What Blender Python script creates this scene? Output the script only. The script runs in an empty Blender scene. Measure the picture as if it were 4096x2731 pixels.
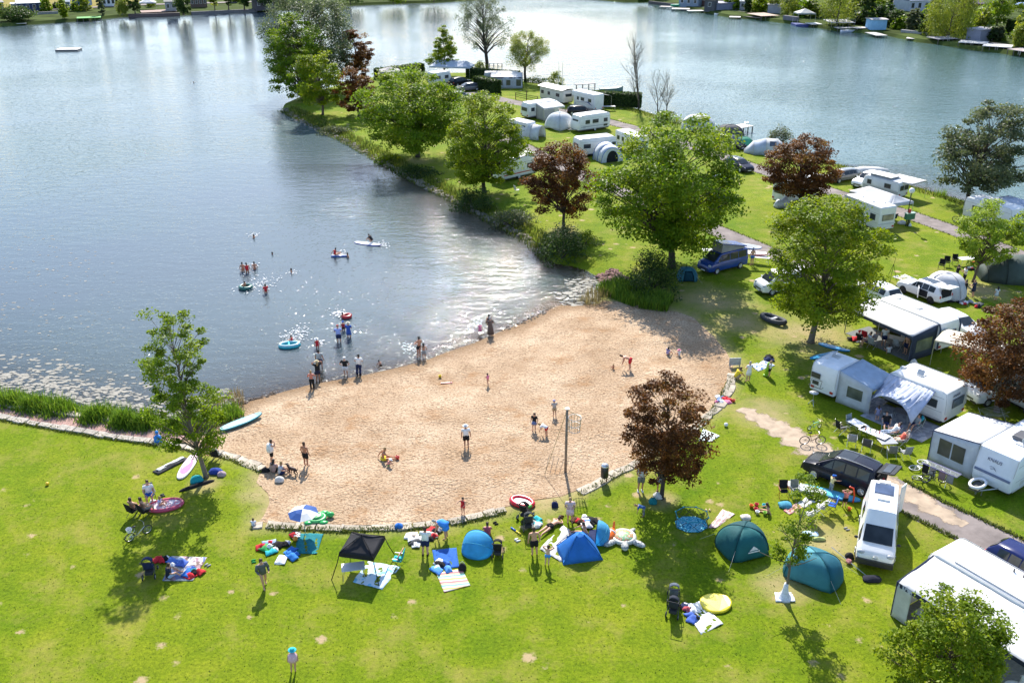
import bpy,math,random
import numpy as np
from mathutils import Vector,Matrix,Quaternion

scene=bpy.context.scene
R=math.radians
COL=scene.collection
random.seed(7)
rng=np.random.default_rng(11)

# ------------------------------------------------------------------ camera, sky, sun, exposure
cam=bpy.data.objects.new('camera',bpy.data.cameras.new('camera'))
COL.objects.link(cam)
cam.location=(0,0,32.0)
cam.rotation_euler=(R(90-24.53),0,0)
cam.data.sensor_width=36.0
cam.data.lens=33.67
cam.data.clip_end=6000
scene.camera=cam

SUN_EL,SUN_AZ=41.0,-2.7            # degrees; azimuth from +Y towards +X
world=bpy.data.worlds.new('World')
scene.world=world
world.use_nodes=True
wn=world.node_tree
sky=wn.nodes.new('ShaderNodeTexSky')
sky.sky_type='NISHITA'
sky.sun_disc=False
sky.sun_elevation=R(SUN_EL)
sky.sun_rotation=R(SUN_AZ)
sky.air_density=1.0
sky.dust_density=0.8
sky.ozone_density=2.4
bg=wn.nodes['Background']
bg.inputs['Strength'].default_value=0.14
wn.links.new(sky.outputs['Color'],bg.inputs['Color'])

sun=bpy.data.objects.new('sun',bpy.data.lights.new('sun','SUN'))
COL.objects.link(sun)
sun.data.energy=4.8
sun.data.angle=R(0.53)
sun.data.color=(1.0,0.94,0.84)
sd_=Vector((math.sin(R(SUN_AZ))*math.cos(R(SUN_EL)),math.cos(R(SUN_AZ))*math.cos(R(SUN_EL)),math.sin(R(SUN_EL))))
sun.rotation_euler=sd_.to_track_quat('Z','Y').to_euler()
sun.location=sd_*200

scene.view_settings.view_transform='Standard'
scene.view_settings.look='None'
scene.view_settings.gamma=1.0
scene.view_settings.use_curve_mapping=False
scene.view_settings.exposure=0.97
scene.cycles.max_bounces=6
scene.cycles.diffuse_bounces=3
scene.cycles.glossy_bounces=3
scene.cycles.transmission_bounces=4
scene.cycles.transparent_max_bounces=8

# ------------------------------------------------------------------ materials
MATS={}

def nodes(name):
 m=bpy.data.materials.new(name)
 m.use_nodes=True
 nt=m.node_tree
 b=nt.nodes['Principled BSDF']
 return m,nt,b

def N(nt,kind,**kw):
 n=nt.nodes.new(kind)
 for k,v in kw.items():
  if k in n.inputs:
   n.inputs[k].default_value=v
  else:
   setattr(n,k,v)
 return n

def ramp(nt,stops,fac=None):
 r=nt.nodes.new('ShaderNodeValToRGB')
 e=r.color_ramp.elements
 while len(e)<len(stops):
  e.new(0.5)
 for i,(p,c) in enumerate(stops):
  e[i].position=p
  e[i].color=(*c,1) if len(c)==3 else c
 if fac is not None:
  nt.links.new(fac,r.inputs[0])
 return r

def mixc(nt,fac,a,b,blend='MIX'):
 n=nt.nodes.new('ShaderNodeMix')
 n.data_type='RGBA'
 n.blend_type=blend
 for sock,v in ((n.inputs[0],fac),(n.inputs[6],a),(n.inputs[7],b)):
  if hasattr(v,'is_output'):
   nt.links.new(v,sock)
  elif isinstance(v,(int,float)):
   sock.default_value=v
  else:
   sock.default_value=(*v,1)
 return n.outputs[2]

def noise_tex(nt,scale,detail=3,rough=0.55,coord=None,dim='3D'):
 n=N(nt,'ShaderNodeTexNoise',Scale=scale,Detail=detail,Roughness=rough)
 if coord is not None:
  nt.links.new(coord,n.inputs['Vector'])
 return n

def surf(kind,c,rough=0.6,metal=0.0,var=0.18,scale=6.0,bump=0.0,bscale=30.0,transl=0.0,coat=0.0,spec=0.5):
 """Procedural surface: colour varied by noise, optional relief and, for cloth and canvas, light passing through."""
 key=(kind,tuple(round(x,3) for x in c),rough,metal,transl,bump,coat)
 if key in MATS:
  return MATS[key]
 m,nt,b=nodes(kind)
 tc=nt.nodes.new('ShaderNodeTexCoord')
 n1=noise_tex(nt,scale,4,0.6,tc.outputs['Object'])
 lo=tuple(max(0,x*(1-var)) for x in c)
 hi=tuple(min(0.95,x*(1+var*0.6)) for x in c)
 r=ramp(nt,[(0.3,lo),(0.7,hi)],n1.outputs[0])
 nt.links.new(r.outputs[0],b.inputs['Base Color'])
 b.inputs['Roughness'].default_value=rough
 b.inputs['Metallic'].default_value=metal
 b.inputs['Specular IOR Level'].default_value=spec
 b.inputs['Coat Weight'].default_value=coat
 b.inputs['Coat Roughness'].default_value=0.08
 if bump:
  n2=noise_tex(nt,bscale,3,0.6,tc.outputs['Object'])
  bp=N(nt,'ShaderNodeBump',Strength=bump,Distance=0.02)
  nt.links.new(n2.outputs[0],bp.inputs['Height'])
  nt.links.new(bp.outputs[0],b.inputs['Normal'])
 if transl:
  t=nt.nodes.new('ShaderNodeBsdfTranslucent')
  nt.links.new(r.outputs[0],t.inputs[0])
  mx=N(nt,'ShaderNodeMixShader')
  mx.inputs[0].default_value=transl
  nt.links.new(b.outputs[0],mx.inputs[1])
  nt.links.new(t.outputs[0],mx.inputs[2])
  nt.links.new(mx.outputs[0],nt.nodes['Material Output'].inputs[0])
 MATS[key]=m
 return m

def paint(c): return surf('vehicle_paint',c,0.24,0,0.06,2,coat=0.25 if sum(c)>.2 else 0.0,spec=0.5 if sum(c)>.2 else 0.3)
def shell(c): return surf('caravan_shell',c,0.42,0,0.10,1.2,bump=0.08,bscale=5)
def cloth(c): return surf('cloth',c,0.9,0,0.22,7,bump=0.5,bscale=9,spec=0.2)
def canvas(c,t=.24): return surf('canvas',c,0.75,0,0.16,1.6,bump=0.55,bscale=4.5,transl=t,spec=0.3)
def plastic(c): return surf('plastic',c,0.35,0,0.08,4)
def vinyl(c): return surf('vinyl',c,0.3,0,0.1,3,transl=0.12)
def metal(c): return surf('metal',c,0.35,0.8,0.12,6)
def skin(c): return surf('skin',c,0.55,0,0.1,5,spec=0.35)
def hairm(c): return surf('hair',c,0.6,0,0.3,20,bump=0.4,bscale=60)
def rubber(c=(0.02,0.02,0.022)): return surf('rubber',c,0.8,0,0.2,8)
def woodm(c): return surf('timber',c,0.75,0,0.3,5,bump=0.3,bscale=14)
def stone(c): return surf('stone',c,0.9,0,0.32,2.2,bump=0.7,bscale=6)
def barkm(c): return surf('bark',c,0.9,0,0.35,4,bump=0.8,bscale=10)

def glassm(c=(0.02,0.025,0.03),rough=0.06):
 key=('glass',c,rough)
 if key not in MATS:
  m,nt,b=nodes('tinted_glass')
  tc=nt.nodes.new('ShaderNodeTexCoord')
  n1=noise_tex(nt,1.5,2,0.5,tc.outputs['Object'])
  r=ramp(nt,[(0.3,c),(0.75,tuple(x*1.8+0.01 for x in c))],n1.outputs[0])
  nt.links.new(r.outputs[0],b.inputs['Base Color'])
  b.inputs['Roughness'].default_value=rough
  b.inputs['Specular IOR Level'].default_value=0.5
  MATS[key]=m
 return MATS[key]

W8=(.78,.78,.78); WHITE=(0.75,0.75,0.74); OFFWHITE=(0.72,0.71,0.67); GREY=(0.32,0.33,0.34); LGREY=(0.52,0.53,0.54)
DGREY=(0.09,0.095,0.10); BLACK=(0.018,0.018,0.02); NAVY=(0.02,0.03,0.09); BLUE=(0.03,0.13,0.50)
SKYB=(0.06,0.38,0.72); TEAL=(0.03,0.22,0.27); RED=(0.55,0.03,0.04); PINK=(0.72,0.22,0.36)
GREEN=(0.05,0.32,0.09); YELLOW=(0.75,0.58,0.04); ORANGE=(0.75,0.20,0.03); BROWN=(0.12,0.06,0.03)
TURQ=(0.04,0.45,0.50); ALU=(0.62,0.63,0.65); TAN=(0.42,0.32,0.20); CREAM=(0.70,0.64,0.50)
SK1=(0.55,0.30,0.20); SK2=(0.42,0.20,0.12); SK3=(0.62,0.37,0.27)

# ------------------------------------------------------------------ mesh building
class MB:
 """Collects simple shapes and links them as ONE mesh object."""
 def __init__(s):
  s.v=[]; s.f=[]

 def add(s,vs,fs):
  n=len(s.v)
  s.v+=[tuple(p) for p in vs]
  s.f+=[tuple(i+n for i in f) for f in fs]
  return s

 def box(s,x0,x1,y0,y1,z0,z1,M=None):
  vs=[(x,y,z) for z in (z0,z1) for x,y in ((x0,y0),(x1,y0),(x1,y1),(x0,y1))]
  if M is not None:
   vs=[tuple(M @ Vector(p)) for p in vs]
  return s.add(vs,[(3,2,1,0),(4,5,6,7),(0,1,5,4),(1,2,6,5),(2,3,7,6),(3,0,4,7)])

 def loft(s,rings,cap=True,closed=True):
  k=len(rings[0]); fs=[]
  for i in range(len(rings)-1):
   for j in range(k if closed else k-1):
    a=i*k+j; b=i*k+(j+1) % k
    fs.append((a,b,b+k,a+k))
  if cap and closed:
   fs.append(tuple(range(k-1,-1,-1)))
   fs.append(tuple((len(rings)-1)*k+j for j in range(k)))
  return s.add([p for r in rings for p in r],fs)

 def tube(s,pts,r,n=6,cap=True,flat=1.0):
  pts=[Vector(p) for p in pts]
  if len(pts)<2: return s
  rs=r if isinstance(r,(list,tuple)) else [r]*len(pts)
  rings=[]; up=None
  for i,p in enumerate(pts):
   d=(pts[min(i+1,len(pts)-1)]-pts[max(i-1,0)])
   if d.length<1e-6: d=Vector((0,0,1))
   d.normalize()
   if up is None:
    up=Vector((0,0,1)) if abs(d.z)<0.9 else Vector((0,1,0))
   a=d.cross(up)
   if a.length<1e-4: a=d.orthogonal()
   a.normalize(); b=a.cross(d).normalized(); up=b
   rings.append([p+(a*math.cos(t)+b*math.sin(t)*flat)*rs[i] for t in [2*math.pi*k/n for k in range(n)]])
  return s.loft(rings,cap)

 def lathe(s,prof,n=12,c=(0,0,0),sx=1.0,sy=1.0):
  rings=[[(c[0]+r*sx*math.cos(2*math.pi*k/n),c[1]+r*sy*math.sin(2*math.pi*k/n),c[2]+z) for k in range(n)] for r,z in prof]
  return s.loft(rings,True)

 def ball(s,c,r,n=10,m=6,sc=(1,1,1),rough=0.0,M=None):
  rings=[]
  for i in range(m+1):
   t=math.pi*(0.02+0.96*i/m)
   ring=[]
   for k in range(n):
    q=1+rough*(random.random()-0.5)
    p=Vector((r*sc[0]*q*math.sin(t)*math.cos(2*math.pi*k/n),r*sc[1]*q*math.sin(t)*math.sin(2*math.pi*k/n),-r*sc[2]*q*math.cos(t)))
    if M is not None: p=M @ p
    ring.append((c[0]+p.x,c[1]+p.y,c[2]+p.z))
   rings.append(ring)
  return s.loft(rings,True)

 def torus(s,c,R_,r,n=20,m=8,axis='z',sx=1.0,sy=1.0,M=None):
  vs=[]; fs=[]
  for i in range(n):
   a=2*math.pi*i/n
   for j in range(m):
    b=2*math.pi*j/m
    p=Vector(((R_*sx+r*math.cos(b))*math.cos(a),(R_*sy+r*math.cos(b))*math.sin(a),r*math.sin(b)))
    if axis=='y': p=Vector((p.x,p.z,p.y))
    if axis=='x': p=Vector((p.z,p.x,p.y))
    if M is not None: p=M @ p
    vs.append((c[0]+p.x,c[1]+p.y,c[2]+p.z))
    fs.append((i*m+j,i*m+(j+1) % m,((i+1) % n)*m+(j+1) % m,((i+1) % n)*m+j))
  return s.add(vs,fs)

 def prism(s,poly,z0,z1):
  n=len(poly)
  vs=[(x,y,z0) for x,y in poly]+[(x,y,z1) for x,y in poly]
  return s.add(vs,[tuple(range(n-1,-1,-1)),tuple(range(n,2*n))]+[(i,(i+1) % n,n+(i+1) % n,n+i) for i in range(n)])

 def panel(s,pts,t=0.012):
  """thin solid panel through the given 3D points (a planar or gently bent polygon)"""
  P=[Vector(p) for p in pts]
  nrm=Vector((0,0,0))
  for i in range(len(P)):
   a,b=P[i],P[(i+1) % len(P)]
   nrm+=a.cross(b)
  nrm.normalize()
  n=len(P)
  vs=[p-nrm*t/2 for p in P]+[p+nrm*t/2 for p in P]
  return s.add(vs,[tuple(range(n-1,-1,-1)),tuple(range(n,2*n))]+[(i,(i+1) % n,n+(i+1) % n,n+i) for i in range(n)])

 def patch(s,p00,p10,p11,p01,n=8,m=8,sag=0.0,wr=0.0,bul=None,thick=0.015,freq=3.0,seed=0.0):
  """a sheet of cloth between four corners: sag and wrinkles, with thickness"""
  A,B,Cc,D=map(Vector,(p00,p10,p11,p01))
  nrm=(B-A).cross(D-A).normalized()
  vs=[]
  for j in range(m+1):
   for i in range(n+1):
    u,v=i/n,j/m
    p=A*(1-u)*(1-v)+B*u*(1-v)+Cc*u*v+D*(1-u)*v
    e=math.sin(math.pi*u)*math.sin(math.pi*v)
    p=p-Vector((0,0,sag*e))
    if bul: p=p+nrm*bul*e
    if wr:
     p=p+nrm*wr*(math.sin(freq*6.3*(u+0.35*v)+seed)*math.sin(math.pi*v) ** 0.5*0.6+0.7*(random.random()-0.5))
    vs.append(p)
  k=n+1
  top=len(vs)
  allv=[p+nrm*thick/2 for p in vs]+[p-nrm*thick/2 for p in vs]
  fs=[]
  for j in range(m):
   for i in range(n):
    a=j*k+i
    fs.append((a,a+1,a+1+k,a+k))
    fs.append((top+a+k,top+a+1+k,top+a+1,top+a))
  edge=[i for i in range(k)]+[j*k+n for j in range(1,m+1)]+[m*k+i for i in range(n-1,-1,-1)]+[j*k for j in range(m-1,0,-1)]
  for a,b in zip(edge,edge[1:]+edge[:1]):
   fs.append((a,top+a,top+b,b))
  return s.add(allv,fs)

 def mesh(s,name,m=None,smooth=False):
  me=bpy.data.meshes.new(name)
  me.from_pydata(s.v,[],s.f)
  if m is not None: me.materials.append(m)
  if smooth: me.polygons.foreach_set('use_smooth',[True]*len(me.polygons))
  me.update()
  return me

 def build(s,name,m,parent=None,smooth=False,bevel=0.0):
  o=bpy.data.objects.new(name,s.mesh(name,m,smooth))
  COL.objects.link(o)
  if parent is not None: o.parent=parent
  if bevel:
   b=o.modifiers.new('bevel','BEVEL'); b.width=bevel; b.segments=2; b.limit_method='ANGLE'
  return o

def tag(o,label=None,cat=None,group=None,kind=None):
 if label: o['label']=label
 if cat: o['category']=cat
 if group: o['group']=group
 if kind: o['kind']=kind
 return o

def thing(name,label,cat,loc=(0,0,0),rz=0.0,group=None,scale=1.0):
 o=bpy.data.objects.new(name,None)
 o.empty_display_size=0.2
 COL.objects.link(o)
 if len(loc)==2: loc=(loc[0],loc[1],gz(loc[0],loc[1]))
 o.location=loc; o.rotation_euler=(0,0,rz); o.scale=(scale,)*3
 return tag(o,label,cat,group)

def single(mb,name,label,cat,m,loc=(0,0,0),rz=0.0,group=None,smooth=False,bevel=0.0):
 """a thing that is one mesh"""
 o=mb.build(name,m,None,smooth,bevel)
 if len(loc)==2: loc=(loc[0],loc[1],gz(loc[0],loc[1]))
 o.location=loc; o.rotation_euler=(0,0,rz)
 return tag(o,label,cat,group)

def copy_tree(o,parent=None):
 c=o.copy(); COL.objects.link(c); c.parent=parent
 for ch in list(o.children):
  copy_tree(ch,c)
 return c

def np_mesh(name,V,F,m,smooth=False,attrs=None):
 """fast mesh from numpy quads"""
 me=bpy.data.meshes.new(name)
 V=np.asarray(V,np.float32); F=np.asarray(F,np.int32)
 k=F.shape[1]
 me.vertices.add(len(V)); me.vertices.foreach_set('co',V.ravel())
 me.loops.add(F.size); me.loops.foreach_set('vertex_index',F.ravel())
 me.polygons.add(len(F)); me.polygons.foreach_set('loop_start',np.arange(0,F.size,k,dtype=np.int32))
 if smooth: me.polygons.foreach_set('use_smooth',np.ones(len(F),bool))
 for an,data in (attrs or {}).items():
  a=me.attributes.new(an,'FLOAT','POINT'); a.data.foreach_set('value',np.asarray(data,np.float32))
 me.update(calc_edges=True)
 if m is not None: me.materials.append(m)
 return me

def link_mesh(name,me,parent=None):
 o=bpy.data.objects.new(name,me); COL.objects.link(o)
 if parent is not None: o.parent=parent
 return o

def ang(a,b):
 return math.atan2(b[1]-a[1],b[0]-a[0])

def dist(a,b):
 return math.hypot(b[0]-a[0],b[1]-a[1])

def mid(a,b,t=0.5):
 return (a[0]+(b[0]-a[0])*t,a[1]+(b[1]-a[1])*t)

# ================================================================== the lie of the land
WATER_Z=-0.45
SHORE=[(-65.60,69.76),(-45.24,64.69),(-37.29,61.86),(-33.61,60.72),(-30.01,59.55),(-26.55,58.48),(-24.05,57.80),(-22.21,58.17),(-20.61,58.92),(-20.07,59.62),(-19.20,60.07),(-18.60,60.92),(-17.18,61.86),(-14.99,63.32),(-13.20,64.04),(-11.11,64.91),(-8.36,66.41),(-6.45,67.73),(-5.19,68.94),(-2.90,70.85),(-1.20,72.76),(0.59,74.49),(3.21,77.54),(4.10,78.75),(5.56,78.65),(7.29,78.95),(8.28,81.03),(8.40,85.26),(7.29,87.64),(5.92,88.99),(4.28,89.62),(3.36,91.95),(2.93,95.78),(1.03,98.84),(-1.36,102.55),(-6.03,110.93),(-10.25,117.69),(-16.06,128.00),(-17.89,130.90),(-22.88,139.78),(-26.55,146.12),(-30.86,153.66),(-34.67,158.05),(-37.05,161.23),(-40.15,168.72),(-40.58,173.53),(-39.22,180.35),(-36.59,188.15),(-32.71,195.58),(-28.28,203.01),(-25.44,208.08),(-17.98,212.79),(-12.97,215.83),(-7.85,208.66),(-3.25,203.57),(1.24,198.70),(5.02,194.56),(12.11,185.79),(19.00,173.53),(21.86,168.72),(25.07,161.95),(27.88,154.99),(31.17,150.12),(34.81,144.63),(37.55,141.74),(43.97,130.65),(46.84,126.60),(50.64,118.31),(52.83,114.90),(55.19,110.38),(58.34,105.16),(64.30,94.38),(71.50,79.98)]
LAND=SHORE+[(260.0,100.0),(260.0,0.0),(-260.0,0.0),(-260.0,70.0)]
SAND=[(-20.15,57.83),(-20.17,59.55),(-20.02,61.28),(-17.46,63.90),(-12.68,66.64),(-8.19,69.09),(-3.15,73.73),(0.92,77.70),(3.39,80.56),(4.84,79.48),(7.53,79.03),(8.21,79.82),(10.26,79.26),(12.74,77.60),(14.51,76.71),(15.54,75.45),(16.49,71.32),(16.88,68.38),(16.95,66.10),(16.37,64.08),(15.99,62.87),(15.45,61.34),(14.39,59.30),(13.51,58.16),(12.45,56.76),(10.61,54.72),(7.47,51.54),(6.53,50.93),(4.95,49.40),(4.06,48.78),(2.95,48.03),(1.39,47.67),(-0.43,46.90),(-1.64,46.42),(-2.63,45.94),(-3.61,45.60),(-4.94,45.38),(-6.58,45.21),(-9.55,45.09),(-11.55,45.21),(-13.79,45.38),(-14.43,45.55),(-14.32,46.15),(-14.30,47.49),(-14.64,48.50),(-15.63,49.69),(-15.71,51.34),(-17.57,52.75),(-18.83,53.45),(-20.01,53.94),(-21.01,54.44),(-22.55,55.23),(-23.26,56.05),(-21.65,56.52)]

def poly_sd(poly,X,Y):
 """signed distance to a polygon (positive inside) and the nearest outline point"""
 P=np.array(poly); Q=np.roll(P,-1,0)
 best=np.full(X.shape,1e18); nx=np.zeros(X.shape); ny=np.zeros(X.shape)
 ins=np.zeros(X.shape,bool)
 for (ax,ay),(bx,by) in zip(P,Q):
  dx,dy=bx-ax,by-ay
  t=np.clip(((X-ax)*dx+(Y-ay)*dy)/(dx*dx+dy*dy+1e-12),0,1)
  cx,cy=ax+t*dx,ay+t*dy
  d=(X-cx) ** 2+(Y-cy) ** 2
  m=d<best
  best=np.where(m,d,best); nx=np.where(m,cx,nx); ny=np.where(m,cy,ny)
  if dy != 0:
   c=((ay>Y) != (by>Y)) & (X<dx*(Y-ay)/dy+ax)
   ins ^= c
 d=np.sqrt(best)
 return np.where(ins,d,-d),nx,ny

def sstep(x):
 x=np.clip(x,0,1); return x*x*(3-2*x)

def heights(X,Y):
 sd=poly_sd(LAND,X,Y)[0]
 ss=poly_sd(SAND,X,Y)[0]
 bed=WATER_Z+np.minimum(sd,0)*0.12
 lawn=np.where(sd>0,WATER_Z+0.45*sstep(sd/2.4),bed)
 beach=np.where(sd>0,WATER_Z+0.41*np.clip(sd/17,0,1) ** 0.8,bed)
 z=np.where(ss>0,beach,beach+(lawn-beach)*sstep(-ss/1.6))
 return z,sd,ss

def gz(x,y):
 z=heights(np.array([x]),np.array([y]))[0]
 return float(z[0])

def grid_mesh(name,x0,x1,y0,y1,step,keep,zf,m,attrs=None,snap=None):
 nx=int((x1-x0)/step)+1; ny=int((y1-y0)/step)+1
 X,Y=np.meshgrid(x0+step*np.arange(nx),y0+step*np.arange(ny))
 z,sd,ss=heights(X,Y)
 if snap is not None:
  X,Y,ok=snap(X,Y,step)
  z,sd,ss=heights(X,Y)
 else:
  ok=keep(sd,ss)
 Z=zf(z,sd,ss)
 i,j=np.meshgrid(np.arange(nx-1),np.arange(ny-1))
 a=(j*nx+i).ravel()
 okr=ok.ravel()
 F=np.stack([a,a+1,a+1+nx,a+nx],1)
 F=F[okr[F].all(1)]
 used=np.unique(F); remap=np.zeros(nx*ny,np.int64); remap[used]=np.arange(len(used))
 V=np.stack([X.ravel(),Y.ravel(),Z.ravel()],1)[used]
 at={k: f(z,sd,ss).ravel()[used] for k,f in (attrs or {}).items()}
 return link_mesh(name,np_mesh(name,V,remap[F],m,True,at))

# ---- grass
def grass_material():
 m,nt,b=nodes('mown_grass')
 tc=nt.nodes.new('ShaderNodeTexCoord'); co=tc.outputs['Object']
 big=noise_tex(nt,0.075,4,0.6,co)
 mid_=noise_tex(nt,0.55,5,0.65,co)
 fine=noise_tex(nt,5.5,5,0.7,co)
 vf=noise_tex(nt,26,3,0.7,co)
 c1=ramp(nt,[(0.30,(0.075,0.145,0.004)),(0.50,(0.150,0.215,0.006)),(0.70,(0.255,0.275,0.022))],mid_.outputs[0])
 c2=ramp(nt,[(0.35,(0.090,0.178,0.004)),(0.65,(0.218,0.252,0.014))],big.outputs[0])
 c=mixc(nt,0.5,c1.outputs[0],c2.outputs[0])
 f=ramp(nt,[(0.30,(0.56,0.6,0.52)),(0.52,(1,1,1)),(0.75,(1.45,1.35,1.2))],fine.outputs[0])
 c=mixc(nt,1.0,c,f.outputs[0],'MULTIPLY')
 f2=ramp(nt,[(0.30,(0.55,0.58,0.5)),(0.55,(1,1,1)),(0.78,(1.4,1.35,1.2))],vf.outputs[0])
 c=mixc(nt,1.0,c,f2.outputs[0],'MULTIPLY')
 # worn, sandy spots and dry straw patches
 vo=N(nt,'ShaderNodeTexVoronoi',Scale=0.75,Randomness=1.0)
 dist_n=noise_tex(nt,2.2,4,0.7,co)
 wob=mixc(nt,0.30,co,dist_n.outputs[1])
 nt.links.new(wob,vo.inputs['Vector'])
 area=noise_tex(nt,0.11,2,0.5,co)
 th=N(nt,'ShaderNodeMapRange'); th.inputs[1].default_value=0.38; th.inputs[2].default_value=0.58; th.inputs[3].default_value=0.015; th.inputs[4].default_value=0.19
 nt.links.new(area.outputs[0],th.inputs[0])
 lt=N(nt,'ShaderNodeMath',operation='SUBTRACT')
 nt.links.new(th.outputs[0],lt.inputs[0]); nt.links.new(vo.outputs[0],lt.inputs[1])
 l2=N(nt,'ShaderNodeMath',operation='MULTIPLY_ADD'); l2.inputs[1].default_value=0.30; nt.links.new(noise_tex(nt,5.0,4,0.75,co).outputs[0],l2.inputs[0]); nt.links.new(lt.outputs[0],l2.inputs[2])
 sm=ramp(nt,[(0.13,(0,0,0)),(0.22,(0.9,0.9,0.9))],l2.outputs[0])
 c=mixc(nt,sm.outputs[0],c,(0.42,0.31,0.19))
 dry=noise_tex(nt,0.28,5,0.75,co)
 dr=ramp(nt,[(0.50,(0,0,0)),(0.74,(0.75,0.75,0.75))],dry.outputs[0])
 worn=N(nt,'ShaderNodeAttribute',attribute_name='worn')
 wm=N(nt,'ShaderNodeMath',operation='MULTIPLY_ADD',use_clamp=True); wm.inputs[1].default_value=2.4
 dm=N(nt,'ShaderNodeMath',operation='MULTIPLY'); nt.links.new(dry.outputs[0],dm.inputs[0]); nt.links.new(worn.outputs['Fac'],dm.inputs[1])
 nt.links.new(dm.outputs[0],wm.inputs[0]); wm.inputs[2].default_value=-0.35
 c=mixc(nt,wm.outputs[0],c,(0.36,0.285,0.15))
 c=mixc(nt,dr.outputs[0],c,(0.30,0.25,0.07))
 nt.links.new(c,b.inputs['Base Color'])
 b.inputs['Roughness'].default_value=0.85
 b.inputs['Specular IOR Level'].default_value=0.06
 add=N(nt,'ShaderNodeMath',operation='ADD')
 nt.links.new(fine.outputs[0],add.inputs[0]); nt.links.new(vf.outputs[0],add.inputs[1])
 bp=N(nt,'ShaderNodeBump',Strength=0.55,Distance=0.08)
 nt.links.new(add.outputs[0],bp.inputs['Height'])
 nt.links.new(bp.outputs[0],b.inputs['Normal'])
 return m

def sand_material():
 m,nt,b=nodes('beach_sand')
 tc=nt.nodes.new('ShaderNodeTexCoord'); co=tc.outputs['Object']
 n1=noise_tex(nt,0.22,5,0.65,co)
 n2=noise_tex(nt,7.0,5,0.78,co)
 calm_=noise_tex(nt,0.5,3,0.6,co); cs=ramp(nt,[(0.35,(0.15,0.15,0.15)),(0.62,(1,1,1))],calm_.outputs[0])
 vo=N(nt,'ShaderNodeTexVoronoi',Scale=6.5,Randomness=1.0,feature='SMOOTH_F1'); vo.inputs['Smoothness'].default_value=0.35
 wb=noise_tex(nt,4.0,3,0.6,co)
 nt.links.new(mixc(nt,0.22,co,wb.outputs[1]),vo.inputs['Vector'])
 c=ramp(nt,[(0.30,(0.35,0.235,0.14)),(0.5,(0.46,0.33,0.215)),(0.70,(0.55,0.42,0.29))],n1.outputs[0])
 sp=ramp(nt,[(0.36,(0.40,0.30,0.22)),(0.50,(1,1,1)),(0.8,(1.3,1.3,1.32))],n2.outputs[0])
 col=mixc(nt,1.0,c.outputs[0],sp.outputs[0],'MULTIPLY')
 dig=noise_tex(nt,0.42,6,0.72,co)
 dg=ramp(nt,[(0.54,(0,0,0)),(0.68,(0.7,0.7,0.7))],dig.outputs[0])
 col=mixc(nt,dg.outputs[0],col,(0.33,0.175,0.075))
 wet=N(nt,'ShaderNodeAttribute',attribute_name='wet')
 col=mixc(nt,wet.outputs['Fac'],col,(0.20,0.125,0.065))
 dug=N(nt,'ShaderNodeAttribute',attribute_name='dug'); col=mixc(nt,dug.outputs['Fac'],col,(0.24,0.13,0.055))
 nt.links.new(col,b.inputs['Base Color'])
 b.inputs['Roughness'].default_value=0.9
 b.inputs['Specular IOR Level'].default_value=0.2
 vm=N(nt,'ShaderNodeMath',operation='MULTIPLY'); nt.links.new(vo.outputs[0],vm.inputs[0]); nt.links.new(cs.outputs[0],vm.inputs[1])
 h=N(nt,'ShaderNodeMath',operation='MULTIPLY_ADD'); h.inputs[1].default_value=0.9
 nt.links.new(n2.outputs[0],h.inputs[0]); nt.links.new(vm.outputs[0],h.inputs[2])
 bp=N(nt,'ShaderNodeBump',Strength=1.0,Distance=0.12)
 nt.links.new(h.outputs[0],bp.inputs['Height'])
 nt.links.new(bp.outputs[0],b.inputs['Normal'])
 return m

GRASS=grass_material()
SANDM=sand_material()
lawn_z=lambda z,sd,ss: np.where(ss>0,z-0.09*np.clip(ss/0.5,0,1),z)
lawn=grid_mesh('lawn',-75,95,19,205,0.5,lambda sd,ss: (sd>-0.45) & (ss<1.2),lawn_z,GRASS)
WORN=[(*(17.94,78.87),5.5),(*(23.95,71.32),6),(*(19.20,74.00),4),(*(8.91,47.49),1.6),(*(14.07,39.92),2.2),(*(43.08,81.51),4),(*(6.41,54.55),3),(*(-18.67,49.35),1.5),(*(-15.01,48.41),2.2),(*(1.90,47.49),2.5),(*(17.56,58.10),3.5),(*(17.32,43.26),3),(*(-12.88,129.57),3),(*(5.78,98.06),3)]
lv=np.empty(len(lawn.data.vertices)*3,np.float32); lawn.data.vertices.foreach_get('co',lv); lv=lv.reshape(-1,3)
wv=np.exp(np.minimum(0,heights(lv[:,0],lv[:,1])[2])/1.3)
for x_,y_,r_ in WORN: wv=np.maximum(wv,np.clip(1.15-np.hypot(lv[:,0]-x_,lv[:,1]-y_)/r_,0,1))
lawn.data.attributes.new('worn','FLOAT','POINT').data.foreach_set('value',wv.astype(np.float32))
tag(lawn,kind='structure')

def sand_snap(X,Y,step):
 ss,nx,ny=poly_sd(SAND,X,Y)
 ok=ss>-step*1.01
 out=ok & (ss<0)
 wig=0.22*np.sin(X*2.1+Y*1.3)*np.sin(Y*3.1-X*1.7)
 return np.where(out,nx,X),np.where(out,ny,Y),ok

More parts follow.
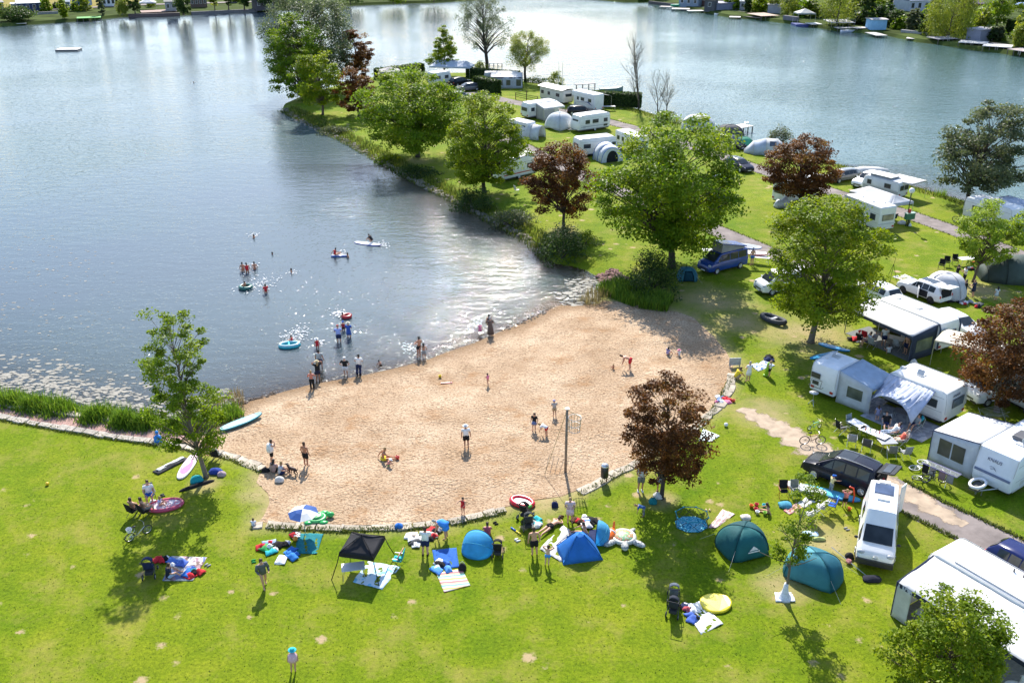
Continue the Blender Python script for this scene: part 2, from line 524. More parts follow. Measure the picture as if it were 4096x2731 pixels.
DUG=[(*(-9.21,55.51),.9),(*(-7.09,53.07),1.0),(*(-7.81,57.24),.5),(*(-12.31,52.91),.9),(*(-5.39,64.06),1.5),(*(11.98,66.79),1.3),(*(-13.92,61.68),.7),(*(-12.06,60.89),.6),(*(3.71,57.66),.8),(*(0.11,54.72),.7)]
sand=grid_mesh('sand_beach',-32,26,40,86,0.3,None,lambda z,sd,ss: z+0.012+0.03*np.sin(sd*0.9)*np.clip(ss,0,1),
                 SANDM,{'wet': lambda z,sd,ss: np.clip(1-(sd-0.15)/1.7,0,1)*0.85},sand_snap)
lv=np.empty(len(sand.data.vertices)*3,np.float32); sand.data.vertices.foreach_get('co',lv); lv=lv.reshape(-1,3); dv_=np.zeros(len(lv))
for x_,y_,r_ in DUG: dv_=np.maximum(dv_,np.clip(1.1-np.hypot(lv[:,0]-x_,lv[:,1]-y_)/r_,0,1))
dv_ *= np.random.default_rng(2).uniform(.3,1,len(dv_)); lv[:,2] -= 0.05*dv_; sand.data.vertices.foreach_set('co',lv.ravel()); sand.data.attributes.new('dug','FLOAT','POINT').data.foreach_set('value',(dv_*.8).astype(np.float32))
tag(sand,kind='structure')

bed_m=surf('lake_mud',(0.26,0.19,0.115),0.9,0,0.3,0.8)
bed=grid_mesh('lake_bed',-110,125,19,220,1.5,lambda sd,ss: (sd>-22) & (sd<3.2),lambda z,sd,ss: np.minimum(z,WATER_Z+sd*0.12)-0.10-0.5*np.clip(sd,0,4),bed_m)
tag(bed,kind='structure')

outer=MB()
outer.add([(-3000,-3000,-0.02),(3000,-3000,-0.02),(3000,19.3,-0.02),(-3000,19.3,-0.02)],[(0,1,2,3)])
outer.add([(94.8,19.3,-0.02),(3000,19.3,-0.02),(3000,150,-0.02),(94.8,150,-0.02)],[(0,1,2,3)])
outer.add([(-3000,19.3,-0.02),(-74.8,19.3,-0.02),(-74.8,58,-0.02),(-3000,62,-0.02)],[(0,1,2,3)])
tag(outer.build('meadow',GRASS),kind='structure')

# ---- water
def water_material():
 m,nt,b=nodes('lake_water')
 nt.nodes.remove(b)
 tc=nt.nodes.new('ShaderNodeTexCoord'); co=tc.outputs['Object']
 mp=N(nt,'ShaderNodeMapping'); mp.inputs['Scale'].default_value=(0.55,1.25,1)
 mp.inputs['Rotation'].default_value=(0,0,R(18))
 nt.links.new(co,mp.inputs['Vector'])
 a1=noise_tex(nt,0.8,3,0.5,mp.outputs[0])
 a2=noise_tex(nt,3.4,3,0.6,mp.outputs[0])
 calm=noise_tex(nt,0.018,3,0.5,co)
 cr=ramp(nt,[(0.40,(0.35,0.35,0.35)),(0.62,(1,1,1))],calm.outputs[0])
 # the far arm of the lake is more ruffled than the sheltered bay
 sx=N(nt,'ShaderNodeSeparateXYZ'); nt.links.new(co,sx.inputs[0])
 ru=N(nt,'ShaderNodeMapRange'); ru.inputs[1].default_value=-40; ru.inputs[2].default_value=45; ru.inputs[3].default_value=0.42; ru.inputs[4].default_value=0.85
 nt.links.new(sx.outputs[0],ru.inputs[0])
 h=N(nt,'ShaderNodeMath',operation='MULTIPLY_ADD'); h.inputs[1].default_value=0.42
 nt.links.new(a2.outputs[0],h.inputs[0]); nt.links.new(a1.outputs[0],h.inputs[2])
 a3=noise_tex(nt,3.0,1,0.4,co); ck=ramp(nt,[(0.60,(0,0,0)),(0.72,(1,1,1))],a3.outputs[0])
 h0=h; h=N(nt,'ShaderNodeMath',operation='MULTIPLY_ADD'); h.inputs[1].default_value=0.30
 nt.links.new(ck.outputs[0],h.inputs[0]); nt.links.new(h0.outputs[0],h.inputs[2])
 st=N(nt,'ShaderNodeMath',operation='MULTIPLY')
 nt.links.new(cr.outputs[0],st.inputs[0]); nt.links.new(ru.outputs[0],st.inputs[1])
 bp=N(nt,'ShaderNodeBump',Distance=0.19)
 nt.links.new(st.outputs[0],bp.inputs['Strength'])
 nt.links.new(h.outputs[0],bp.inputs['Height'])
 gl=N(nt,'ShaderNodeBsdfGlossy',Roughness=0.045)
 nt.links.new(bp.outputs[0],gl.inputs['Normal'])
 fr=N(nt,'ShaderNodeFresnel',IOR=1.39)
 nt.links.new(bp.outputs[0],fr.inputs['Normal'])
 df=N(nt,'ShaderNodeBsdfDiffuse')
 dc=ramp(nt,[(0.35,(0.084,0.108,0.130)),(0.65,(0.074,0.114,0.120))],calm.outputs[0])
 nt.links.new(mixc(nt,ramp(nt,[(0.62,(0,0,0)),(0.85,(1,1,1))],ru.outputs[0]).outputs[0],dc.outputs[0],(0.055,0.108,0.104)),df.inputs[0])
 tr=N(nt,'ShaderNodeBsdfTransparent'); tr.inputs[0].default_value=(0.86,0.84,0.74,1)
 dp=N(nt,'ShaderNodeAttribute',attribute_name='murk')
 under=N(nt,'ShaderNodeMixShader')
 nt.links.new(dp.outputs['Fac'],under.inputs[0]); nt.links.new(tr.outputs[0],under.inputs[1]); nt.links.new(df.outputs[0],under.inputs[2])
 mx=N(nt,'ShaderNodeMixShader')
 nt.links.new(fr.outputs[0],mx.inputs[0]); nt.links.new(under.outputs[0],mx.inputs[1]); nt.links.new(gl.outputs[0],mx.inputs[2])
 nt.links.new(mx.outputs[0],nt.nodes['Material Output'].inputs[0])
 return m

WATER=water_material()
wx0,wx1,wy0,wy1=-60,60,30,130
nx_,ny_=wx1-wx0+1,wy1-wy0+1
gx,gy=np.meshgrid(np.arange(wx0,wx1+1.0),np.arange(wy0,wy1+1.0))
dep=np.maximum(0,WATER_Z-heights(gx,gy)[0])
murk=1-np.exp(-1.5*dep)
edge_=(gx==wx0) | (gx==wx1) | (gy==wy0) | (gy==wy1)
murk=np.where(edge_,1.0,murk)
ii,jj=np.meshgrid(np.arange(nx_-1),np.arange(ny_-1)); aa=(jj*nx_+ii).ravel()
WF=np.stack([aa,aa+1,aa+1+nx_,aa+nx_],1)
WV=np.stack([gx.ravel(),gy.ravel(),np.full(gx.size,WATER_Z)],1)
base_=len(WV); FAR=1600.0
extra=[(-FAR,wy0),(wx0,wy0),(wx0,wy1),(-FAR,wy1),(wx1,wy0),(FAR,wy0),(FAR,wy1),(wx1,wy1),(-FAR,FAR),(wx0,FAR),(wx1,FAR),(FAR,FAR)]
WV=np.vstack([WV,[(x,y,WATER_Z) for x,y in extra]])
WF=np.vstack([WF,np.array([(0,1,2,3),(4,5,6,7),(3,2,9,8),(2,7,10,9),(7,6,11,10)])+base_])
water=link_mesh('lake_water',np_mesh('lake_water',WV,WF,WATER,False,{'murk': np.concatenate([murk.ravel(),np.ones(len(extra))])}))
tag(water,kind='structure')

# ---- far banks round the lake
FARSHORE=[(-186.82,254.75),(-165.81,276.60),(-148.75,291.07),(-143.32,295.47),(-132.37,304.67),(-122.65,316.95),(-107.29,320.83),(-98.80,327.49),(-84.48,334.41),(-70.74,344.60),(-57.31,353.82),(-42.80,360.23),(-27.66,365.18),(-15.42,373.74),(-4.29,384.53),(12.45,392.07),(28.47,380.87),(40.88,366.86),(51.14,366.86),(57.55,347.62),(62.92,330.22),(68.20,315.68),(76.15,308.26),(80.75,301.16),(86.90,291.07),(91.01,280.60),(99.49,273.68),(101.46,270.81),(104.42,257.30),(108.11,252.24),(112.62,241.15),(116.40,237.41),(119.17,230.24),(129.57,205.24),(144.58,176.88)]
fb=MB()
def radial(p,add,z):
 L_=math.hypot(*p); k=(L_+add)/L_
 return (p[0]*k,p[1]*k,z)
fb.loft([[radial(p,a,z) for p in FARSHORE] for a,z in ((-1.5,-1.2),(0.2,-0.3),(1.2,0.35),(25,0.6),(90,0.8),(5000,1.0))],cap=False,closed=False)
GARDEN=surf('garden_ground',(0.060,0.085,0.022),0.95,0,0.55,0.12,bump=0.5,bscale=1.5,spec=0.03)
tag(fb.build('far_bank',GARDEN),kind='structure')
FZ=0.42

# golden field and farm track behind the left shore
def strip(pts,w,z,wob=0.0,step=0.35,seed=1):
 rr=random.Random(seed)
 out_l,out_r=[],[]
 P=[Vector((*p,0)) for p in pts]
 for i in range(len(P)-1):
  a,b=P[i],P[i+1]
  n=max(1,int((b-a).length/step))
  for k in range(n+(1 if i==len(P)-2 else 0)):
   t=k/n
   q=a.lerp(b,t)
   d0=(b-a).normalized()
   dirv=d0
   if t<0.5 and i>0: dirv=(d0*(0.5+t)+(a-P[i-1]).normalized()*(0.5-t)).normalized()
   if t>0.5 and i<len(P)-2: dirv=(d0*(1.5-t)+(P[i+2]-b).normalized()*(t-0.5)).normalized()
   nn=Vector((-dirv.y,dirv.x,0))
   hw=w/2 if not isinstance(w,(list,tuple)) else (w[i]+(w[i+1]-w[i])*t)/2
   for lst,sg,ph in ((out_l,1,0.0),(out_r,-1,9.0)):
    w_=wob*0.55*(math.sin(q.x*1.7+q.y*0.9+ph+seed)*0.5+math.sin(q.x*4.3-q.y*3.1+ph)*0.3+(rr.random()-0.5)*0.3)
    lst.append(q+nn*sg*max(0.02,hw+w_))
 m=MB()
 m.loft([[(l.x,l.y,z),(l.x*0.5+r.x*0.5,l.y*0.5+r.y*0.5,z+0.004),(r.x,r.y,z)] for l,r in zip(out_l,out_r)],cap=False,closed=False)
 return m

def patchy(o):
 """strip that thins out towards its edges: worn ground seen between tufts"""
 o.data.attributes.new('inner','FLOAT','POINT').data.foreach_set('value',[1.0 if i % 3==1 else 0.0 for i in range(len(o.data.vertices))])
 return o

field_m=surf('ripe_field',(0.24,0.20,0.06),0.9,0,0.25,0.3,bump=0.6,bscale=4,spec=0.03)
fld=MB().add([(*(-190.55,320.29),FZ+0.3),(*(-126.51,342.80),FZ+0.3),(*(-185.99,517.03),FZ+0.9),(*(-324.49,517.03),FZ+0.9)],[(0,1,2,3)])
tag(fld.build('field',field_m),kind='structure')
asphalt=surf('worn_asphalt',(0.215,0.185,0.175),0.92,0,0.38,0.7,bump=0.5,bscale=12,spec=0.2)
dirt=surf('trodden_dirt',(0.40,0.31,0.225),0.95,0,0.3,1.4,bump=0.6,bscale=8)
_nt=dirt.node_tree; _b=_nt.nodes['Principled BSDF']
_at=N(_nt,'ShaderNodeAttribute',attribute_name='inner'); _nz=noise_tex(_nt,1.6,6,0.75,_nt.nodes['Texture Coordinate'].outputs['Object'])
_ma=N(_nt,'ShaderNodeMath',operation='MULTIPLY_ADD'); _ma.inputs[1].default_value=0.62; _nt.links.new(_at.outputs['Fac'],_ma.inputs[0]); _nt.links.new(_nz.outputs[0],_ma.inputs[2])
_nt.links.new(ramp(_nt,[(0.60,(0,0,0)),(0.76,(1,1,1))],_ma.outputs[0]).outputs[0],_b.inputs['Alpha'])
tag(strip([(-175.32,317.67),(-144.30,334.01),(-126.09,345.83),(-85.78,358.48)],5.0,FZ+0.33).build('far_track',asphalt),kind='structure')

tag(strip([(-11.62,177.84),(-6.97,181.39),(-2.04,175.27),(2.89,169.51),(11.24,161.87),(19.66,149.93),(28.96,132.82),(32.93,124.84),(39.56,113.12),(44.69,105.20),(47.80,98.51),(51.07,90.41),(53.84,83.73)],3.0,0.006,0.25).build('lakeside_path',asphalt),kind='structure')
tag(strip([(-8.24,157.24),(-3.77,148.04),(1.52,138.39),(4.47,131.55),(10.10,119.56),(21.43,100.04),(25.77,92.12),(33.62,79.49),(37.05,72.46),(39.40,66.41),(41.40,61.01)],2.9,0.006,0.25,seed=2).build('middle_path',asphalt),kind='structure')
tag(strip([(21.54,50.58),(22.78,48.88),(24.05,46.81),(25.84,44.63),(27.63,42.22),(30.92,37.90)],[2.2,2.7,2.9,2.9,2.9,2.9],0.006,0.4,0.3,seed=3).build('camp_road',asphalt),kind='structure')
tag(patchy(strip([(15.74,58.73),(17.23,56.76),(18.73,54.67),(19.93,52.91),(21.30,51.08),(22.82,49.26)],[1.2,2.4,3.4,3.4,3.4,3.4],0.010,1.0,0.2,seed=4).build('dirt_track',dirt)),kind='structure')
tag(patchy(strip([(22.76,49.84),(24.16,47.94),(24.86,46.50),(25.77,45.09)],[1.6,2.2,2.0,1.0],0.016,0.7,0.2,seed=9).build('sandy_verge',dirt)),kind='structure')
gravel=surf('pink_gravel',(0.36,0.22,0.19),0.95,0,0.5,9,bump=0.9,bscale=16)
tag(strip([(-40.06,60.14),(-35.57,58.54),(-29.76,57.00),(-26.45,55.99),(-23.70,55.12),(-21.69,54.78)],[1.6,1.6,1.55,1.4,1.2,.5],0.02,0.1).build('gravel_path',gravel),kind='structure')

# ================================================================== trees, bushes, reeds
def leaf_material(name,stops,transl=0.42,rough=0.5):
 m,nt,b=nodes(name)
 at=N(nt,'ShaderNodeAttribute',attribute_name='tint')
 r=ramp(nt,stops,at.outputs['Fac'])
 nt.links.new(r.outputs[0],b.inputs['Base Color'])
 b.inputs['Roughness'].default_value=rough
 b.inputs['Specular IOR Level'].default_value=0.15
 t=nt.nodes.new('ShaderNodeBsdfTranslucent')
 bright=mixc(nt,1.0,r.outputs[0],(1.5,1.45,0.8),'MULTIPLY')
 nt.links.new(bright,t.inputs[0])
 mx=N(nt,'ShaderNodeMixShader'); mx.inputs[0].default_value=transl
 nt.links.new(b.outputs[0],mx.inputs[1]); nt.links.new(t.outputs[0],mx.inputs[2])
 nt.links.new(mx.outputs[0],nt.nodes['Material Output'].inputs[0])
 return m

LEAF={
 'maple': leaf_material('maple_leaf',[(0,(0.048,0.095,0.005)),(0.5,(0.113,0.199,0.008)),(1,(0.252,0.304,0.012))]),
 'linden': leaf_material('linden_leaf',[(0,(0.059,0.109,0.005)),(0.5,(0.144,0.216,0.008)),(1,(0.288,0.328,0.013))]),
 'purple': leaf_material('copper_leaf',[(0,(0.038,0.019,0.009)),(0.5,(0.105,0.041,0.013)),(0.85,(0.208,0.087,0.019)),(1,(0.230,0.186,0.024))],0.36),
 'yellow': leaf_material('yellow_leaf',[(0,(0.107,0.189,0.020)),(0.5,(0.225,0.316,0.029)),(1,(0.343,0.417,0.053))]),
 'ash': leaf_material('ash_leaf',[(0,(0.052,0.099,0.007)),(0.5,(0.125,0.199,0.010)),(1,(0.240,0.313,0.015))]),
 'grey': leaf_material('willow_leaf',[(0,(0.050,0.075,0.045)),(0.5,(0.095,0.130,0.080)),(1,(0.155,0.190,0.120))]),
 'willow': leaf_material('weeping_leaf',[(0,(0.080,0.119,0.015)),(0.5,(0.167,0.218,0.028)),(1,(0.290,0.310,0.044))]),
 'dark': leaf_material('dark_leaf',[(0,(0.017,0.040,0.011)),(0.5,(0.041,0.079,0.020)),(1,(0.087,0.132,0.029))]),
 'olive': leaf_material('olive_leaf',[(0,(0.040,0.060,0.030)),(0.5,(0.080,0.105,0.055)),(1,(0.135,0.155,0.085))]),
}
BARK=barkm((0.115,0.085,0.062)); BARKD=barkm((0.055,0.042,0.035)); BARKG=barkm((0.17,0.14,0.11))

def leaf_quads(Cn,size,out,rg,flatten=0.55,aspect=0.62,hang=0.0):
 n=len(Cn)
 nrm=rg.normal(size=(n,3)); nrm[:,2]+=flatten*2.0; nrm+=out*0.8
 nrm /= np.linalg.norm(nrm,axis=1,keepdims=True)+1e-9
 t=rg.normal(size=(n,3)); t[:,2] -= hang
 t -= (t*nrm).sum(1,keepdims=True)*nrm
 t /= np.linalg.norm(t,axis=1,keepdims=True)+1e-9
 b=np.cross(nrm,t)
 s=size*rg.uniform(0.65,1.35,(n,1))
 V=np.stack([Cn-t*s*0.5,Cn+b*s*aspect*0.5-nrm*s*0.08,Cn+t*s*0.5,Cn-b*s*aspect*0.5-nrm*s*0.08],1)
 return V.reshape(-1,3),np.arange(4*n).reshape(-1,4)

def env_r(kind,t):
 if kind=='round': return np.sqrt(np.clip(1-(2*t-0.95) ** 2/1.1,0.03,1))
 if kind=='cone': return np.clip((1-t) ** 0.75*np.minimum(1,0.35+t/0.16),0.04,1)
 if kind=='egg': return np.sqrt(np.clip(1-((t-0.36)/np.where(t>0.36,0.68,0.46)) ** 2,0.03,1))
 if kind=='broad': return np.sqrt(np.clip(1-np.abs((t-0.38)/np.where(t>0.38,0.64,0.44)) ** 2.6,0.03,1))
 if kind=='column': return np.sqrt(np.clip(1-np.abs((t-0.45)/0.58) ** 2.4,0.05,1))
 return np.ones_like(t)

def tree(name,label,pos,h,r,c0,leafkind,shape='round',n=9000,leaf=0.2,clumps=170,lean=(0,0),seed=1,group='trees on the campsite peninsula',cat='tree',bark=None,tr=None,gap=0.12,branch=0.5,hang=0.0,spread=None,cx=(0,0),loc_z=None):
 """one tree: a tapered trunk, limbs that reach the leaf clumps, and a crown of single leaves"""
 rg=np.random.default_rng(seed); rr=random.Random(seed)
 z0=gz(*pos) if loc_z is None else loc_z
 n=int(n*2.5); leaf *= 0.92; gap *= 0.5; r *= 0.93; clumps=int(clumps*1.2)
 T=thing(name,label,cat,(pos[0],pos[1],z0-0.05),0,group)
 H=h-c0
 axis=lambda z: np.array([lean[0]*(z/h) ** 1.2+0.05*r*math.sin(2.2*z/h*3+seed),lean[1]*(z/h) ** 1.2+0.05*r*math.cos(2.6*z/h*3+seed*2),z])
 # clump centres
 t=rg.uniform(0,1,clumps*4)
 e=env_r(shape,t)
 keep=rg.uniform(0,1,len(t))<e ** 1.3
 t=t[keep][:clumps]; e=e[keep][:clumps]; k=len(t)
 a=rg.uniform(0,2*math.pi,k)
 ph=rg.uniform(0,6.3,4)
 lob=1+0.16*np.sin(3*a+ph[0]+3*t)+0.12*np.sin(5*a+ph[1]-7*t)+0.10*np.sin(2*a+9*t+ph[2])
 f=np.where(rg.uniform(0,1,k)<0.68,rg.uniform(0.72,1.0,k),np.sqrt(rg.uniform(0.03,0.6,k)))
 rad=r*e*f*lob
 Ax=np.array([axis(c0+q*H) for q in t])
 Cc=Ax+np.stack([np.cos(a)*rad+cx[0]*(1-0),np.sin(a)*rad+cx[1],rg.normal(0,0.02*H,k)],1)
 alive=rg.uniform(0,1,k)>gap
 Cc=Cc[alive]; k=len(Cc)
 outd=Cc-np.array([lean[0]*0.7+cx[0],lean[1]*0.7+cx[1],c0+0.4*H]); outd /= np.linalg.norm(outd,axis=1,keepdims=True)+1e-6
 per=max(6,n // k)
 idx=np.repeat(np.arange(k),per)
 cs=(spread or 0.17)*r*rg.uniform(0.55,1.5,(k,1))
 g=rg.normal(size=(len(idx),3))
 g /= np.linalg.norm(g,axis=1,keepdims=True)+1e-9
 g *= rg.uniform(0,1,(len(idx),1)) ** 0.45
 L=Cc[idx]+g*cs[idx]*np.array([1.25,1.25,0.62+2.2*hang])
 if hang: L[:,2] -= hang*rg.uniform(0,1.6,len(L))*cs[idx][:,0]
 V,F=leaf_quads(L,leaf,outd[idx],rg,0.55-0.5*min(1,hang),0.62 if hang<0.3 else 0.3,hang*3)
 ct=rg.uniform(0.1,0.9,k)
 tint=np.clip(0.62*ct[idx]+0.38*rg.uniform(0,1,len(idx))+0.10*(L[:,2]-c0)/H,0,1)  # upper leaves tinted lighter: sunlit crown tops put into the colour
 me=np_mesh('crown',V,F,LEAF[leafkind],False,{'tint': np.repeat(tint,4)})
 link_mesh('crown',me,T)
 bm=bark or BARK
 tr=tr or max(0.09,0.021*h)
 top=c0+0.72*H
 tm=MB()
 zs=[0,0.12*c0+0.05,0.5*c0,c0]+[c0+(top-c0)*q for q in (0.3,0.6,1)]
 rs=[tr*1.45,tr*1.1,tr*0.95,tr*0.85,tr*0.62,tr*0.4,tr*0.14]
 tm.tube([axis(z) for z in zs],rs,9)
 tm.build('trunk',bm,T,True)
 lm=MB(); used=0
 order=list(range(k)); rr.shuffle(order)
 for i in order[:int(k*branch)]:
  c=Cc[i]; rd=math.hypot(c[0]-axis(c[2])[0],c[1]-axis(c[2])[1])
  zb=min(max(c0*0.82,c[2]-0.75*rd-0.05*H),top)
  p0=axis(zb); m1=(p0*0.5+c*0.5)+np.array([0,0,0.10*rd])
  w=tr*(0.42-0.26*(zb-c0*0.8)/max(0.1,top-c0*0.8))
  lm.tube([p0,p0*0.75+m1*0.25+np.array([0,0,0.02*rd]),m1,c],[w,w*0.75,w*0.5,0.014+w*0.12],5,False); used+=1
 if used: lm.build('limbs',bm,T,True)['kind']='stuff'
 return T

def bush(name,label,pos,r,h,leafkind,n=2500,leaf=0.16,seed=1,group=None,cat='bush',sx=1.0,sy=1.0,rz=0.0,z=None):
 leaf *= 1.0
 rg=np.random.default_rng(seed)
 T=thing(name,label,cat,(pos[0],pos[1],gz(*pos) if z is None else z),rz,group)
 k=46
 a=rg.uniform(0,6.283,k); t=rg.uniform(0.02,1,k)
 rad=np.sqrt(np.clip(1-t ** 2.2,0.05,1))*rg.uniform(0.35,0.9,k)*r
 Cc=np.stack([np.cos(a)*rad*sx,np.sin(a)*rad*sy,t*h*0.88],1)
 per=n // k; idx=np.repeat(np.arange(k),per)
 g=rg.normal(size=(len(idx),3)); g /= np.linalg.norm(g,axis=1,keepdims=True); g *= rg.uniform(0,1,(len(idx),1)) ** 0.4
 L=Cc[idx]+g*r*0.34*np.array([sx,sy,min(1.2,h/r)])*rg.uniform(0.6,1.2,(k,1))[idx]
 L[:,2]=np.maximum(L[:,2],0.02)
 out=L/(np.linalg.norm(L,axis=1,keepdims=True)+1e-6)
 V,F=leaf_quads(L,leaf,out,rg)
 tint=np.clip(0.5*rg.uniform(0,1,k)[idx]+0.5*rg.uniform(0,1,len(idx)),0,1)
 link_mesh('foliage',np_mesh('foliage',V,F,LEAF[leafkind],False,{'tint': np.repeat(tint,4)}),T)
 st=MB()
 for i in range(6):
  c=Cc[i*7]; st.tube([(0.06*math.cos(i),0.06*math.sin(i),0),c*0.5+np.array([0,0,0.1*h]),c],[0.05,0.035,0.012],5)
 st.build('stems',BARKD,T)
 return T

def hedge(name,label,p,q,w,h,leafkind='dark',seed=1,group=None,n=2600,leaf=0.2,z=None):
 n *= 2; leaf *= 1.3
 """clipped hedge: box of leaves along a line"""
 rg=np.random.default_rng(seed); L_=dist(p,q); c=mid(p,q)
 T=thing(name,label,'hedge',(c[0],c[1],gz(*c) if z is None else z),ang(p,q),group)
 u=rg.uniform(-0.5,0.5,(n,3))
 face=rg.integers(0,5,n)
 u[face==0,2]=0.5; u[face==1,1]=-0.5; u[face==2,1]=0.5; u[face==3,0]=-0.5; u[face==4,0]=0.5
 Pn=u*np.array([L_,w,h])+np.array([0,0,h/2])+rg.normal(0,0.06,(n,3))
 V,F=leaf_quads(Pn,leaf,u*2,rg)
 link_mesh('foliage',np_mesh('foliage',V,F,LEAF[leafkind],False,{'tint': np.repeat(rg.uniform(0,1,n),4)}),T)
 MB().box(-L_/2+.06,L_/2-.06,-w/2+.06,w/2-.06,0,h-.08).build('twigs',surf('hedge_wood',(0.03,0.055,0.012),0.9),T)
 return T

def blades(name,P,h,w,m,seed,lean=0.35,var=0.5,hs=None):
 rg=np.random.default_rng(seed); n=len(P)
 a=rg.uniform(0,6.283,n); d=np.stack([np.cos(a),np.sin(a),np.zeros(n)],1); sd_v=np.stack([-np.sin(a),np.cos(a),np.zeros(n)],1)
 hh=h*rg.uniform(1-var,1+var*0.5,(n,1))*(1 if hs is None else hs[:,None]); ln=lean*rg.uniform(0.2,1.4,(n,1))
 up=np.array([[0,0,1.0]])
 p1=P+up*hh*0.55+d*ln*hh*0.25; p2=P+up*hh*(1-0.25*ln)+d*ln*hh
 V=np.stack([P-sd_v*w/2,P+sd_v*w/2,p1+sd_v*w*0.4,p1-sd_v*w*0.4,p2+sd_v*w*0.06,p2-sd_v*w*0.06],1).reshape(-1,3)
 b=np.arange(n)*6
 F=np.concatenate([np.stack([b,b+1,b+2,b+3],1),np.stack([b+3,b+2,b+4,b+5],1)])
 o=link_mesh(name,np_mesh(name,V,F,m,False,{'tint': np.repeat(rg.uniform(0,1,n),6)}))
 return tag(o,kind='stuff')

def bare_tree(name,label,pos,h,seed,group,stems=1,spread=0.28):
 rr=random.Random(seed)
 T=thing(name,label,'tree',(*pos,gz(*pos)-0.05),0,group)
 tk=MB(); br=MB(); tips=[]
 def grow(p,d,L_,w,depth,mb):
  pts=[p]; q=p; dd=d
  for i in range(3):
   dd=(dd+Vector((rr.uniform(-1,1),rr.uniform(-1,1),rr.uniform(-.3,.6)))*0.13).normalized()
   q=q+dd*L_/3; pts.append(q)
  mb.tube(pts,[w,w*0.85,w*0.7,w*0.55],5,False)
  if depth==0: tips.append(q); return
  for i in range(rr.randint(3,4)):
   s=pts[rr.randint(1,3)]
   nd=(dd+Vector((rr.uniform(-1,1),rr.uniform(-1,1),rr.uniform(-0.15,0.55)))*0.75).normalized()
   grow(s,nd,L_*rr.uniform(0.5,0.72),w*0.45,depth-1,br)
  grow(q,dd,L_*0.7,w*0.55,depth-1,br)
 for s in range(stems):
  off=Vector((s*1.3-(stems-1)*0.65,0,0))
  tilt=Vector((rr.uniform(-1,1)*0.12+(s-(stems-1)/2)*0.3,0,1)).normalized()
  grow(off,tilt,h*0.42,0.017*h,4,tk)
 tk.build('trunk',BARKD,T,True)
 o=br.build('branches',BARKG,T,True); o['kind']='stuff'
 rg=np.random.default_rng(seed)
 P=np.array([tips[i] for i in range(0,len(tips),9)]) if len(tips)>9 else np.array([(0,0,h)])
 P=np.repeat(P,3,0)+rg.normal(0,0.15,(len(P)*3,3))
 V,F=leaf_quads(P,0.16,P*0,rg)
 link_mesh('last_leaves',np_mesh('last_leaves',V,F,LEAF['olive'],False,{'tint': np.repeat(rg.uniform(0,1,len(P)),4)}),T)['kind']='stuff'
 return T

# ================================================================== people
def base_pose():
 J=dict(pelvis=(0,0,.53),spine=(0,-.005,.63),chest=(0,0,.745),neck=(0,.005,.835),head=(0,.015,.90),crown=(0,.012,.955),nose=(0,.062,.905))
 for s,x in (('l',-1),('r',1)):
  J.update({'sh'+s: (x*.105,0,.80),'el'+s: (x*.145,-.01,.645),'wr'+s: (x*.155,.03,.505),'ha'+s: (x*.155,.05,.455),
                  'hip'+s: (x*.052,0,.505),'kn'+s: (x*.058,.012,.285),'an'+s: (x*.06,-.01,.05),'toe'+s: (x*.07,.09,.018)})
 return J

def upper(J,dz=0.0,dy=0.0,lean=0.0):
 """move the upper body and rock it about the hips"""
 c,s_=math.cos(lean),math.sin(lean); p0=Vector(J['pelvis'])
 for k in list(J):
  if k[:2] in ('hi','kn','an','to'): continue
  p=Vector(J[k])-p0
  p=Vector((p.x,p.y*c+p.z*s_,-p.y*s_+p.z*c))
  J[k]=tuple(p0+p+Vector((0,dy,dz)))
 return J

def legs(J,**k):
 for n,(x,y,z) in k.items():
  for s,q in (('l',-1),('r',1)): J[n+s]=(q*x,y,z)

def arms(J,side,el,wr,ha):
 q=-1 if side=='l' else 1
 for n,(x,y,z) in zip(('el','wr','ha'),(el,wr,ha)): J[n+side]=(q*x,y,z)

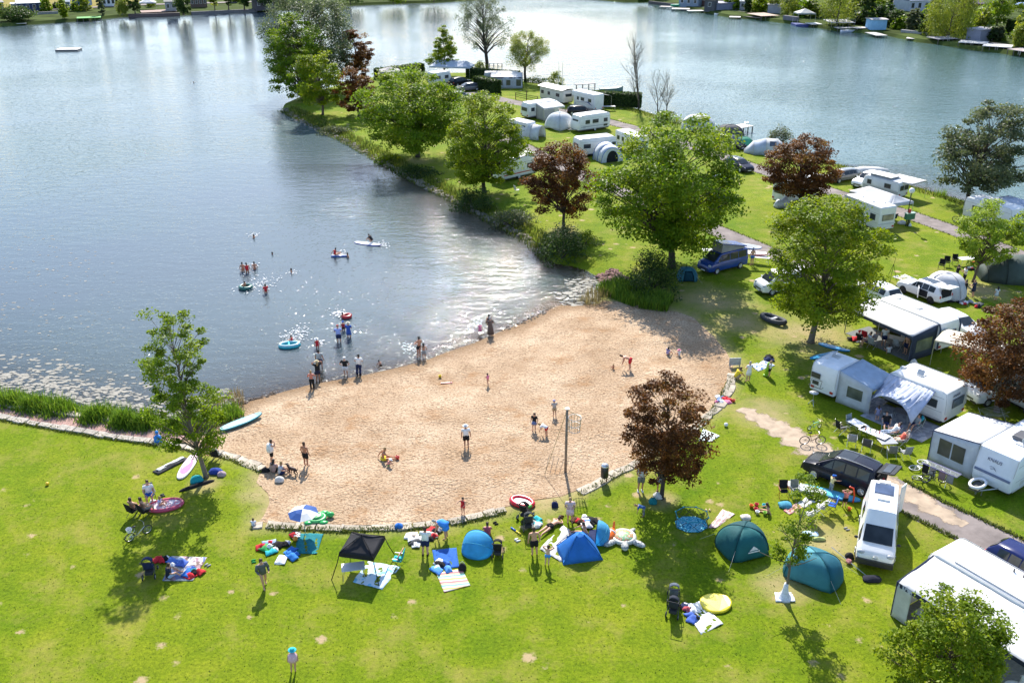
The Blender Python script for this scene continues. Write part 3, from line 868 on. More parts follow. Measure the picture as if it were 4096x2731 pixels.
def make_pose(name):
 J=base_pose()
 if name=='hips':
  for s in 'lr': arms(J,s,(.21,-.05,.67),(.12,.03,.585),(.085,.06,.57))
 elif name=='hold':
  for s in 'lr': arms(J,s,(.15,.02,.66),(.09,.13,.66),(.05,.165,.67))
 elif name=='shade':
  arms(J,'r',(.20,.10,.83),(.09,.10,.93),(.05,.085,.945)); arms(J,'l',(.15,.03,.65),(.06,.12,.63),(.03,.14,.62))
 elif name=='headhands':
  for s in 'lr': arms(J,s,(.22,.02,.89),(.11,-.01,.945),(.06,-.02,.95))
 elif name=='reach':
  arms(J,'r',(.17,.10,.75),(.19,.23,.73),(.195,.29,.735)); arms(J,'l',(.16,.05,.66),(.14,.16,.62),(.13,.21,.61))
 elif name=='walk':
  legs(J); J['knr']=(.055,.07,.29); J['anr']=(.055,.09,.05); J['toer']=(.06,.19,.03); J['knl']=(-.055,-.02,.28); J['anl']=(-.055,-.11,.07); J['toel']=(-.06,-.03,.018)
  for s in 'lr': arms(J,s,(.15,.01,.65),(.13,.12,.60),(.11,.16,.60))
 elif name=='bend':
  upper(J,0,-.02,1.35)
  for s in 'lr': arms(J,s,(.12,.26,.42),(.11,.30,.28),(.10,.31,.22))
 elif name=='lounge':
  upper(J,-.25,0,-.6); legs(J,hip=(.055,.02,.265),kn=(.07,.24,.29),an=(.07,.46,.22),toe=(.075,.49,.29))
  for s in 'lr': arms(J,s,(.15,-.10,.37),(.13,.04,.34),(.11,.10,.33))
 elif name=='chair':
  upper(J,-.26,0,-.18); legs(J,hip=(.055,.02,.265),kn=(.075,.235,.27),an=(.075,.25,.05),toe=(.08,.35,.018))
  for s in 'lr': arms(J,s,(.15,.02,.39),(.11,.15,.34),(.08,.20,.33))
 elif name=='ground':
  upper(J,-.465,0,.12); legs(J,hip=(.055,.03,.06),kn=(.09,.21,.20),an=(.09,.33,.035),toe=(.10,.42,.018))
  for s in 'lr': arms(J,s,(.15,.08,.22),(.11,.20,.20),(.08,.25,.20))
 elif name=='longsit':
  upper(J,-.465,0,.22); legs(J,hip=(.055,.03,.06),kn=(.075,.26,.075),an=(.085,.47,.04),toe=(.09,.49,.13))
  arms(J,'r',(.15,.16,.25),(.12,.30,.19),(.11,.36,.17)); arms(J,'l',(.16,-.05,.21),(.17,-.12,.08),(.17,-.12,.03))
 elif name=='squat':
  upper(J,-.38,-.05,.55); legs(J,hip=(.055,-.03,.14),kn=(.10,.15,.25),an=(.08,.0,.05),toe=(.09,.10,.018))
  for s in 'lr': arms(J,s,(.14,.20,.27),(.11,.28,.16),(.09,.31,.11))
 elif name in ('prone','supine'):
  K=base_pose(); q=1 if name=='supine' else -1
  for k,p in K.items(): J[k]=(p[0],-(p[2]-.5),.065+q*p[1]*.8)
  for s in 'lr':
   J['toe'+s]=(J['toe'+s][0]*1.2,.47 if q>0 else .55,.10 if q>0 else .03)
   x=-1 if s=='l' else 1
   if q<0:
    J['el'+s]=(x*.17,-.36,.03); J['wr'+s]=(x*.08,-.44,.03); J['ha'+s]=(x*.03,-.46,.03)
  if q<0: J['head']=(0,-.42,.10); J['crown']=(0,-.46,.13); J['nose']=(0,-.47,.06)
 return J

BONES=[('pelvis','spine'),('spine','chest'),('chest','neck'),('neck','head'),('head','crown'),('head','nose')]+[e for s in 'lr' for e in (('chest','sh'+s),('sh'+s,'el'+s),('el'+s,'wr'+s),('wr'+s,'ha'+s),('pelvis','hip'+s),('hip'+s,'kn'+s),('kn'+s,'an'+s),('an'+s,'toe'+s))]
RAD=dict(pelvis=.072,spine=.064,chest=.072,neck=.031,head=.047,crown=.040,nose=.011,sh=.037,el=.025,wr=.018,ha=.016,hip=.057,kn=.036,an=.022,toe=.019)
POSES=['stand','hips','hold','shade','headhands','reach','walk','bend','lounge','chair','ground','longsit','squat','prone','supine']
PJ={}; BODY={}
_tmp=[]
for pn in POSES:
 for child in (0,1):
  J=make_pose(pn); hs=1.25 if child else 1.0
  PJ[pn,child]=J
  names=list(J); me=bpy.data.meshes.new('body')
  me.from_pydata([J[k] for k in names],[(names.index(a),names.index(b)) for a,b in BONES],[])
  o=bpy.data.objects.new('body_'+pn,me); COL.objects.link(o)
  sk=o.modifiers.new('skin','SKIN'); sk.use_smooth_shade=True
  lay=me.skin_vertices[0].data if me.skin_vertices else None
  if lay is None:
   bm_=__import__('bmesh').new(); bm_.from_mesh(me); bm_.verts.layers.skin.verify(); bm_.to_mesh(me); bm_.free(); lay=me.skin_vertices[0].data
  for i,k in enumerate(names):
   r_=RAD.get(k,RAD.get(k[:-1],.03))*(hs if k in ('head','crown','nose') else 1)
   lay[i].radius=(r_,r_*(.82 if k in ('chest','spine','pelvis') else 1)); lay[i].use_root=(k=='pelvis')
  sub=o.modifiers.new('sub','SUBSURF'); sub.levels=1; sub.render_levels=1
  _tmp.append((pn,child,o))
bpy.context.view_layer.update()
_dg=bpy.context.evaluated_depsgraph_get()
for pn,child,o in _tmp:
 ev=o.evaluated_get(_dg); me=bpy.data.meshes.new_from_object(ev)
 mb=MB(); J=PJ[pn,child]
 mb.v=[tuple(v.co) for v in me.vertices]; mb.f=[tuple(p.vertices) for p in me.polygons]
 for s in 'lr':                                              # five fingers on each hand
  w,h=Vector(J['wr'+s]),Vector(J['ha'+s]); d=(h-w).normalized()
  side=d.cross(Vector((0,0,1)) if abs(d.z)<.8 else Vector((0,1,0))).normalized()
  curl=d.cross(side).normalized()*(1 if pn != 'prone' else 0.2)
  for i,(off,ln) in enumerate(((-.012,.030),(-.004,.036),(.004,.035),(.012,.027))):
   a=h+side*off+d*.008
   mb.tube([a,a+d*ln*.55+curl*.003,a+d*ln+curl*.010],[.0052,.0048,.0036],4)
  a=w.lerp(h,.55)+side*.014
  mb.tube([a,a+d*.014+side*.012,a+d*.030+side*.013],[.006,.0052,.004],4)
 BODY[pn,child]=mb.mesh('body',None,True); BODY[pn,child].materials.append(None)
 bpy.data.objects.remove(o)

GARM={}
def limb(mb,J,names,rads,n=7,flat=1.0):
 mb.tube([J[k] for k in names],rads,n,True,flat)

def garment(kind,pose,child):
 key=(kind,pose,child)
 if key in GARM: return GARM[key]
 J=PJ[pose,child]; mb=MB(); V=lambda k: Vector(J[k])
 pel,sp,ch,nk=V('pelvis'),V('spine'),V('chest'),V('neck')
 down=(pel-sp).normalized()
 if kind in ('tshirt','vest','longshirt','dress','longdress'):
  ext={'tshirt': .02,'vest': .0,'longshirt': .05}.get(kind,.04)
  pts=[nk.lerp(ch,.15),nk.lerp(ch,.45),ch,sp,pel+down*ext]; rs=[.045,.112,.108,.092,.098]
  if kind in ('dress','longdress'):
   kn=(V('knl')+V('knr'))/2; an=(V('anl')+V('anr'))/2; hp=(V('hipl')+V('hipr'))/2
   end=hp.lerp(kn,.75) if kind=='dress' else kn.lerp(an,.75)
   pts=pts[:-1]+[hp,end]; rs=[.045,.112,.106,.086,.108,.125 if kind=='dress' else .15]
  mb.tube(pts,rs,12,True,.72)
  if kind != 'vest':
   for s in 'lr':
    sh,el=V('sh'+s),V('el'+s)
    e=el if kind=='longshirt' else sh.lerp(el,.55)
    mb.tube([sh.lerp(ch,.4),sh,e],[.05,.046,.042],8)
    if kind=='longshirt': mb.tube([el,V('wr'+s)],[.036,.028],7)
 elif kind in ('shorts','trunks','trousers','skirt'):
  hp=(V('hipl')+V('hipr'))/2
  mb.tube([sp.lerp(pel,.55),pel,hp+(hp-pel)*.3],[.085,.094,.095],12,True,.80)
  if kind=='skirt':
   kn=(V('knl')+V('knr'))/2
   mb.tube([hp,hp.lerp(kn,.55)],[.10,.135],12,True,.8)
  else:
   f={'shorts': .75,'trunks': .42,'trousers': 1.0}[kind]
   for s in 'lr':
    h,k_,a=V('hip'+s),V('kn'+s),V('an'+s)
    mb.tube([h+(pel-h)*.2,h,h.lerp(k_,f)],[.066,.066,.056-.012*(kind=='trousers')],8)
    if kind=='trousers': mb.tube([k_,a+(k_-a)*.1],[.045,.036],8)
 elif kind in ('bikini',):
  mb.tube([ch+(nk-ch)*.25,ch+(sp-ch)*.25],[.085,.084],10,True,.8)
  hp=(V('hipl')+V('hipr'))/2
  mb.tube([pel,hp+(hp-pel)*.8],[.082,.075],10,True,.85)
 elif kind in ('hair','longhair','bun'):
  h,c,ns=V('head'),V('crown'),V('nose'); k=1.25 if child else 1.0
  fw=(ns-h).normalized(); up=(c-h).normalized()
  o=c-fw*.012*k+up*.004
  mb.ball(o,.05*k,10,6,(1.0,1.0,.92),.10)
  mb.ball(h-fw*.02*k,.045*k,8,5,(1.06,1,1),.1)
  if kind=='longhair': mb.tube([h-fw*.03*k,nk-fw*.045,nk.lerp(ch,.6)-fw*.075],[.042*k,.045,.025],8)
  if kind=='bun': mb.ball(c-fw*.045*k+up*.02,.022*k,8,5)
 elif kind in ('hat','cap','hood'):
  h,c,ns=V('head'),V('crown'),V('nose'); k=1.25 if child else 1.0
  up=(c-h).normalized(); fw=(ns-h).normalized()
  q=up.to_track_quat('Z','Y').to_matrix().to_4x4()
  prof=[(.105*k,.0),(.10*k,.006),(.058*k,.012),(.055*k,.05*k),(.03*k,.062*k),(.002,.064*k)] if kind=='hat' else [(.056*k,-.01),(.057*k,.012),(.052*k,.035*k),(.03*k,.055*k),(.002,.06*k)]
  if kind=='hood': prof=[(.06*k,-.06),(.064*k,0),(.05*k,.05),(.002,.07)]
  m2=MB().lathe(prof,12)
  mb.add([tuple(c-up*.012+(q @ Vector(p))) for p in m2.v],m2.f)
  if kind=='cap':
   r_=fw.cross(up).normalized()
   b0=c-up*.01
   mb.panel([b0+fw*.05*k-r_*.045*k,b0+fw*.11*k-r_*.03*k,b0+fw*.11*k+r_*.03*k,b0+fw*.05*k+r_*.045*k],.006)
 elif kind=='shoes':
  for s in 'lr':
   a,t_=V('an'+s),V('toe'+s)
   mb.tube([a+(a-t_)*.3+Vector((0,0,-.025)),a.lerp(t_,.5)+Vector((0,0,-.012)),t_+(t_-a)*.25],[.026,.03,.022],7)
 elif kind=='towel':
  mb.tube([nk+Vector((0,-.01,.01)),ch+Vector((0,-.03,.03)),sp+Vector((0,-.03,0)),pel+Vector((0,-.03,.0))],[.06,.135,.14,.15],12,True,.8)
 GARM[key]=mb.mesh(kind,None,True); GARM[key].materials.append(None)
 return GARM[key]

PART=dict(hair='hair',longhair='hair',bun='hair',tshirt='shirt',vest='vest',longshirt='shirt',dress='dress',longdress='dress',shorts='shorts',trunks='trunks',trousers='trousers',skirt='skirt',bikini='swimsuit',hat='hat',cap='cap',hood='hood',shoes='shoes',towel='towel')

def person(label,pos,face,H,pose='stand',sk=SK1,wear=(),child=0,dz=0.0,group='people at the lake',z=None):
 """face: heading in degrees, 0 looks away from the camera (+Y), positive turns left"""
 T=thing('person',label,'person',(pos[0],pos[1],(gz(*pos) if z is None else z)+dz),R(face),group,H)
 T.scale=(H*1.1,H*1.1,H)
 if pose not in ('prone','supine'): T.rotation_euler=(random.uniform(-.07,.04),random.uniform(-.06,.06),R(face+random.uniform(-12,12)))
 def hang(name,me,m):
  o=bpy.data.objects.new(name,me); COL.objects.link(o); o.parent=T
  o.material_slots[0].link='OBJECT'; o.material_slots[0].material=m
 hang('body',BODY[pose,child],skin(sk))
 for g,c in wear:
  hang(PART[g],garment(g,pose,child),hairm(c) if 'hair' in g or g=='bun' else cloth(c))
 return T

# ================================================================== vehicles
CARS={
 'wagon': (4.65,1.80,[(0,.30,.72,.80,.86,.78),(.02,.24,.90,1.00,.95,.80),(.11,.22,.93,1.40,.98,.68),(.30,.20,.93,1.47,1,.68),(.50,.20,.92,1.46,1,.68),(.56,.20,.92,1.42,1,.67),(.74,.20,.93,.97,1,.80),(.93,.22,.80,.84,.95,.78),(.985,.26,.68,.72,.85,.72),(1,.34,.55,.60,.78,.68)],.17,.81,.33),
 'mpv': (4.85,1.90,[(0,.32,.80,.90,.88,.80),(.015,.26,1.00,1.12,.96,.82),(.07,.22,1.02,1.66,1,.72),(.25,.20,1.02,1.74,1,.73),(.50,.20,1.00,1.74,1,.73),(.58,.20,1.00,1.68,1,.72),(.80,.20,.98,1.02,1,.82),(.94,.22,.84,.88,.94,.78),(.985,.26,.70,.74,.85,.72),(1,.34,.56,.60,.78,.68)],.17,.80,.34),
 'suv': (4.65,1.88,[(0,.36,.86,.95,.88,.80),(.02,.32,1.04,1.12,.96,.82),(.10,.28,1.06,1.62,1,.70),(.28,.28,1.06,1.70,1,.71),(.50,.28,1.05,1.69,1,.71),(.56,.28,1.05,1.63,1,.70),(.72,.28,1.06,1.10,1,.82),(.93,.30,.94,.99,.95,.80),(.985,.34,.78,.82,.87,.74),(1,.42,.64,.68,.80,.70)],.18,.81,.37),
 'van': (4.90,1.92,[(0,.34,1.08,1.30,.94,.86),(.008,.26,1.10,1.85,.98,.82),(.03,.24,1.12,1.93,1,.82),(.30,.24,1.12,1.97,1,.82),(.62,.24,1.12,1.96,1,.82),(.70,.24,1.12,1.90,1,.80),(.875,.24,1.10,1.16,1,.84),(.955,.26,1.00,1.05,.97,.82),(.99,.28,.80,.86,.92,.80),(1,.34,.60,.66,.86,.78)],.20,.81,.34),
 'tallvan': (5.2,1.96,[(0,.34,1.12,1.40,.94,.86),(.008,.26,1.12,2.30,.98,.76),(.04,.24,1.14,2.52,1,.74),(.30,.24,1.14,2.60,1,.74),(.63,.24,1.14,2.54,1,.74),(.735,.24,1.14,1.98,1,.80),(.875,.24,1.12,1.20,1,.86),(.955,.26,1.02,1.07,.97,.84),(.99,.28,.80,.86,.92,.80),(1,.34,.60,.66,.86,.78)],.20,.81,.34),
}

def wheel(T,x,y,r,w=.2,rim=ALU,fat=.64):
 s=1 if y>0 else -1
 ty=MB().tube([(x,y-w/2,r),(x,y-w*.35,r),(x,y+w*.35,r),(x,y+w/2,r)],[r*.9,r,r,r*.9],18)
 t=ty.build('wheel',rubber(),T,True)
 rm=MB().tube([(x,y+s*(w/2-.03),r),(x,y+s*(w/2+.008),r)],[r*fat,r*fat*.96],14)
 for k in range(5):
  a=2*math.pi*k/5
  rm.tube([(x,y+s*(w/2+.012),r),(x+math.cos(a)*r*fat*.9,y+s*(w/2+.012),r+math.sin(a)*r*fat*.9)],.028,4)
 rm.build('rim',metal(rim),t)

def car(name,label,pos,head,kind,color,cat='car',group='cars parked on the campsite',rails=False,rim=ALU,plate=True,glass=(.015,.02,.025),scale=1.0,loc_z=None,open_tail=False,dark_roof=None):
 L,W,st,fr,ff,wr=CARS[kind]
 T=thing(name,label,cat,(pos[0],pos[1],gz(*pos) if loc_z is None else loc_z),head,group,scale)
 def at(x):
  for a,b in zip(st,st[1:]):
   if a[0] <= x <= b[0]+1e-9:
    t=(x-a[0])/(b[0]-a[0]+1e-9)
    return [p+(q-p)*t for p,q in zip(a,b)]
  return list(st[-1])
 def ring(s):
  x=(s[0]-.5)*L; wb=s[4]*W/2; wt=s[5]*W/2; zb,ze,zt=s[1],s[2],s[3]
  h=[(wb*.80,zb),(wb*.985,zb+.12),(wb,(zb+ze)/2),(wb*.985,ze-.06),(wb*.955,ze),(wt*1.0,zt-min(.06,(zt-ze)*.4)),(wt*.86,zt),(wt*.4,zt+.012)]
  return [(x,-y,z) for y,z in h]+[(x,y,z) for y,z in reversed(h)]
 body=MB().loft([ring(s) for s in st])
 o=body.build('body',paint(color),T,True)
 mod=o.modifiers.new('edge','EDGE_SPLIT'); mod.split_angle=R(38)
 G=glassm(glass)
 def side_pt(x,u,sgn,off=.014):
  s=at(x); wb=s[4]*W/2; wt=s[5]*W/2
  y0,z0=wb*.955,s[2]; y1,z1=wt,s[3]-min(.06,(s[3]-s[2])*.4)
  return ((x-.5)*L,sgn*(y0+(y1-y0)*u+off),z0+(z1-z0)*u)
 i_r=next(i for i,s in enumerate(st) if s[3]-s[2]>.3)
 xr0=st[i_r][0]; i_f=max(i for i,s in enumerate(st) if s[3]-s[2]>.3); xf=st[i_f][0]; xc=st[i_f+1][0]
 cuts={'wagon': 3,'mpv': 3,'suv': 3,'van': 3,'tallvan': 2}[kind]
 if kind=='tallvan':
  spans=[(xf-.02,xc-.05,True),(.28,.47,False)]
 else:
  a0=xr0+.035; d=(xf-a0)/cuts
  spans=[(a0+d*i+.008,a0+d*(i+1)-.008,False) for i in range(cuts)]
  spans.append((xf+.002,xf+(xc-xf)*.55,True))
 for sg in (-1,1):
  for x0,x1,tri in spans:
   if kind=='tallvan' and not tri: u0,u1=.12,.52
   elif kind=='tallvan': u0,u1=.06,.80
   else: u0,u1=.08,.90
   pts=[side_pt(x0,u0,sg),side_pt(x1,u0,sg),side_pt(x1,u1 if not tri else .62,sg),side_pt(x0,u1,sg)]
   MB().panel(pts,.014).build('side_window',G,T)
 def cross(i0,i1,nm,u0=.06,u1=.94):
  a,b=st[i0],st[i1]
  nx_=-(b[3]-a[3]); nz_=(b[0]-a[0])*L; q=math.hypot(nx_,nz_); nx_,nz_=nx_/q*.02,nz_/q*.02
  f=lambda u,w: (((a[0]+(b[0]-a[0])*u)-.5)*L+nx_,w*(a[5]+(b[5]-a[5])*u)*W/2*.88,a[3]+(b[3]-a[3])*u+nz_+.008)
  MB().panel([f(u0,-1),f(u1,-1),f(u1,1),f(u0,1)],.014).build(nm,G,T)
 cross(i_f,i_f+1,'windscreen')
 if not open_tail:
  cross(i_r-1,i_r,'rear_window',.12,.88)
 for x in (fr,ff):
  for sg in (-1,1):
   wheel(T,(x-.5)*L,sg*(W/2-.085),wr,.21,rim)
 sf=at(.965); sr=at(.01)
 for sg in (-1,1):
  MB().ball(((.965-.5)*L,sg*sf[4]*W/2*.76,sf[2]-.05),.17 if 'van' in kind else .14,10,6,(.8,1.3,.8) if 'van' in kind else (.75,1.1,.62)).build('headlight',plastic((.42,.44,.47)),T,True)
  MB().box((0-.5)*L-.006,(.02-.5)*L+.03,sg*sr[4]*W/2*.90-.07,sg*sr[4]*W/2*.90+.07,sr[2]-.22,sr[2]+.02).build('tail_light',plastic((.45,.02,.02)),T)
  xm=(xc-.06-.5)*L
  MB().ball((xm,sg*(W/2+.09),at(xc-.06)[2]+.10),.11,8,5,(.55,1,.8)).build('mirror',plastic(color if kind != 'tallvan' else (.02,.02,.02)),T,True)
  if rails:
   pts=[((x-.5)*L,sg*at(x)[5]*W/2*.80,at(x)[3]+.05) for x in (xr0+.03,.3,.45,xf-.01)]
   MB().tube([(pts[0][0],pts[0][1],pts[0][2]-.05)]+pts+[(pts[-1][0],pts[-1][1],pts[-1][2]-.05)],.022,6).build('roof_rail',metal(ALU),T)
 MB().box(L/2-.05,L/2+.012,-W*.40,W*.40,.30,.44).build('bumper',plastic((.03,.03,.032)),T)
 MB().box(L/2-.02,L/2+.006,-W*.26,W*.26,.50,.62).build('grille',plastic((.02,.02,.02)),T)
 if plate:
  MB().box(L/2+.006,L/2+.022,-.26,.26,.33,.43).build('licence_plate',plastic(WHITE),T)
  MB().box(-L/2-.018,-L/2+.02,-.26,.26,.55,.65).build('licence_plate',plastic(WHITE),T)
 if dark_roof:
  MB().box((dark_roof[0]-.5)*L,(dark_roof[1]-.5)*L,-W*.26,W*.26,at(.4)[3]+.004,at(.4)[3]+.026).build('sunroof',G,T)
 T['L']=L
 return T

def wall_window(T,x0,x1,z0,z1,y,pane=None,fr=(.10,.105,.11),nm='window'):
 """window on a wall at y, facing -y or +y"""
 s=1 if y>0 else -1
 f=MB().box(x0,x1,min(y,y+s*.022),max(y,y+s*.022),z0,z1).build(nm,plastic(fr),T)
 MB().box(x0+.05,x1-.05,min(y+s*.02,y+s*.032),max(y+s*.02,y+s*.032),z0+.05,z1-.05).build('pane',glassm(pane or (.03,.035,.04)),f)

def end_window(T,y0,y1,z0,z1,x,pane=None,fr=(.10,.105,.11)):
 s=1 if x>0 else -1
 f=MB().box(min(x,x+s*.03),max(x,x+s*.03),y0,y1,z0,z1).build('window',plastic(fr),T)
 MB().box(min(x+s*.025,x+s*.04),max(x+s*.025,x+s*.04),y0+.05,y1-.05,z0+.05,z1-.05).build('pane',glassm(pane or (.03,.035,.04)),f)

def hatch(T,x,y,z,w=.42,openu=False,nm='roof_hatch'):
 o=MB().box(x-w/2,x+w/2,y-w/2,y+w/2,z-.03,z+.05).build(nm,plastic(LGREY),T,bevel=.02)
 if openu:
  MB().panel([(x-w/2,y+w/2,z+.07),(x+w/2,y+w/2,z+.07),(x+w/2,y+w*.15,z+.42),(x-w/2,y+w*.15,z+.42)],.02).build('lid',plastic((.45,.47,.5)),o)
 else:
  MB().box(x-w*.36,x+w*.36,y-w*.36,y+w*.36,z+.05,z+.085).build('lid',plastic((.6,.6,.58)),o,bevel=.015)

def caravan_profile(L,H,z0=.40,style='modern'):
 h=L/2
 if style=='box':
  return [(-h,z0),(-h,H-.22),(-h+.06,H-.08),(-h+.18,H),(h-.25,H),(h-.1,H-.07),(h,H-.25),(h+.02,z0+.5),(h-.08,z0)]
 if style=='slant':
  return [(-h+.10,z0),(-h,z0+.45),(-h+.12,H-.55),(-h+.38,H-.06),(-h+.6,H),(h-.7,H),(h-.45,H-.06),(h-.08,z0+.85),(h,z0+.5),(h-.12,z0)]
 if style=='alcove':
  return [(-h,z0),(-h,H-.15),(-h+.1,H-.02),(-h+.25,H),(h-.25,H),(h-.05,H-.08),(h,H-.3),(h-.02,H-.68),(h-.55,H-.85),(h-.58,z0)]
 return [(-h,z0),(-h-.02,z0+.6),(-h+.04,H-.42),(-h+.16,H-.12),(-h+.42,H),(h-.75,H),(h-.42,H-.12),(h-.14,z0+1.05),(h,z0+.55),(h-.10,z0)]

def caravan(name,label,pos,head,L,W=2.25,H=2.58,style='modern',color=WHITE,sides=((-1,((-1.6,-.9),(-.5,.3),(.9,1.7))),),zwin=(1.25,1.85),front=True,rear=True,hatches=((-.8,.1),(.6,-.1)),stripe=None,door=None,drawbar=True,open_hatch=False,cat='caravan',group='caravans on the campsite',wheels=True,scale=1.0,lights=True,z=None):
 T=thing(name,label,cat,(pos[0],pos[1],gz(*pos) if z is None else z),head,group,scale)
 pr=caravan_profile(L,H,.40,style); cx=0; cz=(H+.4)/2
 ins=lambda k: [(cx+(x-cx)*(1-k/(L/2)),cz+(z-cz)*(1-k/(H/2))) for x,z in pr]
 hw=W/2
 rings=[[(x,y,z) for x,z in ins(k)] for y,k in ((-hw,.14),(-hw+.035,.07),(-hw+.09,.022),(-hw+.17,0),(hw-.17,0),(hw-.09,.022),(hw-.035,.07),(hw,.14))]
 o=MB().loft(rings).build('shell',shell(color),T,True)
 e=o.modifiers.new('edge','EDGE_SPLIT'); e.split_angle=R(32)
 for sgn,wins in sides:
  for a,b in wins:
   wall_window(T,a,b,zwin[0],zwin[1],sgn*hw)
  if stripe:
   MB().box(-L/2+.35,L/2-.5,min(sgn*hw,sgn*(hw+.012)),max(sgn*hw,sgn*(hw+.012)),.78,.92).build('stripe',plastic(stripe),T)
  for z_ in (1.08,2.08): MB().box(-L/2+.2,L/2-.45,min(sgn*hw,sgn*(hw+.008)),max(sgn*hw,sgn*(hw+.008)),z_,z_+.025).build('seam',plastic(GREY),T)
  MB().box(L*.28,L*.28+.45,min(sgn*hw,sgn*(hw+.012)),max(sgn*hw,sgn*(hw+.012)),.62,.98).build('service_flap',plastic(LGREY),T)
  MB().box(-L/2+.22,L/2-.3,min(sgn*hw,sgn*(hw+.016)),max(sgn*hw,sgn*(hw+.016)),.44,.58).build('skirt_trim',plastic(LGREY),T)
 if door is not None:
  sgn,x=door
  d=MB().box(x-.33,x+.33,min(sgn*hw,sgn*(hw+.03)),max(sgn*hw,sgn*(hw+.03)),.55,2.25).build('door',shell(OFFWHITE),T)
  MB().box(x-.2,x+.2,min(sgn*(hw+.025),sgn*(hw+.04)),max(sgn*(hw+.025),sgn*(hw+.04)),1.45,2.0).build('pane',glassm(),d)
 if rear: end_window(T,-.75,.75,1.25,1.85,-L/2-.005)
 if front:
  x0=L/2-(.14 if style=='modern' else .02)
  end_window(T,-.72,.72,1.45 if style=='modern' else 1.3,1.95 if style=='modern' else 1.85,x0-(.10 if style=='modern' else 0))
 for i,(x,y) in enumerate(hatches): hatch(T,x,y,H+.01,.5 if i==0 else .36,open_hatch and i==0)
 if wheels:
  for sg in (-1,1): wheel(T,-.15,sg*(hw-.10),.32,.19,ALU)
 for s_ in (-1,1): MB().tube([(x,s_*(hw-.05),z+.01) for x,z in pr[1:-2]],.022,4).build('edge_trim',plastic(LGREY),T)
 if drawbar:
  db=MB().tube([(L/2-.1,-.5,.45),(L/2+1.0,0,.47)],.04,6).tube([(L/2-.1,.5,.45),(L/2+1.0,0,.47),(L/2+1.2,0,.50)],.04,6).tube([(L/2+.75,0,.02),(L/2+.75,0,.8)],.03,6)
  db.build('drawbar',metal((.4,.4,.4)),T)
 if lights:
  for sg in (-1,1): MB().box(-L/2-.05,-L/2+.02,sg*(hw-.28)-.12,sg*(hw-.28)+.12,.55,.72).build('tail_light',plastic((.45,.03,.02)),T)
 MB().box(-L/2+.2,L/2-.3,-hw+.15,hw-.15,.22,.41).build('chassis',metal((.10,.10,.10)),T)
 return T

def by_side(a,b,W,left=1):
 """centre and heading of a body whose base edge a->b (rear->front) is seen; the body lies left (1) or right (-1) of it"""
 h=ang(a,b); n=(-math.sin(h)*left,math.cos(h)*left); m=mid(a,b)
 return (m[0]+n[0]*W/2,m[1]+n[1]*W/2),h

def by_end(a,b,L,front=False):
 """centre and heading from a seen end wall a->b (left to right in view); the body runs away from it"""
 h=ang(a,b)+math.pi/2; m=mid(a,b)
 return (m[0]+math.cos(h)*L/2,m[1]+math.sin(h)*L/2),(h+math.pi if front else h)

# ================================================================== tents, awnings, shelters
def dome_tent(label,pos,rz,a,b,h,color,door=None,inner=None,group='tents',cat='tent',lobes=4,logo=False,porch=0.0,name='dome_tent',skirt=None,z=None):
 """dome of crossed poles: canvas panels bulging between the arched ridges"""
 T=thing(name,label,cat,(pos[0],pos[1],gz(*pos) if z is None else z),rz,group)
 n=lobes*6; m=9
 def P(i,j,off=0.0):
  t=2*math.pi*i/n+math.pi/lobes; v=j/m
  ph=(lobes*(t-math.pi/lobes)/2)
  pinch=1-0.13*abs(math.sin(ph)) ** 1.0*(1-0.5*v)
  lift=0.10*h*abs(math.sin(ph)) ** 2*max(0,1-v*5)
  ca=math.cos(v*math.pi/2) ** 0.72; sa=math.sin(v*math.pi/2)
  ex=1+porch*max(0,math.cos(t))*(1-v) ** 0.7
  return ((a+off)*ca*pinch*ex*math.cos(t),(b+off)*ca*pinch*math.sin(t),(h+off)*sa+lift*(1-v))
 def sector(name,mcol,i0,i1,j0=0,j1=m,off=0.0):
  mb=MB(); k=j1-j0+1
  vs=[P(i,j,off) for i in range(i0,i1+1) for j in range(j0,j1+1)]
  mb.add(vs,[(p*k+q,(p+1)*k+q,(p+1)*k+q+1,p*k+q+1) for p in range(i1-i0) for q in range(j1-j0)])
  o=mb.build(name,mcol,T,True)
  s=o.modifiers.new('thick','SOLIDIFY'); s.thickness=.012
  return o
 for L_ in range(lobes):
  c=color[L_ % len(color)]
  if door is not None and L_==door:
   sector('panel',canvas(c),L_*6,L_*6+6,6,m)
   sector('panel',canvas(c),L_*6,L_*6+1,0,6); sector('panel',canvas(c),L_*6+5,L_*6+6,0,6)
   sector('inner_door',cloth(inner or (.02,.02,.02)),L_*6+1,L_*6+5,0,6,-.06)
  else:
   sector('panel',canvas(c),L_*6,L_*6+6)
 for L_ in range(lobes):
  MB().tube([P(L_*6,j,.012) for j in range(m+1)],.016,5).build('pole_sleeve',cloth(tuple(x*.6 for x in color[0])),T)
 for k in range(lobes):
  p=P(k*6,3); MB().tube([p,(p[0]*1.75,p[1]*1.75,0)],.008,3).build('guy_rope',cloth((.5,.5,.45)),T)
 if logo is not False:
  i0=logo*6+3; MB().panel([P(i0-.8,2.6,.03),P(i0+.8,2.6,.03),P(i0,3.6,.03)],.01).build('emblem',cloth(W8),T); MB().panel([P(i0-1,2.1,.03),P(i0+1,2.1,.03),P(i0+1,2.35,.03),P(i0-1,2.35,.03)],.01).build('emblem_bar',cloth(W8),T)
 return T

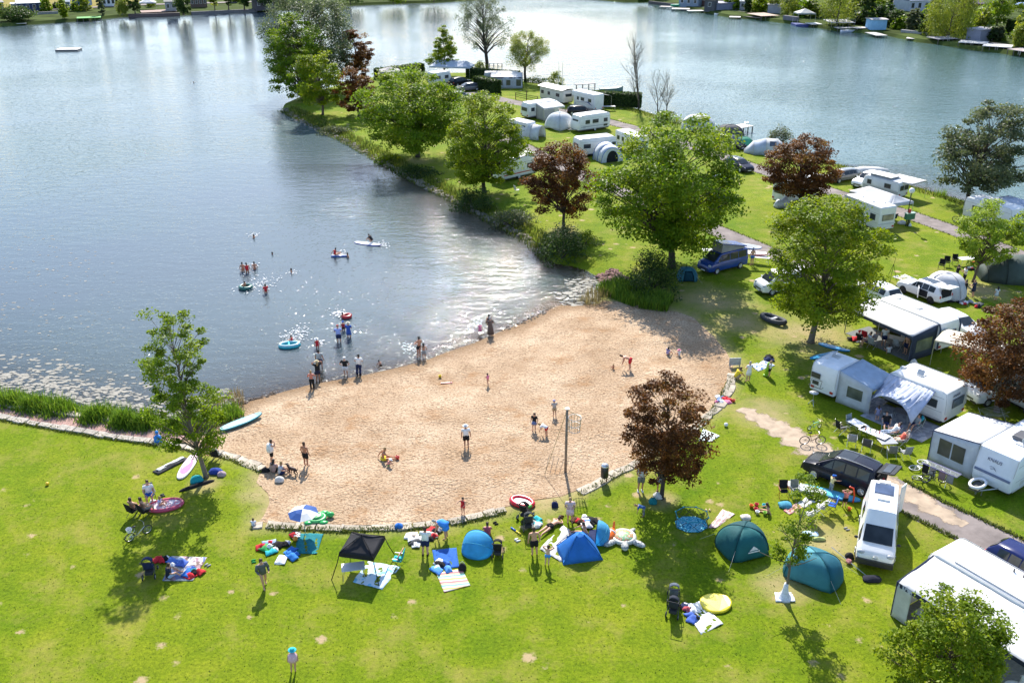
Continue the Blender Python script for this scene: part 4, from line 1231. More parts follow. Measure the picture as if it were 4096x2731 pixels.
def tunnel_tent(label,pos,rz,stations,color,group='tents',name='tunnel_tent',band=None,window=None,cat='tent',ends=(True,True),arch_door=None,z=None):
 """arched canvas along +x: stations (x, half width, height)"""
 T=thing(name,label,cat,(pos[0],pos[1],gz(*pos) if z is None else z),rz,group)
 K=14
 def arc(x,w,h,off=0): return [(x,-(w+off)*math.cos(math.pi*k/K) if True else 0,max(0.0,(h+off)*math.sin(math.pi*k/K) ** 0.75)) for k in range(K+1)]
 for i in range(len(stations)-1):
  c=color[i % len(color)]
  a,b=stations[i],stations[i+1]
  o=MB().loft([arc(*a),arc(*[p+(q-p)*.5 for p,q in zip(a,b)][:1]+[(a[1]+b[1])*.485,(a[2]+b[2])*.485]) if False else arc((a[0]+b[0])/2,(a[1]+b[1])*.49,(a[2]+b[2])*.49),arc(*b)],cap=False,closed=False).build('canvas_section',canvas(c),T,True)
  s=o.modifiers.new('thick','SOLIDIFY'); s.thickness=.014
 for s_ in stations:
  if s_[2]>.5: MB().tube(arc(*s_,.015),.03 if band else .02,5).build('hoop',cloth(band or tuple(x*.5 for x in color[0])),T)
 for e,s_ in ((ends[0],stations[0]),(ends[1],stations[-1])):
  if s_[2]<.3: continue
  pts=arc(*s_)
  if e=='open': continue
  MB().panel([(p[0],p[1]*.99,p[2]*.99) for p in pts],.012).build('end_wall',canvas(color[-1]),T)
  if e=='door':
   MB().panel([(p[0]+(.012 if s_ is stations[-1] else -.012),p[1]*.55,p[2]*.8) for p in pts],.012).build('doorway',cloth((.02,.022,.022)),T)  # near-black panel paints the shade inside the doorway
 if window:
  for (x,th,w,hh_) in window:
   w_=[s_ for s_ in stations if s_[0] <= x][-1]
   k0=[(x-w/2,-(w_[1]+.03)*math.cos(t),(w_[2]+.03)*math.sin(t) ** .75) for t in (th,th+hh_)]
   MB().panel([k0[0],(x+w/2,k0[0][1],k0[0][2]),(x+w/2,k0[1][1],k0[1][2]),k0[1]],.02).build('window',glassm((.05,.06,.08)),T)
 return T

def beach_shelter(label,pos,rz,w,d,h,color,stripe=None,group='pop-up beach shelters',bottom=None):
 """half-dome pop-up shelter, closed back towards -x, open front towards +x"""
 T=thing('beach_shelter',label,'beach shelter',pos,rz,group)
 n,m=14,8; mb=MB(); vs=[]
 for i in range(n+1):
  t=math.pi*i/n
  for j in range(m+1):
   v=j/m*math.pi/2
   vs.append((-d*math.sin(v)*math.sin(t) ** .6*1.0,-w/2*math.cos(t),h*math.sin(t) ** .8*math.cos(v)))
 mb.add(vs,[(i*(m+1)+j,(i+1)*(m+1)+j,(i+1)*(m+1)+j+1,i*(m+1)+j+1) for i in range(n) for j in range(m)])
 o=mb.build('canopy',canvas(color,.5),T,True); s=o.modifiers.new('thick','SOLIDIFY'); s.thickness=.012
 MB().tube([(.0,-w/2*math.cos(math.pi*i/n),h*math.sin(math.pi*i/n) ** .8) for i in range(n+1)],.02,5).build('rim',cloth(stripe or tuple(x*.4 for x in color)),T)
 MB().tube([(-d*math.sin(math.pi/4)*math.sin(math.pi*i/n) ** .6,-w/2*math.cos(math.pi*i/n),h*math.sin(math.pi*i/n) ** .8*math.cos(math.pi/4)+.01) for i in range(n+1)],.013,4).build('seam',cloth(tuple(x*.6 for x in color)),T)
 k=[(-d*math.sin(math.pi*i/n) ** .6,-w/2*math.cos(math.pi*i/n)) for i in range(n+1)]
 MB().prism(k+[(.5,w/2*.9),(.5,-w/2*.9)],.005,.02).build('floor',cloth(bottom or tuple(x*.5 for x in color)),T)
 return T

def pyramid_tent(label,pos,rz,a,b,h,color,group='pop-up beach shelters',edge=None,open_side=1):
 T=thing('beach_shelter',label,'beach shelter',pos,rz,group)
 c=[(-a,-b),(a,-b),(a,b),(-a,b)]; tp=[(-a*.18,-b*.18),(a*.18,-b*.18),(a*.18,b*.18),(-a*.18,b*.18)]
 for i in range(4):
  p,q=c[i],c[(i+1) % 4]; r_,s=tp[i],tp[(i+1) % 4]
  z0=0 if i != open_side else h*.55
  k=z0/h
  P0=(p[0]+(r_[0]-p[0])*k,p[1]+(r_[1]-p[1])*k,z0); Q0=(q[0]+(s[0]-q[0])*k,q[1]+(s[1]-q[1])*k,z0)
  MB().patch(P0,Q0,(*s,h*.94),(*r_,h*.94),6,6,bul=.10,wr=.012,thick=.012,seed=i).build('panel',canvas(color,.45),T,True)
 MB().add([(*t_,h*.94) for t_ in tp]+[(0,0,h)],[(0,1,4),(1,2,4),(2,3,4),(3,0,4)]).build('peak',canvas(color),T)
 for i in range(4):
  MB().tube([(*c[i],.02),((c[i][0]*.55+tp[i][0]*.45)*1.06,(c[i][1]*.55+tp[i][1]*.45)*1.06,h*.46),(*tp[i],h*.95)],.018,5).build('pole_sleeve',cloth(edge or tuple(x*.5 for x in color)),T)
 MB().box(-a*.97,a*.97,-b*.97,b*.97,.004,.016).build('floor',cloth(tuple(x*.5 for x in color)),T)
 return T

def canopy(label,pos,rz,a,b,eave,peak,color,leg=None,group='sun canopies',cat='canopy',val=.22,spl=0.0,name='canopy',ridge=0.0,legm=None,z=None,sag=.06):
 """pyramid or ridge roof on four legs with a hanging valance"""
 T=thing(name,label,cat,(pos[0],pos[1],gz(*pos) if z is None else z),rz,group)
 c=[(-a,-b),(a,-b),(a,b),(-a,b)]
 tp=[(-ridge,0),(ridge,0),(ridge,0),(-ridge,0)]
 for i in range(4):
  p,q=c[i],c[(i+1) % 4]; r_,s=tp[i],tp[(i+1) % 4]
  MB().patch((*p,eave),(*q,eave),(*s,peak),(*r_,peak),8,6,sag=sag,wr=.008,thick=.012,seed=i).build('roof_panel',canvas(color),T,True)
  if val: MB().panel([(*p,eave-val),(*q,eave-val),(*q,eave),(*p,eave)],.01).build('valance',canvas(tuple(x*.9 for x in color)),T)
 for p in c:
  MB().tube([(p[0]*(1+spl),p[1]*(1+spl),0),(p[0]*(1+spl*.3),p[1]*(1+spl*.3),eave*.6),(p[0]*.985,p[1]*.985,eave)],.026,6).build('leg',legm or metal(leg or ALU),T)
 return T

# ================================================================== camping furniture and beach things
def camp_chair(label,pos,rz,color,frame=ALU,group='camping chairs',recl=0.0,name='camp_chair',cat='chair',scale=1.0,arms_=True,towel=None):
 T=thing(name,label,cat,pos,rz,group,scale)
 bx=-.24-.25*recl; bz=1.02-.14*recl
 MB().patch((-.24,-.24,.43),(.24,-.24,.47),(.24,.24,.47),(-.24,.24,.43),5,5,sag=.05,thick=.02).build('seat',cloth(color),T,True)
 MB().patch((-.24,-.24,.46),(-.24,.24,.46),(bx-.10,.24,bz),(bx-.10,-.24,bz),5,6,bul=-.03,thick=.02).build('backrest',cloth(color),T,True)
 for s in (-1,1):
  MB().tube([(.26,s*.27,.02),(-.20,s*.27,.62)],.014,5).build('leg',metal(frame),T)
  MB().tube([(-.30,s*.27,.02),(.24,s*.27,.47)],.014,5).build('leg',metal(frame),T)
  MB().tube([(-.22,s*.26,.44),(bx-.11,s*.26,bz+.01)],.014,5).build('back_post',metal(frame),T)
  if arms_: MB().box(-.26,.24,s*.29-.025,s*.29+.025,.62,.645).build('armrest',plastic(tuple(x*.5 for x in frame)),T)
 if towel:
  MB().patch((.05,-.22,.50),(.05,.22,.50),(bx-.02,.22,bz+.05),(bx-.02,-.22,bz+.05),5,7,sag=.1,wr=.02,thick=.025).build('towel',cloth(towel),T,True)
 return T

def table(label,pos,rz,a,b,h,color,group='camping tables',name='camping_table'):
 T=thing(name,label,'table',pos,rz,group)
 MB().box(-a,a,-b,b,h-.03,h).build('tabletop',plastic(color),T,bevel=.01)
 for x in (-1,1):
  for y in (-1,1):
   MB().tube([(x*(a-.02),y*(b-.03),0),(x*(a-.14),y*(b-.06),h-.03)],.016,5).build('leg',metal(ALU),T)
 return T

def bicycle(label,pos,rz,color,wheel_r=.34,fallen=False,group='bicycles',basket=None,tyre=(.02,.02,.02),rimc=ALU,lean=.12,scale=1.0,low=False):
 T=thing('bicycle',label,'bicycle',pos,rz,group,scale)
 T.rotation_euler=(R(84) if fallen else lean,0,rz)
 if fallen: T.location.z+=.08
 r=wheel_r; bx=.52
 fm=metal(color)
 for x in (-bx,bx):
  w=MB().torus((x,0,r),r-.02,.024,22,6,'y').build('wheel',rubber(tyre),T,True)
  rm=MB().torus((x,0,r),r-.055,.013,22,5,'y')
  for k in range(8):
   a=math.pi*k/8
   rm.tube([(x+math.cos(a)*(r-.05),.01,r+math.sin(a)*(r-.05)),(x-math.cos(a)*(r-.05),-.01,r-math.sin(a)*(r-.05))],.004,3)
  rm.build('rim',metal(rimc),w)
 bb=(-.06,0,r-.06); st_=(-.20,0,r+.42); hd=(.36,0,r+.46); hd2=(.39,0,r+.30)
 f=MB().tube([bb,st_],.02,6).tube([bb,hd2],.022,6).tube([(-bx,0,r),bb],.014,5).tube([(-bx,0,r),(-.17,0,r+.34)],.013,5).tube([hd,hd2,(bx,0,r)],.018,6)
 if not low: f.tube([(-.18,0,r+.36),hd],.02,6)
 f.tube([(st_),(-.21,0,r+.55)],.014,5)
 f.build('frame',fm,T)
 MB().ball((-.23,0,r+.58),.12,8,5,(1.15,.6,.35)).build('saddle',rubber(),T,True)
 MB().tube([hd,(.33,0,r+.62)],.016,5).tube([(.22,-.28,r+.66),(.33,-.1,r+.64),(.33,.1,r+.64),(.22,.28,r+.66)],.014,5).build('handlebar',metal((.25,.25,.25)),T)
 MB().tube([(bb[0],-.08,bb[2]),(bb[0]+.14,-.08,bb[2]-.1)],.012,4).tube([(bb[0],.08,bb[2]),(bb[0]-.14,.08,bb[2]+.1)],.012,4).torus((bb[0],-.05,bb[2]),.085,.01,14,4,'y').build('crank',metal((.2,.2,.2)),T)
 if basket:
  MB().lathe([(.13,0),(.17,.2),(.16,.2),(.12,.02)],10,(-.5,0,2*r+.1)).build('basket',plastic(basket),T)
 return T

def stroller(label,pos,rz,color,frame=(.1,.1,.1),group='pushchairs',scale=1.0):
 T=thing('stroller',label,'stroller',pos,rz,group,scale)
 MB().patch((.18,-.2,.48),(.18,.2,.48),(-.12,.2,.42),(-.12,-.2,.42),4,4,sag=.06,thick=.05).build('seat',cloth(color),T,True)
 MB().patch((-.12,-.2,.42),(-.12,.2,.42),(-.30,.2,.92),(-.30,-.2,.92),4,5,bul=-.05,thick=.05).build('backrest',cloth(color),T,True)
 mb=MB(); vs=[]
 for i in range(9):
  t=math.pi*i/8
  for j in range(6):
   u=j/5*1.7
   vs.append((-.30+.34*math.sin(u),-.22*math.cos(t),.84+.26*math.sin(t)*math.cos(u*.75)))
 mb.add(vs,[(i*6+j,(i+1)*6+j,(i+1)*6+j+1,i*6+j+1) for i in range(8) for j in range(5)])
 o=mb.build('sun_hood',cloth(color),T,True); o.modifiers.new('thick','SOLIDIFY').thickness=.015
 for s in (-1,1):
  MB().tube([(.42,s*.24,.12),(.1,s*.24,.46),(-.36,s*.24,1.0),(-.52,s*.24,1.06)],.016,5).tube([(-.32,s*.26,.14),(.08,s*.24,.46)],.016,5).build('frame_tube',metal(frame),T)
  for x,r in ((.42,.10),(-.32,.14)):
   w=MB().torus((x,s*.27,r),r-.025,.028,14,6,'y').build('wheel',rubber(),T,True)
   MB().tube([(x,s*.27-.02,r),(x,s*.27+.02,r)],r*.55,8).build('hub',plastic(LGREY),w)
 MB().tube([(-.52,-.24,1.06),(-.52,.24,1.06)],.02,6).build('handle',rubber(),T)
 MB().box(-.24,.22,-.18,.18,.16,.32).build('basket',cloth((.05,.05,.05)),T,bevel=.03)
 return T

def board(label,pos,rz,L,W,color,top=None,fin=True,group='paddleboards',th=.12,z=None,tilt=(0,0),name='paddleboard',pad=None,cat='paddleboard',side=None):
 T=thing(name,label,cat,(*pos,(gz(*pos) if z is None else z)),rz,group)
 T.rotation_euler=(tilt[0],tilt[1],rz)
 n=26
 def outline(k=1.0):
  pts=[]
  for i in range(n):
   t=2*math.pi*i/n
   x=math.cos(t); y=math.sin(t)
   wy=(abs(y) ** .72)*(1 if y>0 else -1)*(1-.18*(x>0)*x ** 2)
   pts.append((x*L/2*(1-(1-k)*W/L),wy*W/2*k))
  return pts
 rock=lambda x: .10*max(0,x/(L/2)) ** 3
 ring=lambda k,z: [(x,y,z+rock(x)) for x,y in outline(k)]
 MB().loft([ring(.9,.0),ring(1,.03),ring(1,th-.03),ring(.93,th)],True).build('hull',vinyl(side or color),T,True)
 MB().loft([ring(.90,th-.01),ring(.90,th+.008)],True).build('deck',vinyl(top or color),T)
 if pad is not None:
  pts=[(x*.52-L*.06,y*.74,th+.008+rock(x*.52)) for x,y in outline(1)]
  MB().loft([pts,[(x,y,z+.012) for x,y,z in pts]],True).build('grip_pad',rubber(pad),T)
 if fin:
  MB().panel([(-L/2+.12,0,.0),(-L/2+.38,0,0),(-L/2+.16,0,-.2)],.02).build('fin',plastic((.03,.03,.03)),T) if th<0 else None
 MB().tube([(L*.36,0,th+.02),(L*.38,0,th+.05),(L*.40,0,th+.02)],.012,4).build('ring',metal(ALU),T)
 return T

def pattern(name,kind,cols,scale=3.0,rough=0.9,angle=0.0):
 """printed cloth: stripes, checks or blotches of the given colours"""
 key=('pat',name,kind,tuple(cols),scale)
 if key in MATS: return MATS[key]
 m,nt,b=nodes(name)
 tc=nt.nodes.new('ShaderNodeTexCoord')
 mp=N(nt,'ShaderNodeMapping'); mp.inputs['Rotation'].default_value=(0,0,angle); nt.links.new(tc.outputs['Object'],mp.inputs['Vector'])
 if kind=='stripes':
  w=N(nt,'ShaderNodeTexWave',Scale=scale,Distortion=0.5); w.wave_profile='SAW'; nt.links.new(mp.outputs[0],w.inputs['Vector']); f=w.outputs['Fac']
 elif kind=='blotch':
  w=noise_tex(nt,scale,3,0.6,mp.outputs[0]); f=w.outputs[0]
 else:
  w=N(nt,'ShaderNodeTexVoronoi',Scale=scale); nt.links.new(mp.outputs[0],w.inputs['Vector'])
  s=N(nt,'ShaderNodeSeparateColor'); nt.links.new(w.outputs['Color'],s.inputs[0]); f=s.outputs[0]
 k=len(cols)
 r=ramp(nt,[((i/k) if kind != 'blotch' else 0.28+0.44*i/k,c) for i,c in enumerate(cols)],f); r.color_ramp.interpolation='CONSTANT'
 nt.links.new(r.outputs[0],b.inputs['Base Color']); b.inputs['Roughness'].default_value=rough
 b.inputs['Specular IOR Level'].default_value=0.2
 n2=noise_tex(nt,7,3,0.6,tc.outputs['Object']); bp=N(nt,'ShaderNodeBump',Strength=0.6,Distance=0.03)
 nt.links.new(n2.outputs[0],bp.inputs['Height']); nt.links.new(bp.outputs[0],b.inputs['Normal'])
 MATS[key]=m
 return m

def blanket(label,corners,m,group='blankets and towels',name='blanket',wr=.075,cat='blanket',z=None,n=14):
 c=(sum(p[0] for p in corners)/4,sum(p[1] for p in corners)/4); zz=gz(*c) if z is None else z
 P=[(p[0]-c[0],p[1]-c[1],.015) for p in corners]
 mb=MB().patch(*P,n,n,wr=wr,thick=.012,freq=2.2,seed=c[0]*7)
 return single(mb,name,label,cat,m if not isinstance(m,tuple) else cloth(m),(c[0],c[1],zz+.01),0,group,True)

def lump(name,label,cat,pos,size,color,rz=0.0,group='bags and clothes left on the ground',rough=.25,m=None,strap=None):
 """soft bag or heap of cloth"""
 T=thing(name,label,cat,pos,rz,group)
 k=random.Random(int(pos[0]*100)+int(pos[1]*37))
 rings=[]
 for j in range(6):
  t=j/5; rr_=[1.0,1.08,1.02,.9,.62,.12][j]
  rings.append([(size[0]/2*rr_*math.copysign(abs(math.cos(a)) ** .6,math.cos(a))*(1+rough*(k.random()-.5)),size[1]/2*rr_*math.copysign(abs(math.sin(a)) ** .6,math.sin(a))*(1+rough*(k.random()-.5)),size[2]*t*(1+.15*rough*(k.random()-.5))) for a in [2*math.pi*q/12 for q in range(12)]])
 MB().loft(rings).build('body' if 'bag' in cat or 'back' in cat else 'cloth',m or cloth(color),T,True)
 if strap is not None:
  MB().tube([(-size[0]*.3,0,size[2]*.95),(0,.02,size[2]*1.25),(size[0]*.3,0,size[2]*.95)],.018,5).build('strap',cloth(strap),T)
 return T

def shoes(label,pos,rz,color,group='pairs of shoes on the grass'):
 T=thing('pair_of_shoes',label,'shoes',pos,rz,group)
 for s in (-1,1):
  a=.25*s
  MB().tube([(-.10,s*.09,.035),(0,s*.09+.01,.04),(.13,s*.09+a*.08,.03)],[.045,.05,.035],7).build('shoe',cloth(color),T,True)
 return T

def heap(label,pos,cols,r=.5,n=7,group='heaps of clothes and bags',seed=1,name='heap_of_clothes',cat='clothes'):
 T=thing(name,label,cat,pos,0,group); k=random.Random(seed)
 for i in range(n):
  a=k.random()*6.28; d=r*math.sqrt(k.random()); c=cols[i % len(cols)]
  s=.16+.2*k.random(); M_=Matrix.Rotation(k.random()*6,4,'Z'); x,y,z_=d*math.cos(a),d*math.sin(a),.04+.12*(1-d/r)*k.random()
  Q=[M_ @ Vector((sx*s*(.7+.6*k.random()),sy*s*(.5+.6*k.random()),.03*k.random()))+Vector((x,y,z_)) for sx,sy in ((-1,-1),(1,-1),(1,1),(-1,1))]
  MB().patch(*Q,6,6,wr=.07,bul=.10+.08*k.random(),thick=.03,freq=1.5,seed=i).build('garment',cloth(c),T,True)
 return T

def umbrella(label,pos,r,h,c1,c2,tilt=0.0,group=None,rz=0):
 T=thing('parasol',label,'parasol',pos,rz,group)
 MB().tube([(0,0,0),(0,0,h)],.02,6).build('pole',metal(WHITE),T)
 for k in range(8):
  a0,a1=2*math.pi*k/8,2*math.pi*(k+1)/8
  f=lambda rr_,a: (rr_*math.cos(a),rr_*math.sin(a),h-.42*(rr_/r) ** 1.7*r*.8)
  vs=[(0,0,h)]+[f(r*.5,a0),f(r*.5,a1),f(r,a0),f(r,a1)]
  o=MB().add(vs,[(0,1,2),(1,3,4,2)]).build('panel',canvas(c1 if k % 4<2 else c2),T)
  o.modifiers.new('thick','SOLIDIFY').thickness=.01
  MB().tube([(0,0,h-.01),(*f(r,a0)[:2],f(r,a0)[2]-.015)],.008,4).build('rib',metal(ALU),T)
 return T

# ================================================================== trees in their places
tree('young_ash_tree','slender leaning young ash with open crown beside the pink paddleboard',(-18.79,49.94),11.16,2.15,1.9,'ash','column',5600,.18,120,(-1.2,0.2),3,None,bark=BARKG,tr=.14,gap=.2,branch=.9,spread=.2)
tree('copper_maple','copper-leaved maple standing on the lawn beside the sand with two people under it',(8.96,47.85),7.92,2.55,1.7,'purple','egg',8200,.17,150,(-.15,0),5,None,bark=BARKD,tr=.13,branch=.7)
tree('large_maple','largest spreading green maple, between the dark bush and the blue camper van',(15.18,87.63),14.52,6.2,2.6,'maple','broad',17000,.30,250,(.2,0),8,None,tr=.34,bark=BARKD,gap=.1)
tree('linden_tree','yellow-green linden with a dense crown in front of the black inflatable boat',(24.10,69.87),11.93,4.35,2.4,'linden','egg',14500,.23,220,(.1,0),12,None,bark=BARKG,tr=.24,gap=.06)
tree('copper_maple','copper maple behind the awnings, nearest the right edge of the lawn',(33.51,58.41),8.24,3.75,1.7,'purple','egg',9500,.20,160,(.7,0),15,None,bark=BARKG,tr=.17,cx=(.3,0))
tree('yellow_maple','small golden-green maple with its trunk beside the dark green tunnel tent',(43.10,83.62),7.78,3.1,2.0,'yellow','round',6200,.22,120,(.9,0),17,None,tr=.12,gap=.16,branch=.7,cx=(.2,0))
tree('young_linden','bright young linden in front of the big white awning at the bottom of the lawn',(18.42,31.13),6.26,2.4,.9,'linden','egg',9500,.16,150,(0,0),21,None,tr=.12,gap=.08)
tree('copper_maple','copper maple on the bank above the round dark bush',(5.75,99.42),9.38,3.9,2.1,'purple','round',9000,.24,150,(-.3,0),23,None,bark=BARKD,tr=.17,cx=(-.2,0))
tree('copper_maple','copper maple in front of the camper by the middle path',(32.40,105.20),8.83,4.1,2.2,'purple','round',9000,.25,150,(0,0),26,None,bark=BARKD,tr=.18)
tree('linden_tree','tall linden on the bank between the broad maple and the copper maple',(-3.24,113.89),11.71,4.9,1.6,'linden','egg',12500,.27,190,(-.2,0),29,None,tr=.26,bark=BARKD,gap=.06)
tree('broad_maple','broad deep green maple low over the bank of the bay',(-12.99,131.55),11.77,7.0,2.0,'maple','broad',14500,.32,220,(-.8,0),31,None,tr=.28,bark=BARKD,cx=(-.6,0))
tree('copper_maple','lower of the two copper maples behind the broad maple',(-25.62,160.42),8.16,3.4,1.2,'purple','egg',5200,.29,100,(0,0),33,None,bark=BARKD)
tree('copper_maple','upper copper maple outlined against the far water',(-29.30,185.54),10.85,3.3,3.6,'purple','round',4600,.30,100,(-.3,0),35,None,bark=BARKD,gap=.25)
tree('linden_tree','yellow-green linden near the tip of the peninsula',(-31.47,161.14),10.25,4.1,2.0,'linden','egg',6500,.30,120,(-.6,0),37,None,tr=.2)
tree('large_maple','tall dark green tree at the tip of the peninsula',(-38.33,176.12),14.40,5.6,1.2,'maple','egg',9500,.36,160,(-.4,0),39,None,tr=.3,gap=.05)
tree('grey_willow','tallest grey-green willow at the tip, behind the dark green tree',(-37.57,185.54),18.29,8.4,2.5,'grey','round',11000,.38,170,(-.3,0),41,None,tr=.34,hang=.25)
tree('conical_linden','small conical tree behind the white awning at the far end of the campsite',(-13.91,202.39),10.11,3.5,1.6,'linden','cone',4200,.32,90,(0,0),43,None,gap=.05)
tree('grey_willow','tall airy grey willow with a dark trunk at the far shore of the campsite',(-5.35,204.63),17.21,5.6,5.0,'grey','round',5200,.34,100,(-.6,0),45,None,tr=.38,bark=BARKD,gap=.3,branch=.8,hang=.3)
tree('round_willow','round-headed willow beside the striped awning house',(2.68,194.39),9.52,4.2,3.2,'willow','round',5600,.30,100,(.3,0),47,None,tr=.26,bark=BARKD,hang=.35,gap=.2)
bush('willow_shrub','small pale willow shrub behind the two masts',(8.56,190.37),1.9,3.05,'willow',1500,.28,49,None)
bare_tree('bare_tree','tall leafless tree at the water beyond the motorhome',(21.73,166.00),11.69,51,'leafless trees by the water')
bare_tree('bare_tree','shorter leafless tree with two stems at the water',(24.84,158.99),7.27,57,'leafless trees by the water',2)
tree('lakeside_willow','open-crowned grey-green tree at the water edge on the right',(53.63,109.39),11.64,5.6,2.3,'olive','egg',8000,.31,130,(1.3,0),53,None,tr=.22,bark=BARKD,gap=.16,branch=.9,cx=(.6,0))
bush('round_shrub','round light green shrub by the water beside the striped tunnel tent',(38.86,138.94),2.3,3.2,'olive',2200,.24,55,None)
bush('dark_shrub','round dark shrub on the bank under the copper maple',(4.96,90.67),2.9,3.4,'dark',3600,.2,59,None)
bush('dark_shrub','dark shrub at the foot of the largest maple',(12.60,81.19),3.0,3.7,'dark',4200,.2,61,None)
bush('willow_shrub','grey-green shrub on the bank under the tall linden',(-4.26,107.96),2.5,2.7,'dark',2500,.22,63,None,sx=1.2)
bush('willow_shrub','feathery green shrub on the bank left of the copper maple',(-0.05,101.60),2.2,1.9,'olive',1800,.2,64,None,sx=1.4)
bush('low_shrub','low shrub on the bank under the broad maple',(-12.29,123.04),2.2,1.3,'dark',1500,.24,65,None,sx=1.5)
bush('low_shrub','straggling shrub on the bank below the linden at the tip',(-27.46,148.98),2.2,1.0,'olive',1300,.26,66,None,sx=1.6)
bush('low_shrub','brown-green shrub on the bank left of the broad maple trunk',(-17.17,130.55),1.8,1.2,'linden',1100,.24,67,None,sx=1.3)
bush('low_shrub','low shrub between the round dark shrub and the red gravel heap',(7.62,94.45),1.6,1.3,'linden',900,.2,68,None)
bush('low_shrub','shrub by the far jetty beside the round-headed willow',(4.83,193.88),2.4,1.4,'dark',1000,.3,69,None,sx=1.4)
bush('low_shrub','leafy shrub at the foot of the tall grey willow',(-6.58,203.50),1.8,2.6,'willow',1000,.3,70,None)
bush('low_shrub','green shrub under the bare tree with two stems',(25.00,156.20),2.2,1.6,'willow',1200,.28,71,None,sx=1.4)
hedge('clipped_hedge','tall clipped hedge left of the striped awning house',(-6.62,185.54),(-2.74,180.49),1.6,2.4,'dark',72,None,2200,.28)
hedge('clipped_hedge','dark clipped hedge behind the motorhome with the awning',(12.16,170.31),(22.19,167.93),1.8,2.3,'dark',73,None,3600,.28)
hedge('clipped_hedge','low hedge at the water behind the grey parasol roof',(-27.28,197.52),(-18.68,204.63),1.6,1.9,'dark',74,None,2600,.3)
hedge('clipped_hedge','hedge at the water behind the striped awning house',(-8.93,199.12),(1.21,193.88),1.4,1.9,'dark',75,None,2200,.3)

# the sapling by the tents is thin, with single twigs and a white cloth tied round its foot
T=tree('sapling','thin sapling with sparse leaves and white cloth at its foot between two tents',(13.79,38.83),7.43,.95,2.2,'ash','column',1700,.13,40,(.55,.2),77,None,bark=BARKG,tr=.07,gap=.25,branch=1.0,spread=.33)
tw=MB()
for a,b in (((.2,.05,2.1),(-1.5,.2,2.75)),((.2,.05,2.0),(1.3,-.1,2.6)),((.3,.1,3.4),(-.7,.2,4.2)),((.3,.1,3.0),(1.0,0,3.7))):
 tw.tube([a,((a[0]+b[0])/2,(a[1]+b[1])/2,(a[2]+b[2])/2-.08),b],[.03,.022,.01],5)
tw.build('twigs',BARKG,T)

# reeds along the left bank, marsh grass, rushes
reed_m=leaf_material('reed_blade',[(0,(0.055,0.115,0.012)),(0.5,(0.120,0.225,0.020)),(1,(0.24,0.33,0.045))],0.35)
rg0=np.random.default_rng(5)
def along(pts,n,w,rg):
 P=np.array(pts); seg=np.linalg.norm(np.diff(P,axis=0),axis=1); cum=np.concatenate([[0],np.cumsum(seg)]); t=rg.uniform(0,cum[-1],n)
 i=np.clip(np.searchsorted(cum,t)-1,0,len(seg)-1); u=((t-cum[i])/seg[i])[:,None]
 q=P[i]*(1-u)+P[i+1]*u; d=(P[i+1]-P[i])/seg[i][:,None]
 return q+np.stack([-d[:,1],d[:,0]],1)*(rg.uniform(-.5,.5,(n,1))*w)
def with_z(q,dz=0.0):
 return np.column_stack([q,heights(q[:,0],q[:,1])[0]+dz])
ctr=along([(-41.04,60.81),(-36.29,60.01),(-32.80,59.11),(-29.29,57.97),(-25.89,56.88),(-22.63,55.93)],46,.8,rg0)
k_=rg0.integers(0,len(ctr),17000); off=rg0.normal(0,.62,(17000,2)); q=ctr[k_]+off
blades('reeds',with_z(q),1.35,.055,reed_m,6,.45,.5,np.exp(-(off ** 2).sum(1)/1.1)*rg0.uniform(.7,1.15,len(ctr))[k_])
q=along([(-22.21,55.99),(-21.01,57.36),(-19.81,58.41),(-19.06,59.04)],1500,2.0,rg0)
blades('marsh_grass',with_z(q),.75,.05,reed_m,7,.5,.6)
q=along([(8.85,83.17),(9.41,81.84),(10.36,80.33),(11.56,78.87),(13.92,77.86)],3800,2.4,rg0)
blades('marsh_grass',with_z(q),.95,.06,reed_m,8,.45,.6)
q=along([(6.34,78.87),(7.69,80.33),(8.35,82.06)],420,2.4,rg0)
blades('rushes',with_z(q,.1),.8,.03,leaf_material('rush_blade',[(0,(.10,.085,.05)),(1,(.24,.20,.12))]),9,.25,.5)
q=along([(-20.98,61.01),(-20.07,60.54),(-19.21,60.81)],260,2.6,rg0)
blades('rushes',with_z(q,.1),.7,.03,leaf_material('dry_rush_blade',[(0,(.10,.075,.05)),(1,(.22,.17,.12))]),10,.25,.5)
bank_m=leaf_material('bank_grass_blade',[(0,(0.040,0.070,0.012)),(0.5,(0.085,0.125,0.020)),(1,(0.19,0.19,0.05))],0.3)
q=along([(-39.24,167.54),(-30.98,154.51),(-23.06,141.19),(-16.16,129.08),(-10.31,118.72),(-6.07,111.98),(-1.37,103.54),(2.71,96.59),(4.33,91.06)],7500,3.2,rg0)
blades('bank_grass',with_z(q),.55,.07,bank_m,11,.5,.6)
q=along([(5.36,187.93),(18.50,168.72),(24.52,158.29),(31.03,147.11),(36.76,138.66),(43.14,128.12),(45.89,123.93),(49.63,115.86),(54.11,108.14),(57.21,103.05)],5200,2.0,rg0)
blades('bank_grass',with_z(q),.35,.08,bank_m,12,.5,.7)
for i,(p,n) in enumerate((((51.74,112.54),90),((48.19,118.72),60),((46.20,123.48),50))):
 q=np.array([p])+rg0.normal(0,.35,(n,2)); blades('rushes',with_z(q),.9,.05,reed_m,30+i,.3)

